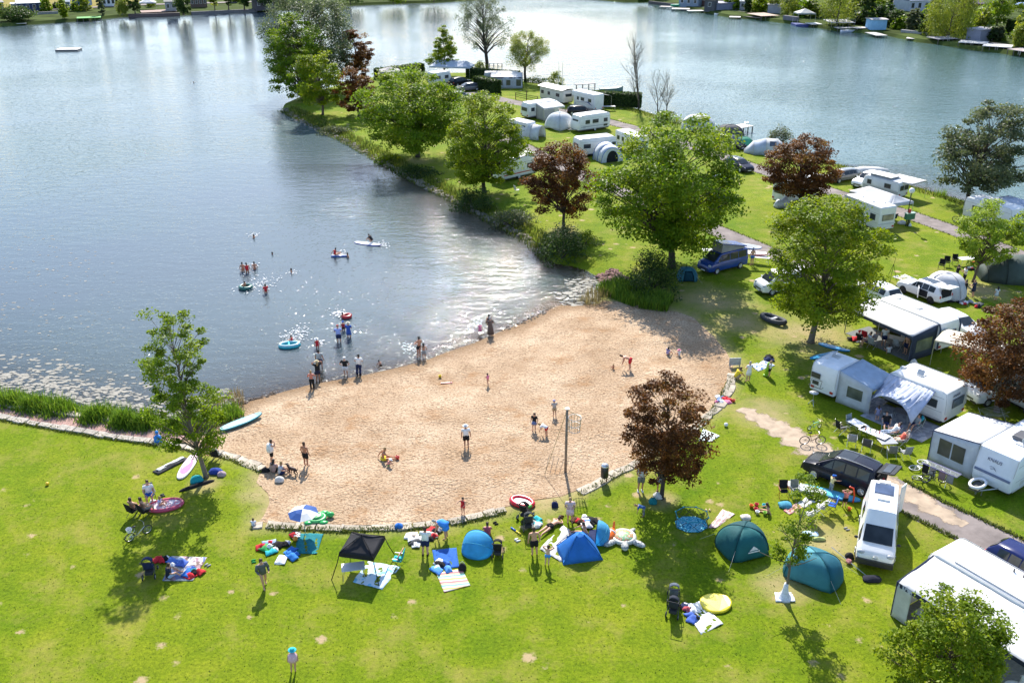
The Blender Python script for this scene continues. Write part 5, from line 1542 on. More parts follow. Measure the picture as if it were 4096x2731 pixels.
for i,(ln,n_) in enumerate((([(-13.87,44.88),(-9.46,44.51),(-4.89,44.84),(-2.61,45.43),(-0.38,46.37)],2600),([(4.02,48.13),(6.47,50.33),(10.51,54.11),(13.47,57.48),(16.39,63.72)],1800),([(-34.97,57.30),(-29.12,55.46),(-23.57,53.99),(-18.65,52.80),(-15.53,50.93)],2600),([(-36.06,59.56),(-31.23,58.29),(-24.13,56.40)],900))):
 q=along(ln,n_,.45,rg0); blades('edge_grass',with_z(q),.17,.05,bank_m,40+i,.7,.6)
for i,(ln,n_,w_) in enumerate((([(2.89,169.51),(11.24,161.87),(19.66,149.93),(28.96,132.82),(32.93,124.84),(39.56,113.12),(44.69,105.20),(47.80,98.51),(51.07,90.41)],3600,3.05),([(-3.77,148.04),(1.52,138.39),(4.47,131.55),(10.10,119.56),(21.43,100.04),(25.77,92.12),(33.62,79.49),(37.05,72.46),(39.40,66.41)],4200,2.95),([(22.78,48.88),(24.05,46.81),(25.84,44.63),(27.63,42.22)],1800,2.9))):
 q=along(ln,n_,0,rg0); P_=np.array(ln)
 d_=(P_[-1]-P_[0])/np.linalg.norm(P_[-1]-P_[0]); q=q+np.array([-d_[1],d_[0]])*(rg0.choice([-.5,.5],(n_,1))*w_+rg0.normal(0,.10,(n_,1)))
 blades('verge_grass',with_z(q),.14,.07,bank_m,50+i,.8,.6)
# longer tufts of grass scattered over the lawn break up its surface
q=np.stack([rg0.uniform(-30,30,34000),rg0.uniform(30,84,34000)],1)
zz,sd_q,ss_q=heights(q[:,0],q[:,1])
q=q[(sd_q>2.6) & (ss_q<-0.25)]
for ln in ([(15.74,58.73),(19.93,52.91),(22.82,49.26),(24.05,46.81),(25.84,44.63),(27.63,42.22)],[(25.77,92.12),(33.62,79.49),(37.05,72.46),(39.40,66.41)],[(-40.06,60.14),(-35.57,58.54),(-29.76,57.00),(-23.70,55.12),(-21.69,54.78)]):
 q=q[np.abs(poly_sd(ln+ln[-2:0:-1],q[:,0],q[:,1])[0])>(1.6 if len(ln) != 5 else .9)]
blades('lawn_tufts',with_z(q,-.01),.05,.06,leaf_material('lawn_blade',[(0,(0.060,0.110,0.010)),(0.5,(0.125,0.180,0.018)),(1,(0.23,0.25,0.045))],0.35),13,.9,.6)

# ================================================================== kerb stones
def stones(label,pts,L_,w,h,group,seed,col=(.43,.375,.30),gap=.03):
 rr=random.Random(seed); T=thing('stone_edging',label,'stone edging',(*pts[0],0),0,group); T.location.z=0
 ox,oy=pts[0]
 ms=[stone(tuple(c*k for c in col)) for k in (.8,.92,1.0,1.1)]
 for a,b in zip(pts,pts[1:]):
  d=dist(a,b); x=0.0; an=ang(a,b)
  while x<d-.15:
   l=min(d-x,L_*rr.uniform(.65,1.4))
   c=mid(a,b,(x+l/2)/d); x+=l
   l2=(l-gap)/2; ww=w*rr.uniform(.8,1.2)/2; j=lambda s: s*rr.uniform(-.09,.09)
   P=[(-l2+j(l2),-ww+j(ww)),(l2*.1,-ww*1.08+j(ww)),(l2+j(l2),-ww+j(ww)),(l2+j(l2),ww+j(ww)),(-.1*l2,ww*1.05),(-l2+j(l2),ww+j(ww))]
   hz=gz(*c)+h*rr.uniform(.75,1.2)
   mb=MB().prism(P,-.25,hz-.03)
   top=[(x_*.94,y_*.92,hz+rr.uniform(-.015,.02)) for x_,y_ in P]
   n0=len(mb.v); mb.f.pop(1)
   mb.v+=top; mb.f+=[tuple(range(n0,n0+6))]+[(6+i,6+(i+1) % 6,n0+(i+1) % 6,n0+i) for i in range(6)]
   o=mb.build('stone',ms[rr.randrange(4)],T); o.location=(c[0]-ox,c[1]-oy,0); o.rotation_euler=(0,0,an+rr.uniform(-.06,.06))
 return T
SG='stone edgings round the beach'
stones('long curved edging of pale stones between the sand and the parasol lawn',[(-13.93,45.13),(-12.00,44.96),(-9.50,44.76),(-6.54,44.84),(-4.91,45.09),(-3.59,45.34),(-2.62,45.68),(-1.63,46.11),(-0.38,46.64)],1.15,.58,.10,SG,1)
stones('edging of pale stones from the litter bin along the right side of the sand',[(4.04,48.41),(4.92,49.07),(6.50,50.63),(7.43,51.23),(10.56,54.44),(12.45,56.40),(13.54,57.85),(14.51,59.11),(15.64,61.34),(16.51,64.30)],1.2,.62,.09,SG,2)
stones('edging of flat slabs between the lawn and the left corner of the sand',[(-21.27,53.88),(-19.90,53.56),(-18.74,53.12),(-17.52,52.53),(-15.60,51.23)],.85,.75,.10,SG,3)
stones('edging of narrow stones along the lawn side of the gravel path',[(-38.26,58.47),(-35.14,57.67),(-31.94,56.52),(-29.26,55.81),(-25.99,54.78),(-23.69,54.33),(-21.27,53.88)],.75,.55,.12,SG,4,(.42,.38,.33))
stones('edging of dark-jointed blocks along the reed side of the gravel path',[(-39.23,60.34),(-35.97,59.36),(-33.90,58.85),(-31.15,58.10),(-29.19,57.73),(-26.87,57.12),(-24.05,56.16),(-22.99,55.70)],1.0,.5,.26,SG,5,(.46,.40,.32))
stones('single flat stone under the child at the corner of the sand',[(-14.69,45.01),(-14.14,45.09)],1.0,.5,.10,SG,6)
# rubble on the bank of the bay
def rubble(pts,n,w,r0,r1,seed,col,name='bank_rubble'):
 rg=np.random.default_rng(seed); q=with_z(along(pts,n,w,rg)); mb=MB(); rr=random.Random(seed)
 for p in q:
  r=rr.uniform(r0,r1); mb.ball((p[0],p[1],p[2]+r*.2),r,6,4,(1.3,1,.6),.6,Matrix.Rotation(rr.random()*6,4,'Z'))
 tag(mb.build(name,stone(col)),kind='stuff')
rubble([(-39.37,167.94),(-34.60,157.71),(-26.50,145.82),(-22.84,139.50),(-16.01,127.53),(-10.23,117.49),(-6.02,110.75),(-1.36,102.39),(2.93,95.78)],420,1.1,.12,.34,3,(.24,.21,.18))
rubble([(8.75,86.66),(9.43,85.00),(10.09,83.39)],160,2.2,.10,.24,4,(.27,.15,.13),'red_gravel_heap')
rubble([(-19.19,60.53),(-18.15,61.39),(-17.04,62.07)],40,.5,.05,.14,5,(.10,.07,.05),'shore_debris')
rubble([(-0.58,73.48),(0.89,74.86),(3.29,77.74)],60,.7,.04,.12,6,(.10,.08,.06),'shore_debris')

# ================================================================== awnings fixed to caravans
def lean_to(label,pos,head,sgn,W,x0,x1,depth,zi,zo,col,wa=None,wb=None,wf=None,win=(),band=None,arch=0.0,group='awnings',cat='awning',roofwr=.012,name='awning',valance=True,floor=None,poles=True,over=0.0,sag=.05,wfspan=None):
 T=thing(name,label,cat,pos,head,group)
 yi,yo=sgn*(W/2+.02),sgn*(W/2+depth)
 n=8 if arch else 1
 for i in range(n):
  ua,ub=i/n,(i+1)/n
  f=lambda u: (x0+(x1-x0)*u,yo,zo-arch+arch*math.sin(math.pi*u) ** .6*1.0)
  g=lambda u: (x0+(x1-x0)*u,yi,zi)
  if arch: MB().patch(f(ua),f(ub),g(ub),g(ua),3,6,sag=sag,wr=roofwr,thick=.012,seed=i).build('roof_panel',canvas(col),T,True)
  else: MB().patch((x0-over,yo+sgn*over,zo),(x1+over,yo+sgn*over,zo),(x1+over,yi,zi),(x0-over,yi,zi),14,8,sag=sag,wr=roofwr,thick=.012).build('roof_panel',canvas(col),T,True)
 if valance and not arch: MB().panel([(x0,yo,zo-.22),(x1,yo,zo-.22),(x1,yo,zo+.01),(x0,yo,zo+.01)],.012).build('valance',canvas(band or tuple(c*.9 for c in col)),T)
 for w_,x in ((wa,x0),(wb,x1)):
  if w_: MB().patch((x,yi,.02),(x,yo,.02),(x,yo,zo),(x,yi,zi),6,6,wr=.012,thick=.012).build('side_wall',canvas(w_),T,True)
 if wf:
  a,b=wfspan or (x0,x1)
  MB().patch((a,yo,.02),(b,yo,.02),(b,yo,zo),(a,yo,zo),10,6,wr=.012,thick=.012).build('front_wall',canvas(wf),T,True)
 for (wall,u0,u1,z0,z1,c) in win:
  e=.025
  if wall=='f': P=[(u0,yo+sgn*e,z0),(u1,yo+sgn*e,z0),(u1,yo+sgn*e,z1),(u0,yo+sgn*e,z1)]
  else:
   x=x0-e if wall=='a' else x1+e
   P=[(x,yi+sgn*u0,z0),(x,yi+sgn*u1,z0),(x,yi+sgn*u1,z1),(x,yi+sgn*u0,z1)]
  MB().panel(P,.02).build('window',glassm(c or (.05,.055,.05),.2),T)
 if band:
  for x in (x0,x1): MB().tube([(x,yi,zi+.01),(x,yo,zo+.02),(x,yo,.05)],.035,5).build('edge_band',cloth(band),T)
 if poles:
  for x in (x0,x1) if x1-x0<4.2 else (x0,(x0+x1)/2,x1):
   MB().tube([(x,yo,0),(x,yo,zo-arch*(1 if x != (x0+x1)/2 else 0))],.02,6).build('pole',metal(ALU),T)
 if floor: MB().box(x0+.05,x1-.05,min(yi,yo)+.05,max(yi,yo)-.05,.012,.03).build('groundsheet',floor if not isinstance(floor,tuple) else cloth(floor),T)
 return T

def writing(T,text,size,loc,rot,m,name='lettering'):
 cu=bpy.data.curves.new(name,'FONT'); cu.body=text; cu.size=size; cu.extrude=.004; cu.align_x='CENTER'
 o=bpy.data.objects.new(name,cu); me=bpy.data.meshes.new_from_object(o); bpy.data.objects.remove(o)
 o=link_mesh(name,me,T); me.materials.clear(); me.materials.append(m); o.location=loc; o.rotation_euler=rot
 return o

BLUEW=(.60,.66,.74); PALEB=(.66,.71,.78)
# --- c1: small caravan with the grey lean-to
a,b=(21.34,61.30),(22.71,59.75); W1=dist(a,b); pos,hd=by_end(a,b,3.3)
T=caravan('caravan','short white caravan with raised roof hatch and rear bike rack beside the grey awning',pos,hd,3.3,W1,2.5,'modern',(.74,.77,.80),sides=((1,((-.6,.3),)),),front=True,rear=False,hatches=((.2,.25),),open_hatch=True,drawbar=False)
x=-1.67
end_window(T,.25,.95,1.35,1.75,x,fr=(.05,.05,.05)); end_window(T,.3,.8,.85,1.15,x)
MB().tube([(x-.02,-.1,.8),(x-.3,-.1,.8),(x-.3,.9,.8),(x-.02,.9,.8)],.02,5).tube([(x-.28,0,.8),(x-.1,0,1.3),(x-.1,.8,1.3),(x-.28,.8,.8)],.02,5).build('bike_rack',metal((.1,.1,.1)),T)
MB().lathe([(.09,0),(.12,.02),(.1,.05)],10,(-.5,.6,2.5)).build('roof_vent',plastic(OFFWHITE),T)
lean_to('grey lean-to awning with a clear window on the short white caravan',pos,hd,-1,W1,-1.45,1.5,2.55,2.42,1.95,(.42,.53,.66),wa=(.62,.66,.70),win=(('a',.75,1.9,.75,1.55,(.06,.07,.06)),),floor=pattern('patterned_mat','check',[(.15,.16,.2),(.28,.29,.33),(.2,.21,.25)],5))
# --- c2: caravan with the striped sunroof
a,b=(28.84,56.12),(31.00,57.80); W2=dist(a,b); pos,hd=by_end(a,b,4.7)
T=caravan('caravan','white caravan with the blue-striped arched sun sail on its side',pos,hd,4.7,W2,2.55,'modern',WHITE,sides=((1,((-1.75,-.9),(-.6,-.05))),),rear=False,hatches=((.3,.15),(1.7,.1)),open_hatch=True)
end_window(T,-.85,.55,1.2,1.85,-2.38,(.10,.12,.15)); writing(T,'KNAUS',.26,(-2.34,.1,2.02),(R(90),0,R(-90)),plastic(NAVY))
lean_to('blue and white striped sun sail stretched over an arched pole beside the white caravan',pos,hd,1,W2,-1.5,1.9,2.5,2.42,2.05,(.60,.65,.78),arch=1.25,roofwr=.03,valance=False,poles=False,sag=.16)
pt=lambda x,y: (pos[0]+math.cos(hd)*x-math.sin(hd)*y,pos[1]+math.sin(hd)*x+math.cos(hd)*y)
m_=pattern('tile_print_mat','check',[(.22,.23,.26),(.34,.35,.38),(.27,.28,.31)],3.2)
blanket('grey patterned ground mat under the striped sun sail',[pt(-2.6,1.25),pt(2.0,1.25),pt(2.0,4.2),pt(-2.6,4.2)],m_,wr=.004,name='ground_mat',cat='mat')
# --- c3: large white awning with the party under it
a,b=(33.04,67.58),(35.17,68.82); W3=dist(a,b); pos3,hd3=by_end(a,b,6.6); pos,hd=pos3,hd3
T=caravan('caravan','long white caravan joined to the widest white awning behind the linden',pos,hd,6.6,W3,2.62,'modern',WHITE,sides=((1,((-.5,.4),(1.2,2.2))),),rear=True,hatches=((-.3,.1),(1.9,-.2)))
for s in (-1,1): MB().tube([(-3.33,s*(W3/2-.04),.5),(-3.30,s*(W3/2-.04),2.15),(-3.1,s*(W3/2-.05),2.55)],.07,6).build('corner_band',cloth((.06,.08,.13)),T)
lean_to('wide white awning roof with a navy end wall where people sit in the shade',pos,hd,1,W3,-3.1,3.2,2.9,2.52,2.12,(.78,.78,.77),wa=(.05,.07,.12),win=(('a',.5,2.3,.65,1.65,(.10,.12,.10)),),floor=(.16,.17,.17),band=(.08,.10,.15))
# --- c4: caravan at the right edge with the windowed awning
a,b=(27.77,49.45),(29.12,47.61); W4=2.45; a4=ang(a,b); b=(a[0]+math.cos(a4)*W4,a[1]+math.sin(a4)*W4)
pos,hd=by_end(a,b,6.8,True)
T=caravan('caravan','blue-white caravan with a dark roof box at the right edge, nose towards the road',pos,hd,6.8,W4,2.65,'modern',(.72,.76,.82),sides=((1,((.6,1.7),(-1.2,.0))),),front=False,hatches=((1.2,.3),),open_hatch=True)
MB().box(-.1,1.0,-.45,.35,2.66,2.92).build('roof_box',plastic((.10,.10,.11)),T,bevel=.08)
nx=math.atan2(.68,1.2)
writing(T,'KNAUS',.27,(3.22,-.1,1.92),(R(90)-.42,0,R(90)),plastic(NAVY))
lg=MB()
for k in range(3): lg.tube([(3.30-.04*k+.075,-.25+.34*q+.03*k,1.62-.09*k+.09*math.sin(math.pi*q)) for q in [i/6 for i in range(7)]],.010,4)
lg.build('bird_emblem',plastic(NAVY),T)
MB().panel([(3.40,-1.1,1.10),(3.40,1.1,1.10),(3.36,1.1,1.24),(3.36,-1.1,1.24)],.03).build('front_band',plastic((.12,.16,.26)),T)
lean_to('white awning with two dark windows on the caravan nosing towards the road',pos,hd,-1,W4,-1.0,3.0,3.0,2.55,2.10,(.80,.80,.79),wa=PALEB,wb=PALEB,wf=PALEB,win=(('b',.75,1.55,.75,1.85,(.05,.05,.045)),('b',1.65,2.45,.75,1.85,(.05,.05,.045))),band=(.03,.04,.09),valance=False)
# --- c5: big awning at the bottom right
a,b=(18.73,37.49),(22.02,32.42); h5=ang(a,b); D5=2.7; n5=(-math.sin(h5),math.cos(h5)); L5=7.2; m5=(a[0]+math.cos(h5)*L5/2,a[1]+math.sin(h5)*L5/2)
pos,hd=(m5[0]+n5[0]*(D5+1.2),m5[1]+n5[1]*(D5+1.2)),h5
T=caravan('caravan','white caravan behind the big awning at the bottom right corner',pos,hd,L5+.6,2.4,2.66,'modern',WHITE,sides=((-1,((-2.2,-1.2),(.5,1.5))),),hatches=((.9,.1),(2.3,.3)))
MB().box(-2.6,3.2,-1.02,-.94,2.66,2.74).build('awning_rail',plastic(LGREY),T)
for x in (-.6,-.1): MB().tube([(x,.75,2.66),(x,.75,2.84)],.05,6).build('roof_vent',plastic(DGREY),T)
lean_to('biggest white awning with navy trim at the bottom right, half hidden by the young linden',pos,hd,-1,2.4,-L5/2,L5/2,D5,2.52,2.05,(.80,.80,.80),wa=(.70,.71,.74),wf=(.70,.71,.73),wfspan=(-L5/2,-L5/2+.85),band=(.04,.05,.10),floor=(.25,.25,.24),roofwr=.03,sag=.10)
q=lambda x,y: (pos[0]+math.cos(hd)*x-math.sin(hd)*y,pos[1]+math.sin(hd)*x+math.cos(hd)*y)
table('grey folding table with a dish rack inside the big awning',q(-2.2,-3.2),hd,.5,.35,.75,LGREY)
T=thing('dish_rack','white dish rack full of plates on the awning table','dish rack',(*q(-2.2,-3.2),gz(*q(-2.2,-3.2))+.76),hd)
MB().box(-.25,.25,-.18,.18,0,.06).build('tray',plastic(WHITE),T)
for k in range(5): MB().lathe([(.10,0),(.115,.015)],10,(-.16+.08*k,0,.07)).build('plate',plastic(OFFWHITE),T)
T=thing('swan_float','white swan-shaped swim ring with a red beak under the big awning','swim ring',(*q(2.7,-3.6),gz(*q(2.7,-3.6))+.12),.6)
MB().torus((0,0,.1),.36,.15,20,9).build('ring',vinyl(WHITE),T,True); MB().tube([(.4,0,.15),(.46,0,.5),(.36,0,.66),(.52,0,.62)],[.1,.08,.09,.05],8).build('neck',vinyl(WHITE),T,True); MB().tube([(.52,0,.63),(.68,0,.58)],[.05,.01],6).build('beak',vinyl(RED),T)
# --- middle rows
pos,hd=by_side((15.80,150.47),(9.72,146.62),2.3,-1)
T=caravan('caravan','white touring caravan with four dark side windows standing alone on the middle lawn',pos,hd,6.1,2.3,2.62,'modern',WHITE,sides=((1,((.9,1.75),(-.75,.4),(-2.5,-1.75))),),stripe=(.42,.44,.47),front=True,hatches=((-1.2,0),(.8,.2),(1.8,-.2)))
wall_window(T,-2.5,-1.75,.62,.95,1.15)
pos,hd=by_side((1.84,156.60),(8.68,161.26),2.3)
caravan('caravan','white caravan with a beige porch awning behind the domed white tent',pos,hd,6.3,2.3,2.55,'slant',WHITE,sides=((-1,((-2.6,-1.9),(2.0,2.7))),))
lean_to('white and beige porch awning on the caravan behind the domed tent',pos,hd,-1,2.3,-1.6,2.6,2.2,2.45,1.95,(.76,.76,.74),wa=(.50,.48,.45),wf=(.45,.45,.46),wfspan=(-1.6,.6))
dome_tent('white domed awning tent with two small windows, open towards the right',(7.49,150.96),ang((7.49,150.96),(9.26,148.86)),2.5,2.3,2.45,[(.58,.63,.68),(.66,.69,.71)],door=0,name='event_tent',group='tents')
pos,hd=by_side((-0.10,145.81),(1.70,143.84),2.0)
caravan('camper','white camper mostly hidden by the tall linden with a pale tent beside it',pos,hd,4.0,1.95,2.3,'box',WHITE,drawbar=False,cat='camper van',rear=False)
tunnel_tent('white arched awning tent, open at its right end, left of the domed tent',(3.07,143.97),ang((1.93,144.50),(4.77,143.07)),[(-1.7,1.3,2.0),(.2,1.35,2.05),(1.6,1.3,1.95)],[(.72,.74,.75),(.66,.70,.74)],ends=(True,'open'))
pos,hd=by_side((9.38,131.19),(14.84,133.42),2.3)
caravan('caravan','white caravan with the blue-edged arched porch on the middle lawn',pos,hd,6.0,2.3,2.6,'modern',WHITE,sides=((-1,((-2.4,-1.3),(2.0,2.6))),),hatches=((-.9,0),(.9,.2)))
T=tunnel_tent('white porch tent with blue edges and an arched doorway on the middle lawn',mid((13.41,131.03),(13.04,129.14)),hd-math.pi/2,[(-1.2,1.75,2.3),(.1,1.7,2.2),(1.15,1.6,1.95)],[(.66,.70,.76),(.72,.75,.78)],band=BLUE,ends=(True,'door'),name='porch_tent')
pos,hd=by_side((15.23,137.32),(16.90,133.82),2.2)
caravan('caravan','white caravan half hidden by the left side of the largest maple',pos,hd,5.6,2.2,2.5,'box',WHITE,sides=((-1,((-2.2,-1.5),(-.9,-.3),(.5,1.4))),),stripe=(.45,.5,.6))
pos,hd=by_side((4.84,174.86),(8.99,169.28),2.5)
T=caravan('static_caravan','cream static caravan under a white over-roof behind the tall masts',pos,hd,6.6,2.5,2.45,'box',(.62,.60,.56),sides=((-1,((-2.9,-2.1),(-1.0,-.3),(1.3,2.3))),),drawbar=False)
MB().loft([[(x,-1.6,2.55),(x,-.5,2.82),(x,.5,2.82),(x,1.6,2.55),(x,.5,2.77),(x,-.5,2.77)] for x in (-3.5,3.5)]).build('over_roof',shell(WHITE),T)
pos,hd=by_side((13.67,163.37),(10.41,167.72),2.2,-1)
T=caravan('motorhome','white motorhome with grey swoosh and alcove cab in front of the dark hedge',pos,hd,6.0,2.2,2.9,'alcove',WHITE,sides=((1,((-.4,.5),(1.0,1.5),(-2.2,-1.4))),),zwin=(1.5,2.05),drawbar=False,rear=False,front=False,cat='motorhome',group='motorhomes')
MB().panel([(-2.4,1.115,1.0),(-1.6,1.115,1.55),(1.5,1.115,1.15),(-1.2,1.115,1.35)],.015).build('swoosh',plastic((.12,.16,.28)),T)
lean_to('white awning rolled out on the far side of the alcove motorhome',pos,hd,-1,2.2,-2.3,1.4,2.3,2.75,2.2,WHITE,valance=False)
pos,hd=by_side((-4.35,187.74),(1.16,187.74),2.4)
caravan('caravan','old white caravan behind the blue and white striped awning',(pos[0]-.5,pos[1]+1.2),hd,6.5,2.4,2.5,'box',(.6,.58,.54),drawbar=False)
lean_to('blue and white panelled house awning between the hedges',(pos[0]+.3,pos[1]+1.2),hd,-1,2.4,-2.8,3.3,2.8,2.6,2.1,(.74,.74,.72),wa=(.2,.24,.4),wf=(.55,.58,.66),wb=(.3,.3,.35),win=(('f',-2.5,-1.7,.6,1.6,None),('f',-1.3,-.5,.6,1.6,None),('f',.2,1.0,.6,1.6,None),('f',2.1,3.0,.5,1.7,None)),band=NAVY)
pos,hd=by_side((-14.49,188.99),(-12.34,190.79),2.3)
caravan('caravan','small white caravan at the far end of the campsite beside the dark cars',pos,hd,4.4,2.3,2.5,'slant',WHITE,drawbar=False,sides=((-1,((-1.4,-.5),(.5,1.4))),))
pos,hd=by_side((-15.79,199.63),(-9.03,198.32),2.3)
canopy('white and blue ridge awning at the far end of the campsite',(pos[0],pos[1]),hd,4.2,2.2,2.2,3.2,(.60,.66,.76),ridge=3.0,group='sun canopies')
canopy('small grey parasol roof above the far hedge at the tip',(-24.02,193.24),.2,2.0,2.0,2.2,3.0,(.45,.44,.44),group='sun canopies')
pos,hd=by_side((-1.05,118.28),(3.14,122.03),2.2)
T=caravan('motorhome','white motorhome with a red stripe between the tall linden and the copper maple',pos,hd,6.2,2.2,2.85,'alcove',WHITE,sides=((-1,((-1.9,-1.2),(1.2,2.3))),),stripe=(.45,.05,.06),drawbar=False,cat='motorhome',group='motorhomes')
pos,hd=by_side((31.31,107.75),(37.66,111.98),2.2)
T=caravan('motorhome','white motorhome behind the copper maple by the middle path',pos,hd,6.4,2.2,2.8,'alcove',WHITE,sides=((-1,((-.2,.6),(-2.2,-1.4))),),zwin=(1.45,1.95),drawbar=False,cat='motorhome',group='motorhomes',door=(-1,1.2))
pos,hd=by_side((45.26,110.93),(43.11,114.00),2.0,-1)
T=caravan('caravan','white pop-top caravan with a rounded rear by the lakeside path',pos,hd,5.2,2.0,2.15,'modern',(.74,.76,.78),sides=((1,((-1.5,-.6),(1.2,1.8))),),zwin=(1.15,1.7),hatches=(),rear=False)
for y0 in (-.8,.05): end_window(T,y0,y0+.7,1.1,1.7,-2.62)
MB().box(-1.2,1.6,-.8,.8,2.12,2.38).build('pop_top_bellows',canvas((.35,.37,.40)),T); MB().box(-1.35,1.8,-.9,.9,2.38,2.46).build('pop_top_lid',shell(WHITE),T,bevel=.03)
MB().box(-2.55,2.3,1.0,1.014,.5,1.02).build('skirt',plastic((.45,.46,.47)),T)
canopy('white sun roof stretched behind the pop-top caravan at the water',(47.09,112.24),hd,1.9,1.5,2.1,2.3,WHITE,group='sun canopies',val=.1)
pos,hd=by_side((38.62,98.58),(37.06,102.32),2.25,-1)
T=caravan('motorhome','older white alcove motorhome seen from the rear beside the grey canopy',pos,hd,5.8,2.25,2.85,'alcove',(.74,.74,.72),sides=((1,((-2.3,-1.5),(-.5,.5))),),zwin=(1.3,1.95),drawbar=False,rear=False,front=False,hatches=((-.6,.2),(-1.6,-.5),(1.2,.1)),cat='motorhome',group='motorhomes')
end_window(T,-.8,.75,1.35,2.0,-2.9,(.22,.19,.14)); MB().box(-2.94,-2.88,-1.1,1.1,.95,1.05).build('trim',plastic(LGREY),T)
a,b=(38.57,105.87),(41.24,100.18); c=(43.89,102.25)
canopy('long pale grey canopy on posts beside the old alcove motorhome',((a[0]+c[0])/2,(a[1]+c[1])/2),ang(a,b),dist(a,b)/2,dist(b,c)/2,2.35,3.0,(.60,.62,.66),ridge=dist(a,b)/2-1.2,group='sun canopies',val=.25)
pos,hd=by_side((50.70,102.32),(52.66,98.58),2.3)
T=caravan('caravan','white caravan behind the golden-green maple at the right edge',(pos[0],pos[1]),hd,6.2,2.3,2.6,'modern',WHITE,sides=((-1,((-2,-1),)),))
canopy('blue and white sun roof at the right edge by the water',(55.51,101.97),hd,2.4,1.7,2.2,2.7,(.62,.66,.76),group='sun canopies')
# lamp and utility box
T=thing('street_lamp','globe lamp on a dark post beside the green utility box','street lamp',(43.01,100.42))
MB().tube([(0,0,0),(0,0,3.7)],[.07,.05],8).build('post',metal((.06,.08,.07)),T); MB().ball((0,0,3.98),.30,14,10).build('globe',plastic(WHITE),T,True); MB().lathe([(.1,0),(.14,.06),(.1,.1)],10,(0,0,3.66)).build('collar',metal((.06,.08,.07)),T); MB().box(.0,.24,-.16,.02,1.45,1.95).build('red_box',plastic((.45,.03,.04)),T)
T=thing('utility_box','green power box with a double lid standing on a post','power box',(43.27,100.42),.3)
MB().box(-.55,.55,-.2,.2,.8,1.45).build('cabinet',plastic((.03,.16,.09)),T,bevel=.02); MB().box(-.58,-.01,-.24,.24,1.45,1.53).build('lid',plastic((.30,.42,.34)),T); MB().box(.01,.58,-.24,.24,1.45,1.53).build('lid',plastic((.30,.42,.34)),T); MB().box(-.12,.12,-.1,.1,0,.8).build('post',metal((.10,.12,.11)),T)
# masts and fence
for i,(p,h_) in enumerate((((8.80,171.23),7.6),((8.74,183.59),5.5))):
 T=thing('mast',('taller white mast with a cross yard before the static caravan','thinner bare mast behind the static caravan')[i],'mast',p); MB().tube([(0,0,0),(0,0,h_)],[.07,.03],6).build('pole',metal(WHITE),T)
 if i==0: MB().tube([(-1,0,h_*.62),(1,0,h_*.62)],.03,5).build('yard',metal(WHITE),T)
T=thing('wooden_fence','short brown rail fence between the path and the static caravan','fence',(0.66,175.33))
f0,f1=Vector((*(0.66,175.33),0)),Vector((*(4.53,171.23),0)); dv=f1-f0
for k in range(3): MB().tube([dv*k/2,dv*k/2+Vector((0,0,1.2 if k != 1 else 1.9))],.07,6).build('post',woodm(BROWN),T)
for z_ in (.45,.8,1.1): MB().tube([Vector((0,0,z_)),dv+Vector((0,0,z_))],.045,5).build('rail',woodm(BROWN),T)

# ================================================================== cars and vans
def by_front(a,b,L):
 h=ang(a,b)-math.pi/2; m=mid(a,b); return (m[0]-math.cos(h)*L/2,m[1]-math.sin(h)*L/2),h
DARK=(.012,.013,.017); NAVYP=(.010,.012,.026)
pos,hd=by_side((22.08,87.12),(19.32,85.41),1.72,-1)
T=car('camper_van','blue camper van with its pop-up roof raised beside the largest maple',pos,hd,'van',(.012,.05,.24),cat='camper van',group='camper vans')
mb=MB(); mb.add([(-2.0,-.7,1.97),(.9,-.7,1.97),(.9,.7,1.97),(-2.0,.7,1.97),(-2.1,-.68,2.15),(.8,-.68,2.85),(.8,.68,2.85),(-2.1,.68,2.15)],[(0,1,5,4),(1,2,6,5),(2,3,7,6),(3,0,4,7)]); mb.build('roof_bellows',canvas((.33,.33,.33)),T)
MB().panel([(-2.25,-.78,2.14),(.95,-.78,2.90),(.95,.78,2.90),(-2.25,.78,2.14)],.09).build('pop_roof',paint((.012,.06,.30)),T)
b_=board('white paddleboard with blue end leaning behind the blue camper van',(22.72,88.39),R(-8),3.0,.8,(.7,.72,.74),pad=(.55,.56,.6),side=(.02,.1,.5),z=1.75,tilt=(.35,.1)); 
board('white and red paddleboard lying behind the blue camper van',(23.60,89.15),R(-18),3.0,.8,(.75,.75,.74),side=(.5,.05,.05),z=.8,tilt=(.2,0))
table('white folding table under the awning of the blue camper van',(19.58,90.58),0,.6,.4,.7,WHITE); table('white camping table right of the blue camper van',(24.43,88.48),R(-15),.7,.4,.7,WHITE)
pos,hd=by_side((20.64,48.05),(18.46,49.95),1.70,-1)
T=car('minivan','black minivan with its tailgate raised beside the blue paddleboard',pos,hd,'mpv',NAVYP,rails=True,open_tail=True,dark_roof=(.36,.56),cat='minivan'); T.scale=(.97,1,1.07)
MB().panel([(-2.25,-.7,1.70),(-2.25,.7,1.70),(-3.25,.62,1.88),(-3.25,-.62,1.88)],.08).build('tailgate',paint(DARK),T); MB().panel([(-2.5,-.55,1.80),(-2.5,.55,1.80),(-2.95,.5,1.885),(-2.95,-.5,1.885)],.02).build('tailgate_window',glassm(),T)
MB().box(-2.46,-2.3,-.7,.7,.6,1.5).build('boot_shade_panel',cloth((.02,.02,.02)),T); MB().ball((-2.45,.1,.95),.3,8,6,(.5,1,.8)).build('luggage',cloth((.35,.04,.05)),T)  # near-black slab paints the shaded inside of the boot
pos,hd=by_front((18.22,41.35),(19.88,40.67),5.2)
T=car('camper_van','white high-roof camper van with a solar panel facing the lawn',pos,hd,'tallvan',(.80,.80,.80),cat='camper van',group='camper vans')
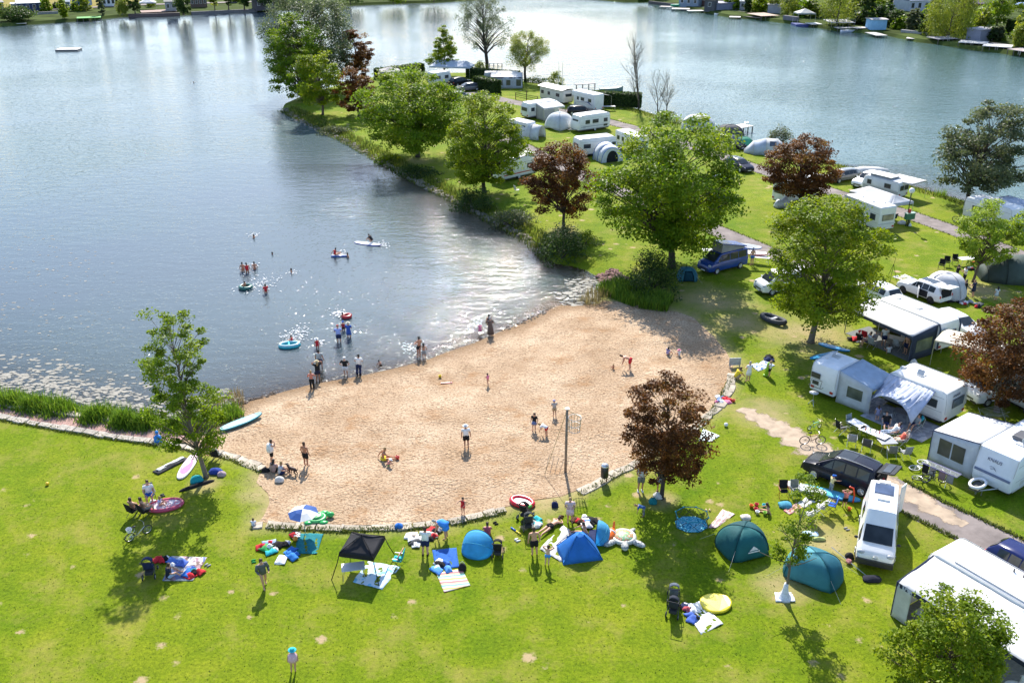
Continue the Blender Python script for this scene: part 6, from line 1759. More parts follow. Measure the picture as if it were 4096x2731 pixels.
MB().box(-1.9,-.9,-.5,.5,2.62,2.66).build('solar_panel',glassm((.03,.05,.10),.15),T); MB().box(-1.95,-.85,-.55,.55,2.58,2.625).build('panel_frame',metal(ALU),T); MB().box(-.6,-.25,-.32,.32,2.56,2.68).build('roof_vent',plastic(WHITE),T,bevel=.03); MB().box(-2.35,-2.05,-.3,.3,2.56,2.66).build('roof_hatch',plastic(WHITE),T,bevel=.03)
MB().torus((2.62,0,.82),.12,.018,18,6,'x').tube([(2.605,-.08,.86),(2.605,-.03,.73),(2.605,0,.82),(2.605,.03,.73),(2.605,.08,.86)],.012,4).build('emblem',metal((.75,.75,.77)),T)
MB().box(2.40,2.66,-.95,.95,.28,.66).build('lower_bumper',plastic((.04,.04,.042)),T,bevel=.05)
for y in (1,): MB().panel([(-2.6,y*.93,.5),(-2.6,y*.93,2.3),(-3.1,y*1.15,2.3),(-3.1,y*1.15,.5)],.06).build('rear_door',paint((.80,.80,.80)),T)
pos,hd=by_side((36.94,77.68),(35.02,80.97),1.88,-1)
T=car('suv','white SUV with open tailgate and rear door beside the half-pitched white tent',pos,hd,'suv',(.78,.78,.78),rim=(.05,.05,.05),open_tail=True,dark_roof=(.25,.55),rails=True)
MB().panel([(-2.0,-.66,1.64),(-2.0,.66,1.64),(-2.95,.62,1.78),(-2.95,-.62,1.78)],.07).build('tailgate',paint((.78,.78,.78)),T); MB().box(-2.34,-2.2,-.62,.62,.75,1.5).build('boot_shade_panel',cloth((.02,.02,.025)),T); MB().panel([(-.1,.93,.4),(-.1,.93,1.3),(-.6,1.5,1.3),(-.6,1.5,.4)],.06).build('rear_door',paint((.78,.78,.78)),T)  # boot interior shade put into the colour of a dark slab
MB().box(-1.1,-.12,.935,.95,.45,1.05).build('door_shade_panel',cloth((.03,.03,.035)),T)  # flat dark panel paints the shade behind the opened door
for nm,lb,a,b,k,c,sd__,ct in (
 ('minivan','dark minivan between the lakeside path and the grey tent',(29.41,139.04),(32.16,135.16),'mpv',DARK,1,'minivan'),
 ('estate_car','dark estate car parked right of the largest maple',(28.61,126.60),(30.03,122.92),'wagon',(.02,.022,.04),1,'car'),
 ('estate_car','silver-grey estate car by the water left of the white SUV',(44.64,119.92),(40.23,117.40),'wagon',(.16,.16,.16),-1,'car'),
 ('parked_car','dark car with a pale roof beside the far small caravan',(-11.00,187.22),(-7.75,190.19),'suv',DARK,1,'car'),
 ('parked_car','grey car in front of the clipped hedge at the far end',(-6.31,183.77),(-9.75,182.43),'wagon',(.13,.13,.14),-1,'car'),
 ('parked_car','silver car on the path behind the broad maple',(-10.54,173.59),(-7.28,175.13),'wagon',(.30,.31,.33),1,'car'),
 ('parked_car','black car squeezed between the motorhome and the lone caravan',(10.09,160.71),(12.95,160.71),'wagon',DARK,1,'car'),
 ('parked_car','white car half hidden by the linden, tail towards the right',(32.18,77.39),(30.85,80.14),'suv',(.75,.75,.75),-1,'car'),
 ('parked_car','white car with its nose showing behind the long caravan',(35.50,72.77),(36.23,70.84),'wagon',(.75,.75,.75),1,'car'),
 ('parked_car','dark blue car behind the big awning at the bottom right',(25.72,40.52),(26.75,38.85),'wagon',(.012,.02,.10),1,'car'),
 ('parked_car','dark red car at the right edge behind the golden-green maple',(53.26,95.38),(53.89,93.24),'wagon',(.06,.01,.015),1,'car')):
 pos,hd=by_side(a,b,1.8,sd__); car(nm,lb,pos,hd,k,c,cat=ct)
pos,hd=by_front((41.98,116.16),(43.08,114.85),4.65); car('suv','white SUV parked nose out left of the pop-top caravan',pos,hd,'suv',(.78,.78,.78))
pos,hd=by_front((21.92,81.56),(22.48,79.69),4.9); car('camper_van','white van with only its nose visible left of the dense linden',pos,hd,'van',(.78,.78,.78),cat='camper van',group='camper vans')
pos,hd=by_front((31.89,60.08),(32.20,59.23),4.9); car('camper_van','white van under the copper maple near the right edge',pos,hd,'van',(.70,.72,.74),cat='camper van',group='camper vans')
pos,hd=by_side((35.15,58.39),(35.71,57.11),2.2); caravan('motorhome','white vehicle cut by the right edge beside the copper maple',pos,hd,5.5,2.2,2.7,'box',WHITE,drawbar=False,cat='motorhome',group='motorhomes',rear=False)
canopy('cream awning roof over the van under the copper maple',(34.16,65.74),R(-38),1.8,1.4,2.1,2.3,(.72,.68,.58),val=.12,group='sun canopies')

# ================================================================== tents
dome_tent('dark teal dome tent with a lighter vent stripe, left of the thin sapling',(12.54,42.93),R(20),1.55,1.35,1.45,[(.012,.085,.10),(.018,.12,.13),(.02,.15,.16),(.012,.09,.11)],group='dome tents',lobes=4,logo=2)
dome_tent('teal-blue dome tent behind the white cloth, right of the thin sapling',(15.77,40.62),R(-35),1.75,1.3,1.45,[(.03,.18,.24),(.10,.34,.40),(.06,.26,.32),(.02,.14,.20)],group='dome tents',lobes=4)
dome_tent('small blue dome tent with a dark entrance at the foot of the largest maple',(16.43,84.26),R(-90),1.1,1.1,1.15,[(.05,.20,.27)],door=3,inner=(.01,.05,.07),group='dome tents',lobes=4)
dome_tent('green dome tent beside the dark minivan by the water',(33.36,137.31),0.2,1.6,1.4,1.6,[(.06,.33,.22),(.02,.17,.12),(.06,.33,.22),(.04,.24,.17)],group='dome tents')
dome_tent('dark grey inflatable dome tent by the water behind the dark minivan',(32.43,142.87),0.1,2.6,2.0,2.2,[(.10,.105,.12),(.07,.075,.09)],group='dome tents')
dome_tent('white inflatable awning tent at the water, right of the bare trees',(29.10,150.48),-.2,3.0,2.6,2.3,[(.70,.72,.73),(.60,.64,.68)],group='dome tents')
dome_tent('half-pitched white tent with small dark marks behind the white SUV',(38.93,80.27),R(-30),2.1,1.9,2.1,[(.66,.66,.68),(.74,.74,.74),(.62,.63,.66)],group='dome tents')
a,b=(33.21,134.77),(37.72,134.01)
tunnel_tent('grey and white tunnel tent with a side window by the round shrub',mid(a,b),ang(a,b),[(-2.6,.6,.35),(-1.4,1.4,1.6),(.3,1.6,2.05),(1.9,1.6,2.0),(2.6,1.3,1.5)],[(.62,.64,.68),(.58,.64,.74),(.74,.74,.73),(.6,.62,.65)],band=(.5,.5,.48),window=((1.2,.55,.9,.45),),group='tunnel tents')
a,b=(45.08,84.73),(49.24,84.03)
tunnel_tent('dark green tunnel tent with a wide arched entrance at the right edge',mid(a,b),ang(b,a) ,[(-3.2,1.5,1.9),(-1.0,1.9,2.3),(1.2,1.9,2.25),(2.7,1.5,1.2),(3.2,1.2,.5)],[(.06,.085,.075),(.09,.12,.11),(.06,.08,.07)],band=(.03,.04,.035),group='tunnel tents')
T=thing('covered_scooter','motor scooter under a silver cover beside the motorhome behind the copper maple','scooter',(31.31,107.75),.3)
MB().loft([[(x,w*math.cos(math.pi*k/8),h_*math.sin(math.pi*k/8)) for k in range(9)] for x,w,h_ in ((-.9,.3,.5),(-.6,.42,.95),(0,.4,.85),(.5,.5,1.25),(.8,.4,.8),(1.0,.3,.4))]).build('cover',surf('silver_cover',(.5,.51,.53),.5,.2,.2,3,bump=.8,bscale=5),T,True); MB().tube([(-.95,0,.05),(.95,0,.05)],.06,6).build('wheel',rubber(),T)
T=thing('covered_boat','small boat under a white cover behind the white SUV by the water','boat',(46.46,122.04),-.1)
MB().loft([[(x,w*math.cos(math.pi*k/8),.35+h_*math.sin(math.pi*k/8)) for k in range(9)] for x,w,h_ in ((-2.3,.7,.5),(-1,.9,.8),(1,.9,.75),(2.2,.3,.5))]).build('cover',canvas(WHITE),T,True); MB().box(-2.2,2.0,-.7,.7,.1,.4).build('hull',plastic(NAVY),T,bevel=.1)
T=thing('inflatable_boat','black and silver inflatable boat lying on the grass left of the dense linden','inflatable boat',(22.03,74.19),R(-58))
pts=[(1.2*math.cos(2*math.pi*k/20),.5*math.sin(2*math.pi*k/20),.2+.12*max(0,math.cos(2*math.pi*k/20))) for k in range(21)]
MB().tube(pts,.2,8).build('tube',rubber((.04,.045,.055)),T,True); MB().box(-.9,.9,-.35,.35,.06,.12).build('floor',plastic((.35,.36,.38)),T); MB().box(-.1,.15,-.45,.45,.28,.33).build('thwart',plastic((.4,.41,.43)),T)

# ================================================================== people
HB,HK,HG,HY=(.06,.03,.015),(.015,.012,.01),(.35,.33,.30),(.35,.22,.09)
GRY=(.28,.29,.30); WZ=WATER_Z
P=person
# wading and bathing (z: how deep they stand)
P('man in a grey shirt and dark shorts wading with his back turned',(-14.74,66.41),5,1.75,'stand',SK2,[('hair',HK),('tshirt',(.42,.43,.42)),('shorts',NAVY)],z=WZ-.25)
P('woman in black top and skirt with both hands at her hat in shallow water',(-14.54,64.13),20,1.72,'headhands',SK2,[('longhair',HY),('tshirt',BLACK),('skirt',(.03,.03,.05)),('hat',(.6,.5,.3))],z=WZ-.12)
P('boy in long black trousers with bare red shoulders at the water edge',(-14.64,62.52),10,1.6,'hold',(.5,.18,.13),[('hair',HY),('trousers',BLACK)])
P('child in red behind the wading man in grey',(-15.64,69.92),10,1.2,'stand',SK2,[('hat',W8),('vest',RED),('trunks',RED)],1,z=WZ-.35)
P('woman in white cap, black top and white shorts standing in the shallows',(-12.55,64.88),-15,1.68,'hips',SK1,[('cap',W8),('tshirt',BLACK),('shorts',(.62,.66,.72))],z=WZ-.12)
P('broad man in white shirt and dark rolled trousers at the water edge',(-11.64,65.09),5,1.82,'hold',SK1,[('hair',HK),('tshirt',W8),('trousers',NAVY)],z=WZ-.12)
P('toddler squatting in the shallows near the floating weed',(-10.16,66.61),60,.95,'squat',SK2,[('hair',HK),('trunks',BLACK)],1,z=WZ-.1)
P('bare-chested man holding a baby at the water edge',(-7.35,68.26),40,1.8,'hold',SK2,[('hair',HK),('trunks',BLACK)],z=WZ-.08)
P('baby in the arms of the bare-chested man',((-7.35,68.26)[0]-.18,(-7.35,68.26)[1]+.22),120,.62,'ground',SK2,[('hair',HB)],1,z=WZ+.92)
P('girl with dark hair standing beside the man with the baby',(-6.89,67.86),-10,1.35,'hips',SK2,[('longhair',HK),('shorts',GRY)],1,z=WZ-.05)
P('small child in pink with a pale hat at the water edge',(-2.65,72.53),0,1.05,'stand',SK1,[('hat',W8),('dress',PINK)],1,z=WZ-.06)
P('woman in a long dark patterned dress at the water edge',(-1.75,72.15),5,1.7,'hold',SK2,[('hair',GRY),('longdress',(.12,.09,.08))])
P('dark-haired person out in the water beyond the long dress',(-2.02,75.28),20,1.5,'stand',SK2,[('longhair',HK),('vest',BLACK)],z=WZ-.85)
P('man in lavender shirt and navy shorts wading near the woman in blue',(-14.08,71.04),5,1.78,'hold',SK1,[('cap',(.45,.12,.10)),('tshirt',(.36,.42,.78)),('shorts',NAVY)],z=WZ-.3)
P('woman in a blue printed dress wading beside the man in lavender',(-13.42,71.95),-5,1.68,'hold',SK2,[('hat',CREAM),('dress',(.04,.10,.38))],z=WZ-.35)
P('child in a red swim vest in front of the wading couple',(-14.09,73.30),0,1.2,'stand',SK2,[('cap',BLUE),('vest',(.35,.03,.04)),('trunks',BLACK)],1,z=WZ-.35)
P('child splashing with a red swim ring beyond the wading couple',(-14.58,76.02),30,1.2,'reach',SK2,[('hair',HK)],1,z=WZ-.7)
P('child in the turquoise rubber boat',(-17.85,70.71),60,1.1,'ground',SK1,[('hair',HB),('vest',RED)],1,z=WZ+.12)
P('child riding the green swim ring',(-24.72,82.96),70,1.2,'ground',SK2,[('hair',HK),('trunks',BLACK)],1,z=WZ+.1)
P('child in red standing waist-deep right of the green swim ring',(-22.57,81.78),30,1.4,'stand',SK2,[('hair',HK),('tshirt',RED)],1,z=WZ-.5)
for i,(p,d,l) in enumerate((((-26.09,87.41),.62,'left bather of the three dark bathers in the bay'),((-25.55,87.08),.55,'middle bather with red arms of the three dark bathers'),((-25.14,88.08),.8,'right bather of the three dark bathers in the bay'),((-24.32,92.45),1.32,'lone swimmer between the three bathers and the white airbed'),((-27.56,97.79),1.2,'swimmer splashing farthest out of the bathers in the bay'),((-21.43,87.25),1.15,'swimmer right of the three dark bathers'),((-16.49,91.55),1.05,'swimmer holding the right end of the white airbed'),((-63.62,195.51),1.35,'lone swimmer far out on the lake'))):
 P(l,p,20*i,1.6,'reach' if i in (4,7) else 'stand',SK2,[('hair',HK)]+([('vest',RED)] if i==1 else []),z=WZ-d)
P('person in red sitting on the white airbed',(-17.95,91.75),-60,1.5,'longsit',SK2,[('hair',HK),('vest',RED)],z=WZ+.16)
P('dark figure kneeling on the blue and white paddleboard',(-14.76,95.95),70,1.6,'squat',SK2,[('hair',HK),('tshirt',BLACK)],z=WZ+.14)
# on the sand
P('man with a white towel over his shoulders shading his eyes',(-15.25,52.03),-80,1.75,'shade',SK1,[('hair',HB),('towel',W8),('shorts',BLACK)])
P('woman with long dark hair in a patterned top sitting on the sand',(-14.84,50.89),-30,1.68,'ground',SK1,[('longhair',HK),('tshirt',(.38,.26,.24)),('shorts',BLACK)])
P('blonde woman in a striped top sitting on the sand',(-14.41,50.66),-75,1.7,'ground',SK1,[('hair',HY),('tshirt',(.45,.46,.50)),('shorts',NAVY)])
P('bare-chested man in black shorts standing on the sand by the dog',(-12.94,51.60),-20,1.75,'stand',SK2,[('hair',HB),('shorts',BLACK)])
P('tanned man in yellow trunks kneeling over a hole in the sand',(-8.25,52.27),-80,1.75,'longsit',(.45,.19,.1),[('hair',HY),('trunks',YELLOW)])
P('toddler in a red and white suit in front of the kneeling man',(-7.77,51.43),-60,.95,'squat',SK1,[('hat',W8),('vest',(.6,.25,.22)),('trunks',GREEN)],1)
P('toddler running alone in the middle of the sand',(-1.76,62.92),30,1.0,'walk',SK1,[('hair',HB),('vest',PINK)],1)
P('girl with long brown hair in black top and denim skirt on the sand',(1.47,55.91),170,1.35,'stand',SK1,[('longhair',HB),('tshirt',BLACK),('skirt',(.16,.20,.36))],1)
P('child in pale grey with a lilac cap behind the basket pole',(2.94,57.90),10,1.25,'hold',SK1,[('cap',(.35,.33,.5)),('tshirt',(.40,.38,.36)),('shorts',TAN)],1)
P('child in a white shirt bending beside the basket pole',(2.28,55.15),60,1.3,'bend',SK1,[('hair',HY),('tshirt',W8),('trunks',RED)],1)
P('woman in a wide white sun hat walking across the sand',(-2.94,53.70),0,1.7,'stand',SK2,[('hat',W8),('tshirt',W8),('shorts',BLACK)])
P('bare baby sitting on the sand near the bending man',(7.71,65.38),20,.8,'ground',SK2,[('hair',HY)],1)
P('man in red shorts bending over to dig in the sand',(8.95,65.22),80,1.75,'bend',SK1,[('hair',HB),('shorts',RED)])
P('child in lilac sitting in the tree shade on the sand',(12.19,67.97),-60,1.2,'ground',SK1,[('longhair',HK),('tshirt',(.35,.3,.5))],1)
P('child with a pink hat in the tree shade on the sand',(13.08,67.69),40,1.0,'ground',SK1,[('hat',PINK),('tshirt',W8)],1)
P('toddler in red standing in front of the stone edging',(-2.82,46.18),150,1.15,'reach',SK1,[('hair',HB),('vest',RED),('trunks',RED)],1)
P('woman in a white summer dress at the top right corner of the sand',(17.37,63.00),20,1.65,'hold',SK1,[('hair',HG),('dress',W8)])
P('person in a yellow shirt bending beside the grey sign board',(16.66,63.47),-70,1.7,'squat',SK1,[('hair',HB),('tshirt',YELLOW),('shorts',TAN)])
P('child in white carrying a lime green float by the striped blanket',(19.17,63.86),60,1.3,'hold',SK1,[('hair',HY),('tshirt',W8),('shorts',BLACK)],1)
# on the lawn
P('barefoot man in a grey shirt walking on the lawn left of the teal blanket',(-12.75,39.72),-150,1.85,'walk',SK1,[('hair',HB),('longshirt',(.12,.13,.13))])
P('small child in a white shirt sitting on the corner stone of the sand',(-14.66,45.04),10,.95,'ground',SK1,[('hair',HB),('tshirt',(.65,.7,.8))],1)
P('girl with a turquoise hat wrapped in a pink towel at the bottom of the lawn',(-10.01,33.62),20,1.35,'stand',SK1,[('hat',TURQ),('towel',(.70,.45,.52))],1)
P('man in white shirt and navy shorts standing by the blue blanket',(-4.69,42.29),5,1.85,'hold',SK1,[('hair',HB),('tshirt',W8),('shorts',NAVY),('shoes',BLACK)])
P('person in a bright blue towel bending at the stone edging',(-3.64,43.78),60,1.7,'bend',SK1,[('hair',HG),('towel',(.06,.28,.75)),('skirt',(.06,.28,.75))])
P('woman sitting behind the round light blue beach shelter',(-1.37,44.05),10,1.6,'ground',SK1,[('bun',HB),('vest',(.5,.1,.15))])
P('large bare-backed man in black shorts by the grey blanket',(1.23,42.26),0,1.85,'stand',SK1,[('hair',HB),('shorts',BLACK)])
P('boy in blue trunks with his hands behind his head',(1.85,41.41),5,1.3,'headhands',SK3,[('hair',HB),('trunks',(.08,.3,.75))],1)
P('man in black trunks lying on his front on the grey blanket',(2.16,44.77),140,1.8,'prone',SK1,[('hair',HB),('trunks',BLACK)],dz=.05)
P('woman in a white and red printed dress facing the camera',(3.30,45.39),175,1.72,'hold',SK1,[('bun',HY),('dress',(.62,.50,.52))])
P('person lying in the open light blue half-shelter with legs out',(4.12,44.11),80,1.7,'longsit',SK1,[('hair',HB),('trunks',BLACK)])
P('bare legs of a child lying in the blue pyramid shelter',(3.25,43.12),80,1.2,'supine',SK1,[('trunks',(.1,.4,.2)),('hair',HB)],1,dz=.03)
P('man in white T-shirt and grey shorts standing left of the copper maple',(7.68,48.56),170,1.8,'hold',SK2,[('hair',HB),('tshirt',(.62,.65,.72)),('shorts',(.16,.17,.16)),('shoes',W8)])
P('woman in black with a printed skirt beside the copper maple trunk',(8.83,48.53),150,1.7,'hips',SK2,[('hair',HG),('tshirt',BLACK),('skirt',(.25,.28,.30)),('shoes',BROWN)])
P('little boy in blue shirt and grey trousers under the copper maple',(7.58,45.93),75,1.15,'bend',SK1,[('hair',HY),('tshirt',(.05,.12,.3)),('trousers',(.2,.21,.22))],1)
P('girl with long brown hair lying among sand toys by the dark teal tent',(14.85,46.24),75,1.3,'longsit',SK1,[('longhair',HB),('bikini',(.4,.3,.3))],1)
P('child in cream shirt and blue cap next to the black minivan',(19.05,48.43),-60,1.2,'reach',SK1,[('cap',BLUE),('tshirt',(.75,.66,.35)),('trousers',GRY)],1)
P('child in a red and white shirt and orange trousers by the blue paddleboard',(19.37,46.84),-10,1.25,'headhands',SK1,[('hair',HY),('tshirt',(.55,.2,.2)),('shorts',BLACK)],1)
P('person in a blue hooded towel sitting on the stone edging of the gravel path',(-23.11,54.26),10,1.6,'ground',SK1,[('hood',(.04,.22,.6)),('towel',(.04,.22,.6))])
P('bare-backed man with a black cap on the folding chair under the ash tree',(-18.95,52.15),-15,1.8,'chair',SK1,[('cap',BLACK),('trunks',BLACK)])
P('child standing left of the bare-backed man with the black cap',(-19.49,52.61),-10,1.2,'stand',SK1,[('hair',HY),('trunks',GREEN)],1)
P('man in a white football shirt on the camp chair by the pink airbed',(-21.37,47.57),-150,1.8,'chair',SK1,[('hair',HB),('tshirt',W8),('shorts',BLUE)])
P('left of two bare-chested men on black camp chairs',(-21.79,46.02),-30,1.8,'chair',SK1,[('hair',HB),('trunks',BLACK)])
P('right of two bare-chested men on black camp chairs, in camouflage shorts',(-21.13,46.02),-35,1.8,'chair',SK1,[('hair',HB),('shorts',(.28,.27,.24))])
P('child in lilac sitting on the pink and white airbed',(-20.58,46.87),-100,1.2,'ground',SK1,[('hair',HY),('tshirt',(.5,.5,.75))],1,dz=.1)
P('person in navy sitting on the mixed picnic blankets in the tree shade',(-17.96,40.43),-60,1.7,'ground',SK1,[('hair',HB),('tshirt',(.02,.025,.05)),('shorts',(.4,.5,.7))],dz=.03)
# among the caravans
P('woman in black with her feet up beside the white camping table',(25.03,55.93),165,1.7,'lounge',SK1,[('longhair',HB),('tshirt',BLACK),('shorts',NAVY)])
P('man in white shirt reclining with light jeans by the camping table',(25.00,54.79),95,1.8,'lounge',SK1,[('hair',HK),('tshirt',W8),('trousers',(.45,.52,.62))])
P('person in a coral top reclining at the grey camping table',(25.18,53.81),95,1.75,'lounge',SK1,[('hair',HG),('vest',(.75,.15,.10)),('shorts',CREAM)])
P('woman in grey shirt sitting on the ground mat under the striped sun sail',(26.99,55.87),110,1.7,'chair',SK1,[('hair',HB),('tshirt',(.35,.36,.38)),('shorts',NAVY)])
P('child in a dress between the grey awning and the sun sail',(24.86,57.17),0,1.15,'stand',SK1,[('longhair',HB),('dress',(.3,.3,.5))],1)
for i,(p,l,ps,c) in enumerate((((29.58,69.31),'tall person standing under the wide white awning','stand',W8),((30.77,67.79),'bare-chested person at the right end under the wide white awning','stand',SK1),((28.36,69.31),'person in pale blue sitting at the left end of the wide white awning','chair',(.5,.6,.75)),((28.99,69.58),'second sitter from the left under the wide white awning','chair',(.4,.35,.4)),((29.56,67.96),'child in white lying in front of the wide white awning','longsit',W8),((27.69,69.58),'person with a red cap sitting at the left edge of the wide white awning','chair',BLACK))):
 P(l,p,160-40*i,1.7 if i != 4 else 1.3,ps,SK1,[('hair',HB) if i != 5 else ('cap',RED),('tshirt' if i != 1 else 'trunks',c if i != 1 else NAVY),('shorts',NAVY)])
P('woman in a white top and black trousers beside the half-pitched tent',(41.96,83.20),100,1.68,'hold',SK1,[('hair',HB),('tshirt',W8),('trousers',BLACK)])
P('person all in black pulling at the half-pitched tent',(40.34,79.42),70,1.75,'reach',SK1,[('hair',HK),('tshirt',BLACK),('shorts',BLACK)])
P('woman in dark blue dress under the golden-green maple',(41.24,79.68),30,1.65,'hold',SK1,[('bun',HY),('dress',(.03,.035,.07))])
P('dark-haired child in white right of the white SUV',(42.89,78.87),0,1.3,'stand',SK1,[('longhair',HK),('dress',(.6,.62,.66))],1)
P('person hidden to the waist behind the half-pitched tent',(41.30,83.61),-100,1.7,'reach',SK1,[('hair',HK),('tshirt',BLACK),('shorts',GRY)])
P('dark-haired person leaning between the white SUV and the half-pitched tent',(38.56,81.98),-80,1.7,'bend',SK1,[('hair',HK),('vest',BLACK),('shorts',BLACK)])
P('bare-chested man in blue trunks behind the blue camper van',(23.35,87.93),30,1.8,'stand',SK1,[('hair',HB),('trunks',(.04,.14,.4))])
# the dog
T=thing('dog','small dark brown dog on a lead before the man in black shorts','dog',(-13.59,50.66),R(150))
MB().tube([(-.3,0,.36),(-.15,0,.40),(.12,0,.39),(.28,0,.42),(.36,0,.55),(.42,0,.60),(.56,0,.56)],[.07,.115,.125,.10,.075,.075,.03],9,True,1.0).build('body',hairm((.05,.02,.012)),T,True)
for sx,sy in ((.2,.08),(.2,-.08),(-.24,.08),(-.24,-.08)):
 k=-.07 if sx<0 else .0
 MB().tube([(sx,sy,.36),(sx+(.05 if sx<0 else -.01),sy,.25),(sx+k,sy,.13),(sx+k*.6,sy,.03),(sx+k*.6+.06,sy,.02)],[.065,.05,.026,.024,.026],7).build('leg',hairm((.05,.02,.012)),T,True)
MB().tube([(-.32,0,.38),(-.45,0,.5),(-.48,0,.6)],[.035,.025,.012],6).build('tail',hairm((.05,.02,.012)),T,True)
for s in (-1,1): MB().ball((.40,s*.07,.62),.05,7,4,(.6,.3,1)).build('ear',hairm((.03,.012,.01)),T,True)

# ================================================================== gardens and jetties on the far shores
GT='trees and shrubs on the far shores'
def far_tree(l,a,b,h,kind,shape='egg',c0=.25,seed=1,hang=0.0,n=1700,name='garden_tree'):
 r=dist(a,b)/2
 tree(name,l,mid(a,b),h,r,h*c0,kind,shape,n,.42+.03*r,60,(0,0),seed,GT,hang=hang,gap=.04,branch=.15,spread=.3,loc_z=FZ)
def far_house(l,a,b,d,hw,hr,wall,roof,wins=3,name='garden_house',cat='house',gable=True,z=FZ,g='houses and huts on the far shores'):
 T=thing(name,l,cat,(*mid(a,b),z),ang(a,b),g); L=dist(a,b)/2
 MB().box(-L,L,0,d,-.4,hw).build('wall',surf('render_wall',wall,.85,0,.15,.8),T)
 o=.3
 rf=MB().loft([[(x,-o,hw),(x,d/2,hw+hr),(x,d+o,hw),(x,d+o,hw+.14),(x,d/2,hw+hr+.16),(x,-o,hw+.14)] for x in (-L-o,L+o)]) if gable else MB().loft([[(x,-o,hw+.05),(x,d+o,hw+hr),(x,d+o,hw+hr+.14),(x,-o,hw+.19)] for x in (-L-o,L+o)])
 rf.build('roof',surf('roofing',roof,.8,0,.2,1.5),T)
 for k in range(wins):
  x=-L+2*L*(k+.5)/wins; w=min(.5,L/wins*.6)
  f=MB().box(x-w,x+w,-.05,.02,hw*.38,hw*.82).build('window',plastic(W8 if sum(wall)<1.2 else DGREY),T); MB().box(x-w+.07,x+w-.07,-.08,-.04,hw*.38+.07,hw*.82-.07).build('pane',glassm(),f)
def jetty(l,a,b,d,z=.25,c=(.5,.47,.43),posts=4,name='jetty',rail=False,ladder=False):
 """deck from a to b along the water, running d metres back to the shore"""
 T=thing(name,l,'jetty',(*a,z),ang(a,b),'jetties along the far shores'); L=dist(a,b)
 MB().box(0,L,0,d,-.12,0).build('deck',woodm(c),T)
 for k in range(posts): MB().tube([(L*k/(posts-1)*.96+.02*L,.15,-1.4),(L*k/(posts-1)*.96+.02*L,.15,-.1)],.10,5).build('post',woodm((.12,.10,.09)),T)
 if rail: MB().tube([(0,.05,0),(0,.05,.9),(L,.05,.9),(L,.05,0)],.04,4).tube([(0,.05,.5),(L,.05,.5)],.03,4).build('railing',metal(LGREY),T)
 if ladder:
  for s in (-.25,.25): MB().tube([(L/2+s,-.1,-.9),(L/2+s,-.1,.7),(L/2+s,.4,.7)],.035,4).build('ladder_rail',metal(ALU),T)
def quay(l,a,b,h,d=.5,c=(.30,.29,.28),name='quay_wall'):
 T=MB().box(0,dist(a,b),0,d,-1.2,h).build(name,stone(c)); T.location=(*a,0); T.rotation_euler=(0,0,ang(a,b)); tag(T,l,'wall','walls along the far shores')
# left shore
far_house('white-roofed awning with a dark blue front at the top left',(-158.05,322.92),(-151.26,326.60),5,2.6,.7,(.03,.05,.13),W8,4,'awning_hut')
far_house('small white caravan left of the dark blue awning',(-161.51,325.85),(-159.66,326.60),2.2,2.2,.2,W8,W8,1,'garden_caravan','caravan',False)
far_house('dark shed at the top left corner',(-165.05,320.39),(-162.47,322.92),4,3,.8,(.08,.06,.05),(.3,.29,.28),2)
far_house('small blue hut with a white roof on the left shore',(-145.79,327.72),(-143.71,328.47),3,2.6,1.2,(.10,.18,.35),W8,1)
far_house('blue glass-fronted house on the left shore',(-146.64,337.33),(-142.00,338.13),7,5.2,1.0,(.03,.10,.20),(.2,.2,.22),3)
far_house('white hut with blue curtains on the left shore',(-137.30,338.92),(-133.51,340.53),4,3,.8,W8,(.6,.6,.62),3)
far_house('grey hut beside the tall dark tree on the left shore',(-111.21,324.01),(-108.10,325.12),4,3.0,.8,(.32,.32,.33),(.2,.2,.2),2)
far_house('brown boathouse with a white fence on the left shore',(-107.31,337.33),(-102.18,338.92),6,3.2,1.0,(.16,.11,.09),(.35,.34,.33),4)
far_house('dark boathouse at the right end of the left shore',(-84.09,331.50),(-78.55,334.20),6,3.2,.8,(.08,.07,.08),(.25,.25,.27),3)
canopy('white party pavilion on the brown deck of the left shore',(-119.43,331.50),.3,2.6,2.2,2.3,3.6,W8,group='sun canopies',z=FZ)
quay('grey garden wall below the dark blue awning',(-152.19,312.35),(-143.15,317.90),1.3); quay('dark sea wall along the right half of the left shore',(-120.24,315.42),(-105.63,320.25),.6,1.0,(.12,.09,.09)); quay('grey sea wall at the right end of the left shore',(-102.99,323.79),(-84.24,333.35),.5,.8,(.16,.15,.16))
jetty('dark jetty covered with green turf on the left shore',(-131.50,303.62),(-125.14,306.17),4.5,.6,(.06,.30,.03),5); jetty('wide brown sun deck under the white pavilion',(-117.48,319.55),(-107.35,324.51),7,.7,(.20,.11,.09),6); jetty('narrow pale jetty at the far left',(-148.02,293.82),(-143.05,295.31),1.5,.1); jetty('grey jetty between the willow and the white hut',(-128.21,316.40),(-122.60,317.87),2,.35)
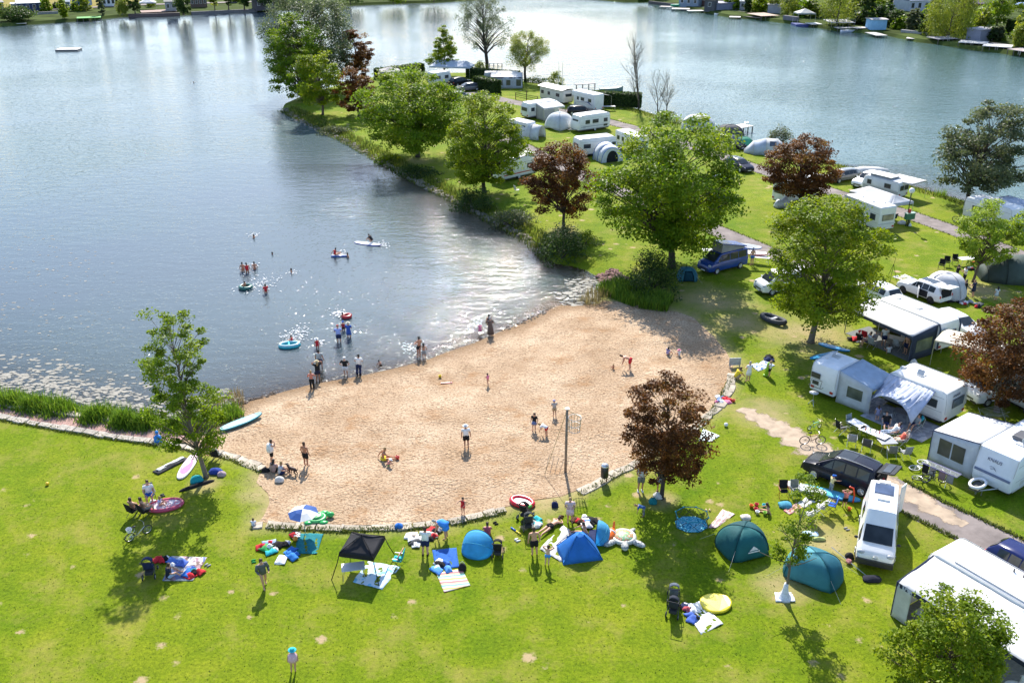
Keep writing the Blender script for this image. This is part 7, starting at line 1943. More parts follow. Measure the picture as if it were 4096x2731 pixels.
for i,(l,a,b,h,k,s,c,hg) in enumerate((
 ('yellow-green weeping shrub on the left shore',(-122.36,311.66),(-118.81,312.35),5.5,'willow','round',.1,.4),('dark shrub between the glass house and the white hut',(-129.32,315.10),(-127.40,315.80),8,'grey','column',.05,0),('dark tree left of the white pavilion',(-121.45,318.61),(-117.27,319.32),9,'dark','egg',.1,0),('tall dark tree of the left shore mirrored in the water',(-104.95,314.41),(-100.41,315.10),15,'dark','egg',.05,.2),('bright round tree at the right of the left shore',(-98.37,327.72),(-94.88,328.84),8.5,'willow','round',.2,0),('middle dark tree of three at the right of the left shore',(-94.23,330.36),(-91.29,331.12),10,'dark','egg',.15,0),('right dark tree of three at the right of the left shore',(-89.55,329.60),(-85.53,331.12),12,'dark','egg',.12,0),('shrub at the water below the blue hut',(-136.89,305.00),(-134.86,305.66),4.5,'linden','round',.05,0),('rounded shrub left of the garden lawn',(-150.61,301.77),(-143.83,295.51),4,'dark','round',.05,0),('dark tree behind the tip of the peninsula',(-84.83,332.68),(-77.58,335.57),13,'dark','egg',.1,0),('left tree of the distant bank in the middle',(-60.79,347.64),(-50.74,350.79),9,'dark','egg',.1,0),('middle tree of the distant bank',(-46.41,352.39),(-35.95,353.99),8,'linden','round',.1,0),('right tree of the distant bank in the middle',(-33.05,355.62),(-21.86,360.57),9,'dark','egg',.1,0),
 # right shore
 ('shrub at the left end of the right shore',(43.55,354.84),(49.09,357.29),6,'dark','round',.05,0),('hanging willow over the terrace of the right shore',(65.83,343.56),(73.07,345.05),8,'willow','round',.1,.5),('slim dark shrub left of the brown deck',(74.64,323.85),(76.67,324.38),5,'dark','column',.05,0),('bright shrub behind the brown deck',(76.82,323.85),(82.34,325.18),4.2,'linden','round',.05,0),('pale willow between the brown deck and the white pavilion',(82.72,311.05),(88.05,312.28),8.5,'willow','round',.1,.4),('large bright willow right of the white pavilion',(87.52,283.95),(96.89,284.99),13,'willow','egg',.1,.5),('dark tree left of the light blue boathouse',(98.46,283.95),(102.25,284.86),10.5,'dark','egg',.05,0),('bright tree behind the light blue boathouse',(105.68,295.23),(109.43,297.19),7,'linden','egg',.1,0),('broad dark shrub right of the light blue boathouse',(104.99,282.15),(110.21,281.26),5.5,'dark','round',.05,0),('feathery shrub above the concrete quay',(107.41,273.47),(110.64,272.62),6,'olive','round',.05,0),('huge weeping willow hanging to the water on the right shore',(108.23,260.58),(118.66,257.54),15.5,'willow','broad',.02,.9),('large round green tree right of the weeping willow',(130.01,279.49),(139.98,278.61),13.5,'ash','round',.1,0),('small bare shrub over the pale jetties',(121.45,251.65),(123.56,250.93),4,'olive','round',.2,0),('yellow-green shrub at the right edge of the right shore',(120.92,240.60),(125.24,240.60),6,'willow','round',.05,.2),('clipped dark dome shrub left of the weeping willow',(108.22,266.07),(111.10,265.59),4,'dark','round',.02,0),('dark trees behind the blue-roofed house',(138.32,334.83),(142.66,336.08),7,'dark','egg',.1,0),('red-leaved shrub beside the blue-roofed house',(127.83,334.83),(131.76,336.08),5,'purple','round',.05,0),('tall green tree at the top right corner',(166.09,334.83),(172.13,336.08),14,'dark','egg',.1,0),('pale round shrub in the middle of the right shore',(95.85,333.42),(98.68,333.99),4,'olive','round',.05,0),('dark trees at the top middle of the right shore',(84.23,348.08),(89.29,349.62),8,'dark','egg',.1,0))):
 far_tree(l,a,b,h,k,s,c,100+i,hg,5200 if 'huge' in l else 2600 if h>10 else 1500)
far_house('brown gabled house above the grey-blue boathouse',(63.62,345.71),(65.83,344.40),5,4.5,1.8,(.14,.07,.06),(.10,.06,.06),2); far_house('grey-blue boathouse with a roof terrace',(56.85,344.81),(62.96,341.62),5,2.6,.2,(.22,.28,.36),(.40,.36,.34),3,gable=False); far_house('dark barrel hut at the water of the right shore',(62.61,328.83),(65.67,327.36),4,3.2,1.2,(.08,.08,.09),(.05,.06,.06),1)
far_house('long low terrace wall of purple-grey stone',(66.18,329.41),(74.91,332.39),6,2.0,.1,(.22,.23,.32),(.28,.28,.35),0,gable=False); far_house('small white tower hut on the quay',(74.14,328.83),(75.74,328.24),3,2.8,.2,(.3,.3,.34),W8,1,gable=False); far_house('grey block wall with a table on top behind the brown deck',(81.00,319.62),(84.85,318.33),4,2.6,.1,(.33,.33,.38),(.4,.38,.36),0,gable=False)
far_house('brown wooden house at the top of the right shore',(96.01,345.05),(99.02,343.85),6,4,1.5,(.20,.07,.04),(.12,.06,.05),2); far_house('white-roofed garden house at the top of the right shore',(90.73,354.30),(96.86,354.93),5,3,.5,(.2,.18,.17),W8,3); far_house('dark garden house left of the white-roofed one',(77.60,352.72),(84.63,353.67),5,3,.6,(.08,.08,.09),(.35,.34,.35),4); far_house('pink-red roofed house at the top right',(115.99,346.37),(121.67,347.70),7,3.0,1.6,(.5,.5,.5),(.55,.10,.14),2); far_house('house with a blue-grey roof and white window frames',(127.02,322.85),(134.50,325.18),8,3.4,2.2,(.5,.52,.58),(.28,.32,.40),3); far_house('round-topped thatched hut on the right shore',(120.62,331.15),(126.99,332.86),4,1.8,1.4,(.15,.11,.08),(.24,.22,.19),1); far_house('brown house with a purple roof behind the weeping willow',(136.05,300.18),(140.39,301.19),7,4.5,2.2,(.12,.06,.05),(.22,.15,.2),2); far_house('light blue boathouse panel at the water',(99.06,276.12),(103.33,276.45),4,2.6,.1,(.25,.48,.72),(.45,.43,.42),0,'boathouse'); far_house('grey cube boathouse behind the pale jetties',(115.62,254.04),(117.50,250.45),5,2.8,.1,(.24,.25,.33),(.3,.3,.34),0,'boathouse',gable=False); far_house('white hut behind the pink-red roof',(131.41,353.12),(134.47,353.67),4,2.5,.3,(.6,.58,.52),W8,1,gable=False)
hedge('clipped_hedge','long tall hedge behind the pink-red roofed house',(106.95,316.05),(118.84,318.29),3,6.5,'dark',91,None,4200,.6,FZ); hedge('clipped_hedge','rounded hedge at the right edge of the right shore',(131.08,263.69),(137.36,265.27),3,4,'dark',92,None,2600,.5,FZ)
canopy('white bathing pavilion on a blue pontoon at the water',(85.60,294.53),.05,2.6,2.2,3.0,4.2,(.62,.61,.58),group='sun canopies',z=.1); T=thing('pontoon','blue pontoon under the white bathing pavilion','pontoon',(*(85.56,294.36),WZ),.05); MB().box(-3,3,-2.4,2.4,-.1,.55).build('float',plastic((.03,.05,.25)),T)
umbrella('light blue parasol in the garden at the top right corner',(*(162.22,321.70),FZ),2.2,3.2,(.25,.40,.75),(.3,.45,.8))
for l,a,b,d,z,c,rl,ld in (('dark jetty left of the grey-blue boathouse',(50.16,344.59),(54.53,342.68),3,.2,(.3,.27,.26),0,0),('wide jetty with a green boat before the grey-blue boathouse',(53.21,336.45),(58.96,335.23),4,.2,(.4,.37,.35),0,0),('white angled jetty right of the steps',(57.75,329.84),(62.97,330.43),2.5,.2,(.66,.64,.62),0,0),('white rocky landing left of the brown deck',(67.34,311.70),(70.63,310.91),3,.15,(.6,.55,.5),0,0),('large brown deck on stilts on the right shore',(75.84,306.05),(81.89,307.93),9,1.0,(.32,.22,.16),0,0),('low dark deck left of the brown deck on stilts',(71.60,313.95),(76.03,307.93),4,.3,(.28,.23,.2),0,0),('tilted white slab beside the white pavilion',(86.30,289.03),(89.67,289.66),4,.5,(.6,.6,.6),0,0),('railed grey terrace below the bright willow',(90.10,283.01),(96.84,283.01),8,1.6,(.38,.38,.42),1,0),('long jetty with a small boat below the railed terrace',(90.96,279.50),(95.84,279.90),3,.5,(.45,.43,.42),0,0),('short jetty left of the light blue boathouse',(95.66,277.31),(99.94,278.67),3,.7,(.52,.49,.46),0,0),('angled jetty reaching out left of the concrete quay',(96.88,265.61),(100.07,265.92),7,.2,(.40,.38,.37),0,0),('white jetty left of the weeping willow',(102.74,259.80),(105.38,258.61),6,.2,(.62,.58,.53),0,0),('grey jetty under the weeping willow',(107.93,252.24),(113.62,253.66),5,.9,(.30,.29,.31),0,1),('pale jetty on stilts with a ladder right of the weeping willow',(110.58,246.70),(116.10,243.35),5,.9,(.58,.56,.54),0,1),('palest jetty on stilts with a ladder in the right corner',(113.64,240.08),(119.16,236.90),5,.9,(.66,.64,.62),0,1),('brown jetty cut by the right edge',(116.92,234.41),(119.83,227.81),5,.9,(.34,.28,.27),0,1)):
 jetty(l,a,b,d,z,c,5,rail=rl,ladder=ld)
quay('dark wall under the pale willow',(81.37,302.13),(84.33,297.64),1.6,1.0,(.16,.15,.17)); quay('pale concrete quay left of the weeping willow',(105.20,270.69),(110.05,264.83),1.1,.8,(.34,.33,.33)); quay('dark bank wall under the jetties on the right',(108.84,261.76),(124.54,238.80),.7,.8,(.13,.12,.12)); quay('dark bank wall under the left end of the right shore',(48.77,362.06),(74.68,324.05),.5,.6,(.12,.11,.12))
for l,p,r_,c in (('white rowing boat below the purple-grey terrace',(67.17,323.13),0,W8),('small boat below the railed terrace',(93.69,278.37),.1,(.5,.55,.65)),('green and white boat on the wide jetty',(56.44,345.12),.1,(.05,.35,.2)),('grey motor boat at the far side of the campsite',(20.79,180.19),.1,(.10,.12,.14)),('dark boat moored behind the clipped hedge',(18.87,186.18),.2,(.12,.2,.18))):
 T=thing('rowing_boat',l,'boat',(*p,WZ if 'wide' not in l else .3),r_,'boats at the shores')
 MB().loft([[(x,-w,.55+e),(x,-w*.7,-.05),(x,w*.7,-.05),(x,w,.55+e),(x,w*.8,.5+e),(x,-w*.8,.5+e)] for x,w,e in ((-2.2,.6,0),(-1,.8,0),(.8,.75,.05),(1.9,.35,.18),(2.4,.05,.28))]).build('hull',plastic(c),T); MB().box(-.3,.0,-.6,.6,.42,.52).build('thwart',woodm(TAN),T); MB().box(-1.4,-1.1,-.6,.6,.42,.52).build('thwart',woodm(TAN),T)
# jetty with a ladder and diving frame on the near side of the lake arm
jetty('white jetty with ladder rails behind the green dome tent',(35.20,148.42),(37.74,150.02),2.2,.5,(.6,.57,.52),4,ladder=True); jetty('low mooring rail reaching from the clipped hedge',(12.45,188.78),(16.28,190.38),1.0,.3,(.4,.38,.36)); jetty('short jetty with a bather behind the tall grey willow',(-4.99,217.04),(-2.14,217.04),2,.2,(.6,.58,.55))
# the rest of the garden greenery, one shrub or small tree each, named by the landmark next to it
rr=random.Random(77)
PRO=[bush('garden_shrub','',(0,900+9*i),2.4,(3.2,4.4,5.6,3.6)[i],k,620,.75,200+i,z=FZ) for i,k in enumerate(('dark','ash','willow','maple'))]
KIND=('dark low shrub','olive green leafy shrub','tall pale green shrub','fresh green shrub')
MARK=[(o['label'],o.location.x,o.location.y) for o in list(COL.objects) if o.get('group') in ('houses and huts on the far shores','jetties along the far shores','walls along the far shores') or 'far_house' in o.name]
used=set()
for side,n,xs in ((1,260,(1440,2420)),(0,40,(-40,640)),(2,12,(690,1060))):
 for k in range(n):
  x=rr.uniform(*xs); t=(x-1176)/2200
  sh=min(FARSHORE,key=lambda q: abs(q[0]/(q[1]*.91)-t)); L_=math.hypot(*sh)+rr.choice((3,5,9,14,22,32))*rr.uniform(.8,1.3)+(14 if side==0 else 0)
  d=Vector((t,.9097,0)).normalized()*L_; q=rr.randrange(4)
  m_=min(MARK,key=lambda m: (m[1]-d.x) ** 2+(m[2]-d.y) ** 2)
  rel='behind' if math.hypot(m_[1],m_[2])<L_-4 else 'left of' if d.x/d.y<m_[1]/m_[2] else 'right of'
  if side==2: rel,m_=('',('on the distant middle bank',0,0))
  lab=' '.join((KIND[q]+' '+rel+' the '*(side != 2)+m_[0]).split()[:16])
  if lab in used: continue
  used.add(lab)
  o=copy_tree(PRO[q]); o.location=(d.x,d.y,FZ); s=rr.uniform(.6,1.5)*(.7 if side==0 else 1); o.scale=(s*1.1,s,s*rr.uniform(.7,1.4)); o.rotation_euler=(0,0,rr.uniform(0,6))
  tag(o,lab,'shrub','garden greenery on the far shores')
for o in PRO:
 for c in list(o.children): bpy.data.objects.remove(c)
 bpy.data.objects.remove(o)

# ================================================================== floats and boards
GF='inflatables and floats'
T=thing('rubber_boat','turquoise double rubber boat with a child in the bay','inflatable boat',(*(-17.95,70.16),WZ),R(12),GF)
MB().torus((0,0,.12),.55,.2,28,8,'z',1.9,1.05).build('tube',vinyl((.02,.42,.50)),T,True); MB().torus((0,0,.30),.55,.14,28,8,'z',1.9,1.05).build('upper_tube',vinyl((.55,.75,.78)),T,True); MB().box(-.9,.9,-.42,.42,.05,.14).build('floor',vinyl((.04,.5,.6)),T); MB().tube([(-.05,-.5,.25),(-.05,.5,.25)],.15,8).build('seat_tube',vinyl((.04,.5,.6)),T,True)
T.scale=(.72,)*3
T=thing('swim_ring','dark green swim ring with a child in white splashes','swim ring',(*(-24.72,82.96),WZ+.05),0,GF); MB().torus((0,0,.1),.5,.17,22,8).build('ring',vinyl((.02,.12,.10)),T,True); MB().torus((0,0,.12),.5,.172,22,3).build('pale_band',vinyl((.2,.4,.36)),T,True)
T=thing('swim_ring','red swim ring beyond the wading couple','swim ring',(*(-14.28,76.11),WZ+.05),0,GF); MB().torus((0,0,.1),.34,.14,20,8).build('ring',vinyl((.5,.03,.04)),T,True)
T=thing('airbed','white and blue airbed with a rider in the bay','airbed',(*(-17.50,91.94),WZ),R(2),GF)
for k in range(5): MB().tube([(-1.0,-.32+.16*k,.08),(1.0,-.32+.16*k,.08)],.085,8).build('air_chamber',vinyl(W8 if k else BLUE),T,True)
T.scale=(.8,)*3
board('white paddleboard with a navy rim carrying a kneeling figure',(-15.13,95.67),R(-22),3.2,.85,(.05,.08,.35),top=W8,z=WZ-.04)
board('pale turquoise paddleboard lying on the left corner of the sand',(-18.50,57.24),ang((-19.48,56.77),(-17.47,58.74)),3.2,.82,(.03,.22,.28),top=(.30,.62,.66),pad=(.36,.64,.68),z=-.22)
board('pink and white paddleboard beside the leaning ash',(-20.26,51.24),R(88),3.0,.8,(.72,.60,.64),top=(.78,.55,.66),pad=(.80,.20,.50),side=W8)
board('blue and white paddleboard beside the black minivan',(18.91,48.17),ang((17.95,48.65),(20.08,47.47)),3.6,.85,(.02,.16,.45),top=(.10,.42,.62),pad=(.08,.5,.62))
board('white kayak-shaped float behind the blue and white paddleboard',(17.60,48.73),ang((17.17,48.98),(17.98,48.49)),2.6,.8,W8,top=(.72,.74,.76))
board('upper of two bright blue boards lying behind the short white caravan',(25.52,68.85),ang((24.83,69.49),(26.28,68.32)),2.6,.6,(.01,.30,.60),th=.10)
board('lower of two bright blue boards lying behind the short white caravan',(24.24,67.35),ang((23.35,67.09),(25.25,67.96)),2.6,.6,(.01,.33,.62),th=.10)
board('yellow round stand-up float lying on the white blanket',(10.24,38.32),.2,1.55,1.45,(.80,.66,.03),top=(.84,.72,.05),th=.14,name='sun_float',cat='float')
T=thing('paddleboard_bag','black and white crumpled board bag left of the pink paddleboard','bag',(-21.38,51.34),ang((-21.93,50.75),(-20.89,52.15)),'bags and clothes left on the ground')
MB().patch((-1.1,-.3,.04),(1.1,-.25,.06),(1.1,.25,.05),(-1.1,.3,.04),14,6,wr=.05,bul=.10,thick=.05,freq=2).build('fabric',cloth((.05,.05,.055)),T,True); MB().patch((-.9,-.1,.12),(1.0,-.05,.15),(1.0,.22,.13),(-.9,.22,.12),12,4,wr=.05,bul=.05,thick=.03,freq=2).build('white_panel',cloth((.6,.62,.62)),T,True)
T=thing('turtle_float','green inflatable turtle lying on the sand beside the parasol','inflatable',(*(-11.19,45.68),-.04),R(8),GF)
MB().ball((0,0,.14),.5,16,8,(1,.85,.4)).build('shell',vinyl((.03,.36,.10)),T,True); MB().torus((0,0,.12),.47,.11,22,8,'z',1,.85).build('rim',vinyl((.10,.55,.18)),T,True); MB().torus((0,0,.3),.26,.035,18,6).build('shell_mark',vinyl((.3,.7,.3)),T,True); MB().ball((.78,.1,.2),.2,10,7,(1.2,.9,.8)).build('head',vinyl((.05,.45,.12)),T,True)
for x,y in ((.42,.5),(.42,-.5),(-.45,.42),(-.45,-.42)): MB().ball((x,y,.1),.22,10,5,(1.2,.8,.4)).build('flipper',vinyl((.04,.42,.12)),T,True)
T=thing('turtle_float','large grey and white inflatable sea turtle on the lawn','inflatable',(6.18,43.78),R(-92),GF)
m_=pattern('turtle_print','blotch',[(.5,.5,.42),(.2,.4,.2),(.6,.25,.15),(.62,.62,.55)],4,.4)
MB().ball((0,0,.14),.62,18,8,(1,.98,.42)).build('shell',m_,T,True); MB().torus((0,0,.13),.6,.13,24,8).build('rim',vinyl((.6,.6,.54)),T,True)
gm=pattern('turtle_skin','check',[(.55,.55,.52),(.25,.26,.26),(.42,.42,.40)],14,.4)
MB().ball((.95,.0,.18),.24,12,8,(1.25,.9,.8)).build('head',gm,T,True)
for x,y,a,s in ((.55,.75,.9,1),(.55,-.75,-.9,1),(-.6,.5,2.4,.65),(-.6,-.5,-2.4,.65)): MB().ball((x,y,.12),.42*s,12,6,(1.15,.5,.35),M=Matrix.Rotation(a,4,'Z')).build('flipper',gm,T,True)
T=thing('fish_float','orange and white inflatable fish behind the grey sea turtle','inflatable',(5.47,43.89),R(70),GF)
MB().ball((0,0,.2),.5,14,8,(1.2,.55,.5)).build('body',vinyl((.80,.16,.02)),T,True); MB().ball((.1,0,.22),.42,14,8,(.35,.72,.62)).build('white_band',vinyl(W8),T,True)
for s in (-1,1): MB().ball((-.1,s*.42,.12),.26,10,5,(.7,1,.3)).build('fin',vinyl((.82,.18,.03)),T,True)
MB().ball((.72,0,.3),.3,10,6,(.5,.25,1.1)).build('tail',vinyl((.82,.18,.03)),T,True)
T=thing('melon_float','red and white watermelon-shaped airbed by the black pushchairs','inflatable',(0.60,47.26),R(-30),GF)
MB().torus((0,0,.14),.5,.15,24,8,'z',1.35,.85).build('rim',vinyl((.65,.02,.05)),T,True); MB().box(-.6,.55,-.36,.36,.10,.17).build('pad',vinyl((.78,.68,.70)),T); MB().ball((.66,-.2,.18),.2,8,5,(.6,1.2,.5)).build('green_end',vinyl((.12,.5,.08)),T,True)
T=thing('float_mattress','pink and white round airbed with a child before the two men in camp chairs','airbed',(-20.25,46.92),R(18),GF); MB().torus((0,0,.1),.5,.12,24,8,'z',1.9,1.1).build('rim',vinyl((.6,.08,.16)),T,True); MB().box(-.85,.85,-.42,.42,.08,.15).build('pad',pattern('pink_print','blotch',[(.75,.5,.55),(.78,.7,.72),(.7,.3,.36)],3),T)
T=thing('lime_float','lime green inflatable held by the child in white','inflatable',(18.94,63.94),0,GF); MB().tube([(0,0,.05),(.05,0,.5),(.12,0,.95),(.1,0,1.1)],[.17,.12,.14,.08],9).build('body',vinyl((.30,.55,.03)),T,True); MB().ball((-.02,0,.08),.2,9,5,(1.2,1,.4)).build('foot',vinyl((.30,.55,.03)),T,True)
T=thing('swim_tube','red pool noodle held by the child in the red shirt','pool noodle',(19.78,47.16),0,GF); MB().tube([(-.15,0,1.2),(.1,0,1.1),(.22,0,.6),(.2,0,.1)],.05,7).build('noodle',vinyl((.7,.08,.03)),T,True)
for p,c,l,r_ in (((-28.13,49.16),(.8,.5,.02),'small orange ball alone on the left lawn',.11),((14.41,56.34),W8,'white ball on the lawn right of the copper maple',.14),((-11.97,43.61),(.7,.25,.03),'orange ball beside the teal blanket',.14)):
 single(MB().ball((0,0,r_),r_,12,8),'ball',l,'ball',plastic(c),p,smooth=True,group='balls on the lawn')

# ================================================================== shelters on the lawn
T=canopy('black pyramid gazebo with splayed legs over a camping table',mid((-9.29,40.14),(-6.22,42.46),.47),ang((-9.29,40.14),(-6.94,39.63)),0.92,0.92,1.5,2.1,(.028,.028,.034),leg=(.03,.03,.03),spl=.42,name='gazebo',cat='gazebo',val=.24,group='gazebos')
for s in ((-1,-1),(1,-1),(1,1),(-1,1)): MB().tube([(s[0]*.93,s[1]*.93,1.52),(s[0]*.45,s[1]*.45,1.86),(0,0,2.14)],.02,5).build('roof_rib',metal((.03,.03,.03)),T)
table('white camping table in the shade of the black gazebo',(-8.26,40.43),.2,.6,.35,.72,LGREY)
beach_shelter('round light blue pop-up shelter with its back to the camera',(*(-1.80,43.03),0),R(75),1.75,1.15,1.15,(.10,.50,.78),stripe=NAVY)
pyramid_tent('royal blue pyramid beach shelter behind the grey blanket',(3.63,42.52),R(12),1.1,.85,1.35,(.05,.27,.72),open_side=2)
beach_shelter('light blue half-shelter with navy trim beside the inflatable fish',(*(4.72,43.89),0),R(168),1.5,.8,1.05,(.14,.55,.82),stripe=NAVY,bottom=NAVY)
T=thing('playpen','round mesh playpen with a blue camouflage floor beside the dark teal tent','playpen',(10.16,45.10),0)
pl=[(.95*math.cos(math.pi*k/4+.4),.8*math.sin(math.pi*k/4+.4)) for k in range(8)]
MB().prism(pl,.02,.06).build('floor',pattern('blue_camouflage','blotch',[(.01,.10,.2),(.03,.3,.45),(.2,.5,.6),(.02,.18,.3)],6),T)
for k in range(8):
 a,b=pl[k],pl[(k+1) % 8]; MB().tube([(*a,.02),(*b,.70)],.014,4).build('brace',plastic(BLACK),T); MB().tube([(*b,.02),(*a,.70)],.014,4).build('brace',plastic(BLACK),T)
 MB().tube([(*a,.70),(*b,.70)],.022,5).build('rail',cloth((.03,.25,.33)),T); MB().ball((*a,.70),.05,6,4).build('corner_cap',plastic((.05,.45,.55)),T)
umbrella('blue and white parasol standing at the stone edging',(-11.58,44.37),.85,1.60,(.03,.10,.34),W8)
# ================================================================== blankets
BT=lambda l,c,m,**k: blanket(l,c,m,**k)
BT('teal picnic blanket in front of the parasol',[(-11.86,42.46),(-10.57,42.39),(-10.53,44.24),(-11.90,44.26)],(.015,.17,.20))
BT('light blue blanket in front of the black gazebo',[(-8.26,40.05),(-6.67,39.44),(-5.93,41.30),(-7.70,41.75)],pattern('pale_blue_cloth','blotch',[(.22,.48,.66),(.52,.64,.72),(.40,.58,.70)],1.2))
BT('royal blue towel beside the man in the white shirt',[(-4.03,41.11),(-2.80,41.25),(-3.04,42.95),(-4.35,42.74)],(.03,.12,.42),name='towel',cat='towel',wr=.05)
BT('pastel striped blanket below the royal blue towel',[(-3.47,39.21),(-2.15,39.77),(-2.67,41.16),(-4.00,40.77)],pattern('pastel_stripes','stripes',[(.62,.57,.48),(.60,.20,.22),(.62,.58,.34),(.22,.48,.45),(.62,.59,.52),(.62,.42,.15)],.42,angle=R(80)),wr=.015)
BT('crumpled light grey blanket with the lying man',[(1.51,42.83),(2.61,41.71),(4.10,43.36),(2.90,45.05)],(.52,.52,.51),wr=.11)
BT('white picnic blanket under the yellow float',[(8.57,37.97),(9.11,36.12),(10.33,36.86),(9.46,38.54)],(.70,.71,.69),wr=.08)
BT('patterned blanket in shade with the person in navy',[(-18.17,40.14),(-16.59,40.14),(-16.43,42.10),(-18.35,42.21)],pattern('picnic_print','check',[(.32,.22,.26),(.45,.44,.42),(.14,.18,.34),(.38,.36,.35),(.2,.14,.13)],3.0),wr=.03)
BT('white and red edged blanket behind the patterned one',[(-17.28,41.40),(-16.48,41.40),(-16.42,42.10),(-17.26,42.15)],(.62,.5,.48),wr=.03)
BT('pale pink towel right of the mesh playpen',[(11.06,44.77),(11.52,44.77),(12.87,46.13),(12.22,46.60)],pattern('pink_towel','blotch',[(.62,.38,.38),(.66,.52,.50),(.55,.3,.32)],4),name='towel',cat='towel',wr=.06)
BT('mint and white blanket right of the copper maple crown',[(12.22,54.42),(13.01,54.30),(13.75,55.04),(12.82,55.99)],pattern('mint_print','check',[(.55,.68,.64),(.72,.75,.74),(.62,.72,.70)],5),wr=.04)
BT('blue and white patterned blanket at the top right corner of the sand',[(18.20,65.74),(18.54,64.67),(20.04,65.65),(19.52,66.66)],pattern('blue_white_print','blotch',[(.10,.2,.5),(.6,.64,.72),(.3,.4,.62)],3))
BT('white and yellow quilt heap beside the white SUV',[(35.90,84.73),(36.39,83.75),(37.94,84.03),(37.32,85.44)],pattern('quilt','blotch',[(.62,.5,.28),(.65,.63,.6),(.12,.18,.3)],2),wr=.10)
BT('pink paper lantern-coloured mat beside the thin sapling',[(15.73,46.44),(16.00,46.07),(16.98,46.82),(16.71,47.27)],pattern('pink_mat','stripes',[(.62,.26,.24),(.68,.42,.38)],1.0),name='play_mat',cat='mat')
BT('white blanket beside the pink mat',[(16.72,47.16),(17.03,46.70),(17.97,47.39),(17.51,47.94)],(.66,.66,.65))
BT('white towel dropped under the two men in camp chairs',[(-21.37,47.13),(-20.92,47.00),(-20.79,47.49),(-21.30,47.66)],(.7,.7,.72),name='towel',cat='towel')
# white cloth round the foot of the sapling
T=thing('tied_cloth','white cloth wrapped round the foot of the thin sapling','cloth',(13.79,38.83))
MB().lathe([(.10,.9),(.13,.6),(.20,.3),(.34,.1),(.42,.0)],11,(.03,0,.0)).build('wrap',cloth((.66,.68,.74)),T,True); MB().patch((-.5,-.35,.05),(.5,-.35,.05),(.45,.3,.10),(-.4,.3,.08),8,8,wr=.08,thick=.04,freq=2).build('hem',cloth((.68,.70,.76)),T,True)

# ================================================================== chairs, tables, bicycles, pushchairs
CC=lambda l,p,r_,c,**k: camp_chair(l,p,R(r_),c,**k)
CC('black camp chair of the left bare-chested man',(-21.72,45.89),60,BLACK,frame=(.05,.05,.05)); CC('black camp chair of the man in camouflage shorts',(-21.04,45.85),55,BLACK,frame=(.05,.05,.05)); CC('grey camp chair of the man in the football shirt',(-21.30,47.53),-60,GREY,frame=(.1,.1,.1))
CC('black folding chair with a white towel under the ash tree',(-18.61,52.00),75,BLACK,frame=(.06,.06,.06),towel=W8); CC('turquoise child chair beside the black gazebo',(-6.04,41.40),170,TURQ,frame=(.05,.05,.05),towel=(.6,.3,.3))
CC('black folding chair with an orange edge left of the blue paddleboard',(16.09,47.86),-90,BLACK,frame=(.5,.16,.05)); CC('grey-green high-backed camping chair left of the blue paddleboard',(16.82,47.94),-80,(.22,.23,.19)); CC('white-towelled lounger nearest the thin sapling',(16.96,45.52),130,LGREY,recl=.6,towel=(.62,.61,.60)); CC('second white-towelled chair beside the blue bag',(17.81,46.25),150,LGREY,recl=.4,towel=(.62,.61,.60))
CC('dark navy folding chair with a jacket right of the towelled loungers',(18.48,46.48),160,BLUE,frame=(.03,.03,.05))
for i,(p,r_,l,c) in enumerate((((22.69,55.93),-60,'grey-blue high-backed chair at the left end of the white camping tables',(.20,.26,.29)),((22.04,53.81),70,'grey chair at the near side of the white tables, leftmost',(.34,.35,.38)),((22.80,53.21),65,'dark chair at the near side of the white tables, second from left',(.10,.10,.11)),((24.11,52.39),80,'empty stool-height chair below the grey table',(.2,.2,.2)),((24.94,52.27),100,'small grey folding stool right of the grey table',GREY),((21.82,55.42),20,'round black mesh stool left of the white tables',BLACK))): CC(l,p,r_,c)
CC('grey recliner of the woman in black',(25.05,55.99),-110,GREY,recl=.4); CC('navy recliner of the man in white',(25.09,54.85),180,NAVY,recl=.5); CC('grey recliner of the person in coral',(25.22,53.75),180,(.36,.37,.39),recl=.5); CC('white chair with a turquoise towel under the striped sun sail',(27.06,55.80),170,GREY,towel=TURQ)
for p,r_,l in (((41.30,86.77),-120,'left of three black camp chairs behind the half-pitched tent'),((42.14,87.57),-110,'middle of three black camp chairs behind the half-pitched tent'),((43.20,88.11),-100,'right and biggest of three black camp chairs behind the half-pitched tent')): CC(l,p,r_,BLACK,frame=(.08,.08,.08),recl=.3)
CC('dark chair under the long pale grey canopy',(42.17,101.97),120,(.03,.05,.06),frame=(.1,.1,.1)); CC('pale blue chair beside the blue covered table',(27.03,118.81),150,(.25,.36,.42)); CC('blue chair by the blue-edged porch',(15.46,128.60),120,(.03,.16,.18),frame=(.1,.1,.1)); CC('white plastic chair beside the red-striped motorhome',(0.58,113.43),30,W8)
for p,c,l in (((28.41,70.13),RED,'red-backed chair under the wide white awning'),((28.51,68.85),GREY,'grey chair at the left under the wide white awning'),((30.35,68.50),GREY,'grey chair in the middle under the wide white awning')): CC(l,p,40,c)
table('left one of the two white camping tables',(22.93,55.48),ang((22.57,56.06),(23.08,55.17)),.62,.38,.72,W8); table('right one of the two white camping tables with bottles',(23.60,54.30),ang((23.03,55.04),(24.12,53.81)),.95,.38,.72,W8); table('grey low camping table by the person in coral',(24.15,53.45),.1,.55,.45,.62,GREY)
table('table set under the wide white awning',(30.34,69.31),R(-40),.8,.4,.74,LGREY); table('dark table under the striped sun sail',(26.49,57.11),R(-38),.55,.4,.74,(.1,.1,.11)); table('blue-covered table right of the largest maple',(26.03,119.27),.1,.65,.4,.72,(.04,.06,.3)); table('white picnic table at the water right of the alcove motorhome',(16.59,164.77),.1,1.0,.45,.75,LGREY); table('white folding table by the golden-green maple',(44.26,88.11),.2,.8,.4,.7,W8)
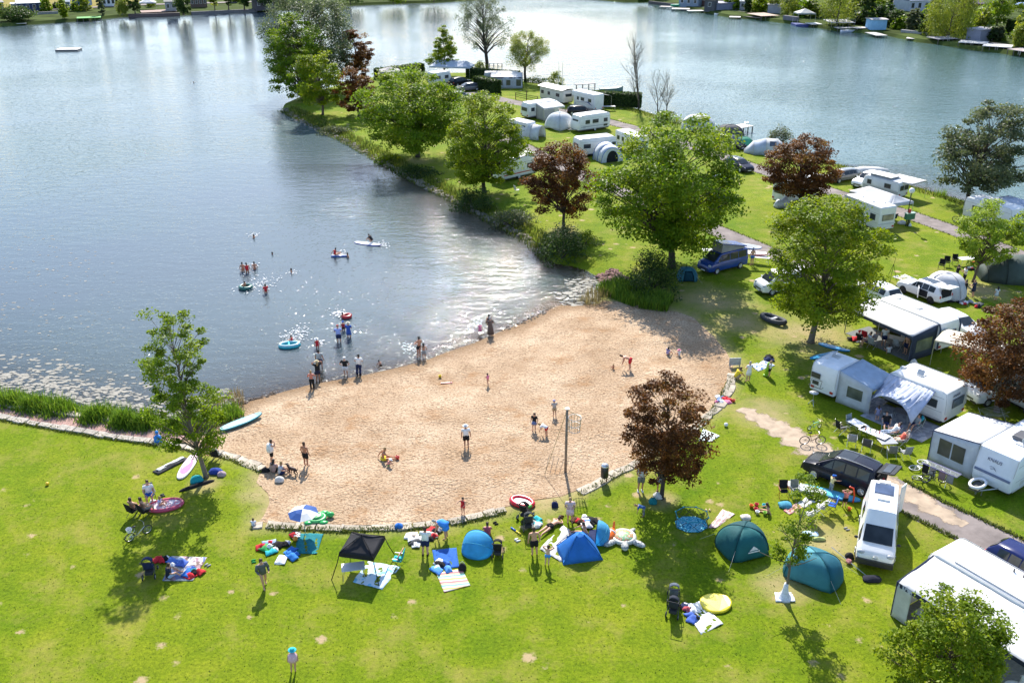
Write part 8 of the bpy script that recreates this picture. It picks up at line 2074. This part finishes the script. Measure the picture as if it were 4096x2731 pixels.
for k,(x,c) in enumerate(((-.6,ORANGE),(-.3,GREEN),(.1,BROWN),(.35,RED),(.6,W8))):
 p=(23.60,54.30); single(MB().lathe([(.035,0),(.04,.02),(.04,.16),(.016,.2),(.016,.26)],8),'bottle',('orange','green','brown','red','white')[k]+' bottle on the right white camping table','bottle',plastic(c),(p[0]+x*.8,p[1]-x*.45,gz(*p)+.725),group='bottles on the camping table',smooth=True)
BI=lambda l,p,q,c,**k: bicycle(l,mid(p,q),ang(p,q),c,**k)
BI('silver folding bicycle on the left lawn with a white child seat',(-21.12,43.51),(-20.35,44.33),(.5,.52,.54),wheel_r=.29,basket=W8,low=True); BI('thin dark bicycle parked on the dirt track',(19.04,53.99),(20.01,53.99),BROWN); BI('small green child bicycle on the grass above the dirt track',(20.00,55.93),(20.50,56.12),(.1,.35,.3),wheel_r=.22,scale=.8)
BI('white bicycle fallen over beside the clothes airer',(24.75,51.13),(25.67,51.96),W8,tyre=(.6,.6,.6),fallen=True); BI('black bicycle lying in front of the fallen white bicycle',(24.71,50.18),(25.35,50.61),BLACK,fallen=True); BI('dark bicycle under the clothes airer',(25.37,49.46),(25.95,49.46),BLACK); BI('black bicycle leaning by the caravan at the right edge',(49.18,101.97),(49.88,101.62),BLACK)
SP=lambda l,p,r_,c,**k: stroller(l,p,R(r_),c,**k)
SP('black pushchair beside the round light blue shelter',(-0.76,42.31),85,BLACK,scale=1.05); SP('blue and black pushchair on the left of the shaded blankets',(-18.97,40.62),100,NAVY,scale=1.15); SP('black double pushchair with patterned hood by the white blanket',(7.99,37.62),70,(.03,.035,.05),scale=1.1); SP('second black pushchair behind the one with the patterned hood',(8.14,38.59),80,(.10,.12,.16),scale=1.1); SP('black pushchair under the watermelon airbed',(0.75,45.79),60,BLACK,scale=1.1); SP('grey pushchair with bags next to the lying man',(0.91,44.77),95,(.04,.045,.05),scale=1.1)
# ================================================================== bags, clothes, shoes
LP=lambda n,l,ct,p,s,c,**k: lump(n,l,ct,p,s,c,**k)
LP('cool_bag','turquoise cool bag at the foot of the leaning ash','cool bag',(-19.18,49.50),(.75,.5,.5),(.02,.30,.34),rz=.3,rough=.08,strap=BLACK); LP('backpack','black backpack between the royal blue towel and the striped blanket','backpack',(-2.63,41.11),(.4,.35,.4),BLACK,strap=GREY); LP('backpack','navy backpack alone on the grass left of the printed dress','backpack',(2.50,46.94),(.4,.34,.34),NAVY,strap=BLACK); LP('shopping_bag','white and teal shopping bags at the copper maple trunk','bag',(8.65,47.81),(.55,.45,.4),(.62,.60,.56)); LP('backpack','teal rucksack left of the bags at the copper maple','backpack',(8.26,47.26),(.45,.4,.38),(.015,.18,.2),strap=BLACK)
LP('bean_bag','blue and white round cushion left of the pink play mat','cushion',(15.97,46.97),(.75,.6,.28),(.08,.30,.42)); LP('bucket_hat','white speckled basket behind the dark teal tent','basket',(13.38,45.70),(.55,.5,.25),(.6,.56,.52)); LP('backpack','black bag on the sand behind the striped top','bag',(-15.38,51.00),(.5,.3,.3),BLACK); LP('cooler_box','white box with a dark side beside the striped top','cool box',(-14.25,49.86),(.55,.4,.35),(.6,.58,.55),rough=.05); LP('backpack','blue and red bag under the folding chair by the ash','bag',(-17.89,50.26),(.5,.4,.3),(.4,.3,.35)); LP('backpack','dark blue and yellow rucksack behind the ash trunk','backpack',(-18.34,50.55),(.75,.5,.35),(.03,.06,.3)); LP('board_bag','long black rolled bag behind the ash trunk','bag',(-19.06,49.07),(2.0,.25,.18),BLACK,rz=ang((-19.79,48.61),(-18.34,49.64)),rough=.1)
LP('backpack','blue backpack on the stone edging','backpack',(-6.39,44.82),(.45,.4,.35),(.03,.16,.5)); LP('laundry_basket','red tub of washing behind the old alcove motorhome','tub',(40.47,99.41),(.8,.5,.3),(.6,.03,.03),rough=.05); LP('folded_chairs','white covered bundle beside the green power box','bundle',(42.91,101.28),(.9,.6,.4),(.6,.61,.62)); LP('water_can','white canister below the green power box','canister',(43.43,100.42),(.35,.25,.4),W8,rough=.05); LP('gas_bottle','white round canister right of the wide white awning','canister',(30.59,65.65),(.5,.5,.6),(.6,.6,.62),rough=.03); LP('backpack','black bag between the minivan and the loungers','bag',(17.88,47.70),(.7,.4,.35),(.05,.05,.055)); LP('pillow','lime green mat roll behind the teal-blue dome tent','mat roll',(16.98,43.68),(.75,.22,.2),(.45,.5,.2),rough=.05); LP('towel','pale blue towel dropped behind the teal-blue dome tent','towel',(16.68,44.24),(.8,.5,.07),(.4,.55,.7)); LP('crate','black wire crate left of the high-roof van','crate',(18.16,42.09),(.45,.35,.35),(.03,.03,.03),rough=.04); LP('rubbish_bag','dark blue bag in front of the high-roof van','bag',(18.74,40.24),(.9,.5,.25),(.02,.022,.035))
HP=lambda l,p,c,r_=.5,n=7,s=1: heap(l,p,c,r_,n,seed=s)
HP('heap of red, blue and white clothes left of the teal blanket',(-12.45,42.56),[(.04,.15,.5),W8,(.04,.2,.55),BLACK,TURQ,(.5,.5,.6)],.85,10,2); HP('red bucket and clothes left of the blue heap',(-13.31,42.98),[RED,RED,W8,GREEN,(.3,.4,.6)],.45,6,3); HP('black and red bags at the top of the teal blanket',(-12.16,44.10),[BLACK,RED,W8],.25,4,4); HP('blue and white clothes between the two striped towels',(-3.72,41.20),[(.1,.3,.7),W8,(.05,.15,.5),BLACK],.4,6,5); HP('white and dark clothes left of the man in the white shirt',(-5.37,43.61),[W8,DGREY,W8,(.4,.35,.3)],.5,7,6); HP('bags and a striped hat under the bending person',(-4.25,44.21),[BLACK,(.6,.55,.5),RED,(.4,.42,.45)],.45,7,7); HP('white and brown bags behind the light blue half-shelter',(4.10,45.22),[W8,BROWN,BLACK,W8,RED,(.1,.3,.6)],.6,9,8); HP('pale bags beside the pushchairs and the lying man',(1.41,45.22),[(.4,.45,.42),W8,TURQ,GREY],.4,7,9); HP('blue and red things on the shaded patterned blanket',(-16.73,40.81),[(.03,.15,.5),RED,TEAL,BLACK,(.05,.1,.4)],.45,7,10); HP('blue cushions on the shaded patterned blanket',(-17.91,41.60),[(.1,.2,.55),W8,(.08,.15,.5)],.35,5,11); HP('red pad and white flipper beside the blue pushchair',(-18.72,41.80),[RED,W8,RED,BLACK],.35,4,12); HP('dark clothes and bottles on the white blanket',(8.68,37.62),[NAVY,W8,(.08,.15,.5),(.5,.1,.12),BLACK],.5,8,13)
HP('red and white toys on the stone edging right of the copper maple',(14.84,60.01),[RED,W8,PINK,(.2,.3,.5)],.55,8,14); HP('black bags on the blue and white blanket',(19.77,66.92),[BLACK,NAVY,DGREY],.45,5,15); HP('heap of camping gear behind the white SUV',(40.38,77.87),[W8,BLACK,RED,GREY,DGREY],.9,9,16); HP('black gear bag behind the white SUV boot',(39.16,78.74),[BLACK,DGREY,BLACK],.5,4,17); HP('red and black cool boxes by the golden-green maple',(44.08,87.04),[RED,BLACK,W8],.5,5,18); HP('red sacks under the golden-green maple',(45.99,88.66),[RED,(.3,.05,.05),BROWN,CREAM],.9,7,19); HP('blue quilt in the entrance of the dark green tunnel tent',(46.87,85.73),[(.04,.35,.6),W8,(.04,.3,.55)],.6,5,20); HP('red toys at the left corner of the wide white awning',(27.59,70.23),[RED,W8,RED,BLACK],.55,6,21)
for i,(p,c,l) in enumerate((((13.96,46.82),ORANGE,'orange sand mould'),((14.29,46.93),RED,'upper red bucket'),((14.14,46.48),RED,'lower red bucket'),((14.16,46.18),W8,'white sieve'),((14.57,46.10),(.35,.6,.1),'lime green and blue bucket'),((14.71,46.85),TURQ,'turquoise mould'),((19.57,46.51),ORANGE,'orange bucket by the paddleboard tip'),((-5.41,64.35),YELLOW,'yellow bucket on the sand'),((-7.28,52.36),RED,'red sand mould before the kneeling man'),((15.67,59.86),(.6,.1,.05),'red bucket off the stone edging'))):
 single(MB().lathe([(.09,0),(.12,.18),(.135,.19),(.11,.18),(.08,.03)],10),'toy_bucket',l+(' among the sand toys' if i<6 else ''),'toy bucket',plastic(c),p,group='sand toys',smooth=True)
single(MB().box(-.4,.4,-.05,.05,0,.05).ball((.4,0,.04),.1,8,4,(1,1,.4)),'toy_spade','red toy spade lying on the sand','toy spade',plastic(RED),(-4.90,63.36),.1,group='sand toys')
T=thing('water_gun','yellow and blue foam water shooter on the grass by the pushchair','toy',(0.24,44.44),R(-50)); MB().tube([(-.45,0,.05),(0,0,.05)],.045,7).build('grip',plastic(BLUE),T,True); MB().tube([(0,0,.05),(.4,0,.05)],.05,7).build('barrel',plastic(YELLOW),T,True)
SH=lambda l,p,r_,c: shoes(l,p,R(r_),c)
SH('black and white trainers right of the shaded blankets',(-16.20,41.40),60,GREY); SH('dark sandals below the blue heap of clothes',(-12.55,41.75),20,BROWN); SH('black trainers right of the football shirt man',(-20.79,48.02),40,DGREY); SH('brown sandals left of the printed dress',(2.84,45.84),-20,BROWN); SH('white slippers below the water shooter',(0.27,43.62),30,W8); SH('black shoes left of the tented woman',(-0.94,45.21),30,BLACK); SH('white trainers on the grass under the water shooter',(0.29,43.61),40,W8); SH('dark shoes below the royal blue towel',(-4.05,40.96),30,DGREY); SH('tan slippers behind the mesh playpen',(11.38,46.49),90,TAN); SH('green and blue pool shoes left of the man in grey',(-13.84,41.75),20,GREEN); SH('white sandals behind the teal-blue tent',(18.83,44.66),20,GREY)
# ================================================================== furniture of the beach
T=thing('litter_bin','black litter bin with a silver dome lid on a post','litter bin',(5.76,49.52)); MB().tube([(0,0,0),(0,0,.5)],.04,6).build('post',metal((.12,.05,.04)),T); MB().lathe([(.22,.38),(.24,.42),(.24,1.12),(.22,1.14)],14,(-.14,.02,0)).build('drum',plastic((.02,.02,.022)),T,True); MB().lathe([(.25,1.14),(.25,1.20),(.16,1.30),(.02,1.34)],14,(-.14,.02,0)).build('lid',metal((.6,.61,.62)),T,True)
T=thing('basket_pole','tall timber post with a round net basket and slack ropes on the sand','ball game post',(3.32,50.77))
hp=4.41; MB().tube([(0,0,0),(0,0,hp)],[.085,.075],10).build('post',woodm((.24,.19,.15)),T,True); MB().lathe([(.12,hp),(.12,hp+.04)],10).build('cap',metal(LGREY),T)
cx_,cz_=.48,hp-.62
for z_,r_ in ((cz_,.40),(cz_-.5,.36),(cz_-.9,.33)): MB().torus((cx_,.05,z_),r_,.018,22,5).build('hoop',metal((.55,.55,.55)),T)
for k in range(12):
 a=2*math.pi*k/12; MB().tube([(cx_+.40*math.cos(a),.05+.40*math.sin(a),cz_),(cx_+.33*math.cos(a),.05+.33*math.sin(a),cz_-.95)],.015,4).build('bar',metal((.5,.5,.5)),T)
for q_ in ((.9,.05,cz_),(-1.3,-.4,.05)): MB().tube([(0,0,hp-.08),q_],.016,4).build('rope',cloth((.42,.33,.14)),T)
for k in range(6): MB().tube([(-1.3+.3*k,-.5+.05*k,.03),(-1.0+.3*k,.5,.9-.1*k)],.016,3).build('net_cord',cloth((.3,.26,.2)),T)
T=thing('sign_board','weathered grey board standing at the top right corner of the sand','board',(16.95,65.57),R(5)); MB().box(-.45,.45,-.03,.03,.15,.75).build('panel',woodm((.42,.44,.44)),T); MB().box(-.4,-.34,-.05,.05,0,.5).build('post',woodm(GREY),T); MB().box(.34,.4,-.05,.05,0,.5).build('post',woodm(GREY),T)
T=thing('clothes_airer','blue folding clothes airer with washing in front of the windowed awning','clothes airer',(25.95,49.46),ang((25.61,49.89),(26.40,48.97)))
for x in (-.75,.75): MB().tube([(x*.7,-.3,0),(x*.6,.3,.95)],.014,5).tube([(x*.7,.3,0),(x*.6,-.3,.95)],.014,5).build('leg',metal(W8),T)
MB().tube([(-1.1,-.3,1.0),(1.1,-.3,1.0),(1.1,.3,1.0),(-1.1,.3,1.0),(-1.1,-.3,1.0)],.018,5).build('frame',plastic((.06,.05,.3)),T)
for k in range(9): MB().tube([(-1.1,-.27+.067*k,1.0),(1.1,-.27+.067*k,1.0)],.007,3).build('line',plastic(W8),T)
for x,c in ((-.85,BLACK),(-.4,(.3,.3,.32)),(.2,(.25,.18,.2)),(.7,(.28,.28,.3))): MB().patch((x-.2,-.2,.35),(x+.2,-.2,.35),(x+.2,-.22,1.02),(x-.2,-.22,1.02),4,5,wr=.02,thick=.02).build('garment',cloth(c),T,True)
T=thing('drying_rack','white rotary drying rack behind the windowed awning under the copper maple','clothes airer',(32.58,57.05),.2)
for k in range(8): MB().tube([(-.8,-.5+.14*k,.75),(.9,-.5+.14*k,.55+.05*k)],.012,4).build('line',metal(LGREY),T)
for s in (-.8,.85): MB().tube([(s,-.5,0),(s,.5,.9)],.018,5).tube([(s,.5,0),(s,-.5,.9)],.018,5).build('leg',metal(LGREY),T)
T=thing('child_trailer','white tubular trailer with a grey seat at the nose of the blue-white caravan','trailer',(27.65,48.22),R(40)); MB().torus((0,0,.75),.5,.09,24,8,'z',1.3,.75).build('rim',plastic(W8),T,True); MB().box(-.5,.5,-.28,.28,.45,.6).build('seat',cloth((.12,.12,.11)),T); MB().tube([(0,0,0),(0,0,.5)],.05,6).build('stand',metal(LGREY),T)
T=thing('tripod','tall black tripod behind the white SUV','tripod',(35.45,83.89))
for a in (0,2.1,4.2): MB().tube([(.5*math.cos(a),.5*math.sin(a),0),(0,0,1.6)],.02,4).build('leg',metal(BLACK),T)
MB().tube([(0,0,1.5),(.1,0,2.2)],.016,4).build('column',metal(BLACK),T)
T=thing('pedestal_dish','white satellite dish on a tripod beside the short caravan','satellite dish',(21.12,59.44),.5); MB().lathe([(.02,0),(.2,.03),(.32,.1)],14,(0,0,.85)).build('dish',plastic((.6,.62,.62)),T,True)
for a in (0,2.1,4.2): MB().tube([(.3*math.cos(a),.3*math.sin(a),0),(0,0,.4),(0,0,.9)],.018,4).build('leg',metal(LGREY),T)
T=thing('pole_with_cloth','white rod lying across the grass with a red rag left of the high-roof van','pole',(17.96,41.60),ang((17.52,42.41),(18.35,40.72))); MB().tube([(-1.3,0,.2),(1.3,0,.1)],.022,5).build('rod',metal(LGREY),T); MB().ball((0,0,.15),.18,7,5,(1,1,.6),.5).build('rag',cloth((.45,.2,.2)),T)
T=thing('diving_raft','white floating bathing raft with a ladder far out on the lake','raft',(*(-108.02,241.90),WZ),R(4)); 
for k in range(8): MB().box(-2.7,2.6,-1.6+.4*k,-1.6+.4*k+.37,.32,.40).build('plank',woodm((.62,.60,.56)),T)
MB().box(-2.7,2.6,-1.62,1.6,.0,.32).build('float',plastic((.10,.10,.11)),T)
for s in (-.25,.25): MB().tube([(-2.75,-1+s,-.2),(-2.75,-1+s,.9),(-2.4,-1+s,.9),(-2.4,-1+s,.4)],.03,5).build('ladder_rail',metal(LGREY),T)

# ================================================================== foam, floating weed
foam_m=surf('foam',(.80,.81,.82),.6,0,.08,6)
rr=random.Random(4); mb=MB()
for p,n,s in (((-23.78,84.16),46,1.9),((-17.93,72.43),46,1.6),((-15.08,76.96),22,.8),((-25.84,88.56),16,1.2),((-27.77,98.65),10,.7),((-21.28,87.13),8,.7),((-17.50,92.71),8,1.0),((-13.49,95.40),12,.9),((-7.85,69.89),24,1.2),((-3.22,74.33),10,.8),((-63.75,195.92),8,1.0),((-15.65,70.74),8,.6)):
 for k in range(n*4):
  r=rr.uniform(.012,.045); mb.ball((p[0]+rr.gauss(0,s*.4),p[1]+rr.gauss(0,s*.6),WZ+.02+rr.uniform(0,.05)*(k % 3)),r,6,4,(2.2,1.5,.35),.8)
tag(mb.build('water_splash',foam_m,None,True),kind='stuff')
weed=MB(); rr=random.Random(9)
def pads(line,n,w,s0,s1):
 q_=along(line,n,w,np.random.default_rng(n))
 for x,y in q_:
  if poly_sd(LAND,np.array([x]),np.array([y]))[0][0]>-.15: continue
  s=rr.uniform(s0,s1); a0=rr.random()*6
  pts=[(x+s*1.4*rr.uniform(.6,1.2)*math.cos(a0+k*.785),y+s*.8*rr.uniform(.6,1.2)*math.sin(a0+k*.785)) for k in range(8)]
  weed.prism(pts,WZ-.01,WZ+.012+.006*rr.random())
pads([(-40.37,64.18),(-36.19,63.61),(-32.91,62.76),(-29.10,61.19),(-25.40,59.55),(-21.80,59.87),(-20.01,61.86)],800,3.0,.05,.20)
pads([(-40.92,66.57),(-36.54,65.81),(-31.65,63.61),(-27.14,61.86)],300,4.5,.04,.2)
pads([(-56.52,95.78),(-46.29,85.49),(-39.39,78.95),(-39.89,73.21),(-41.82,69.76)],300,16,.04,.13)
pads([(4.27,79.98),(6.07,80.50),(7.57,82.11),(6.80,85.49)],230,4.0,.06,.26)
pads([(-18.37,60.99),(-12.98,64.47),(-7.99,67.03),(-2.71,71.28),(3.23,78.14)],260,.7,.03,.12)
tag(weed.build('floating_weed',surf('pale_weed',(.25,.235,.20),.8,0,.3,2)),kind='stuff')
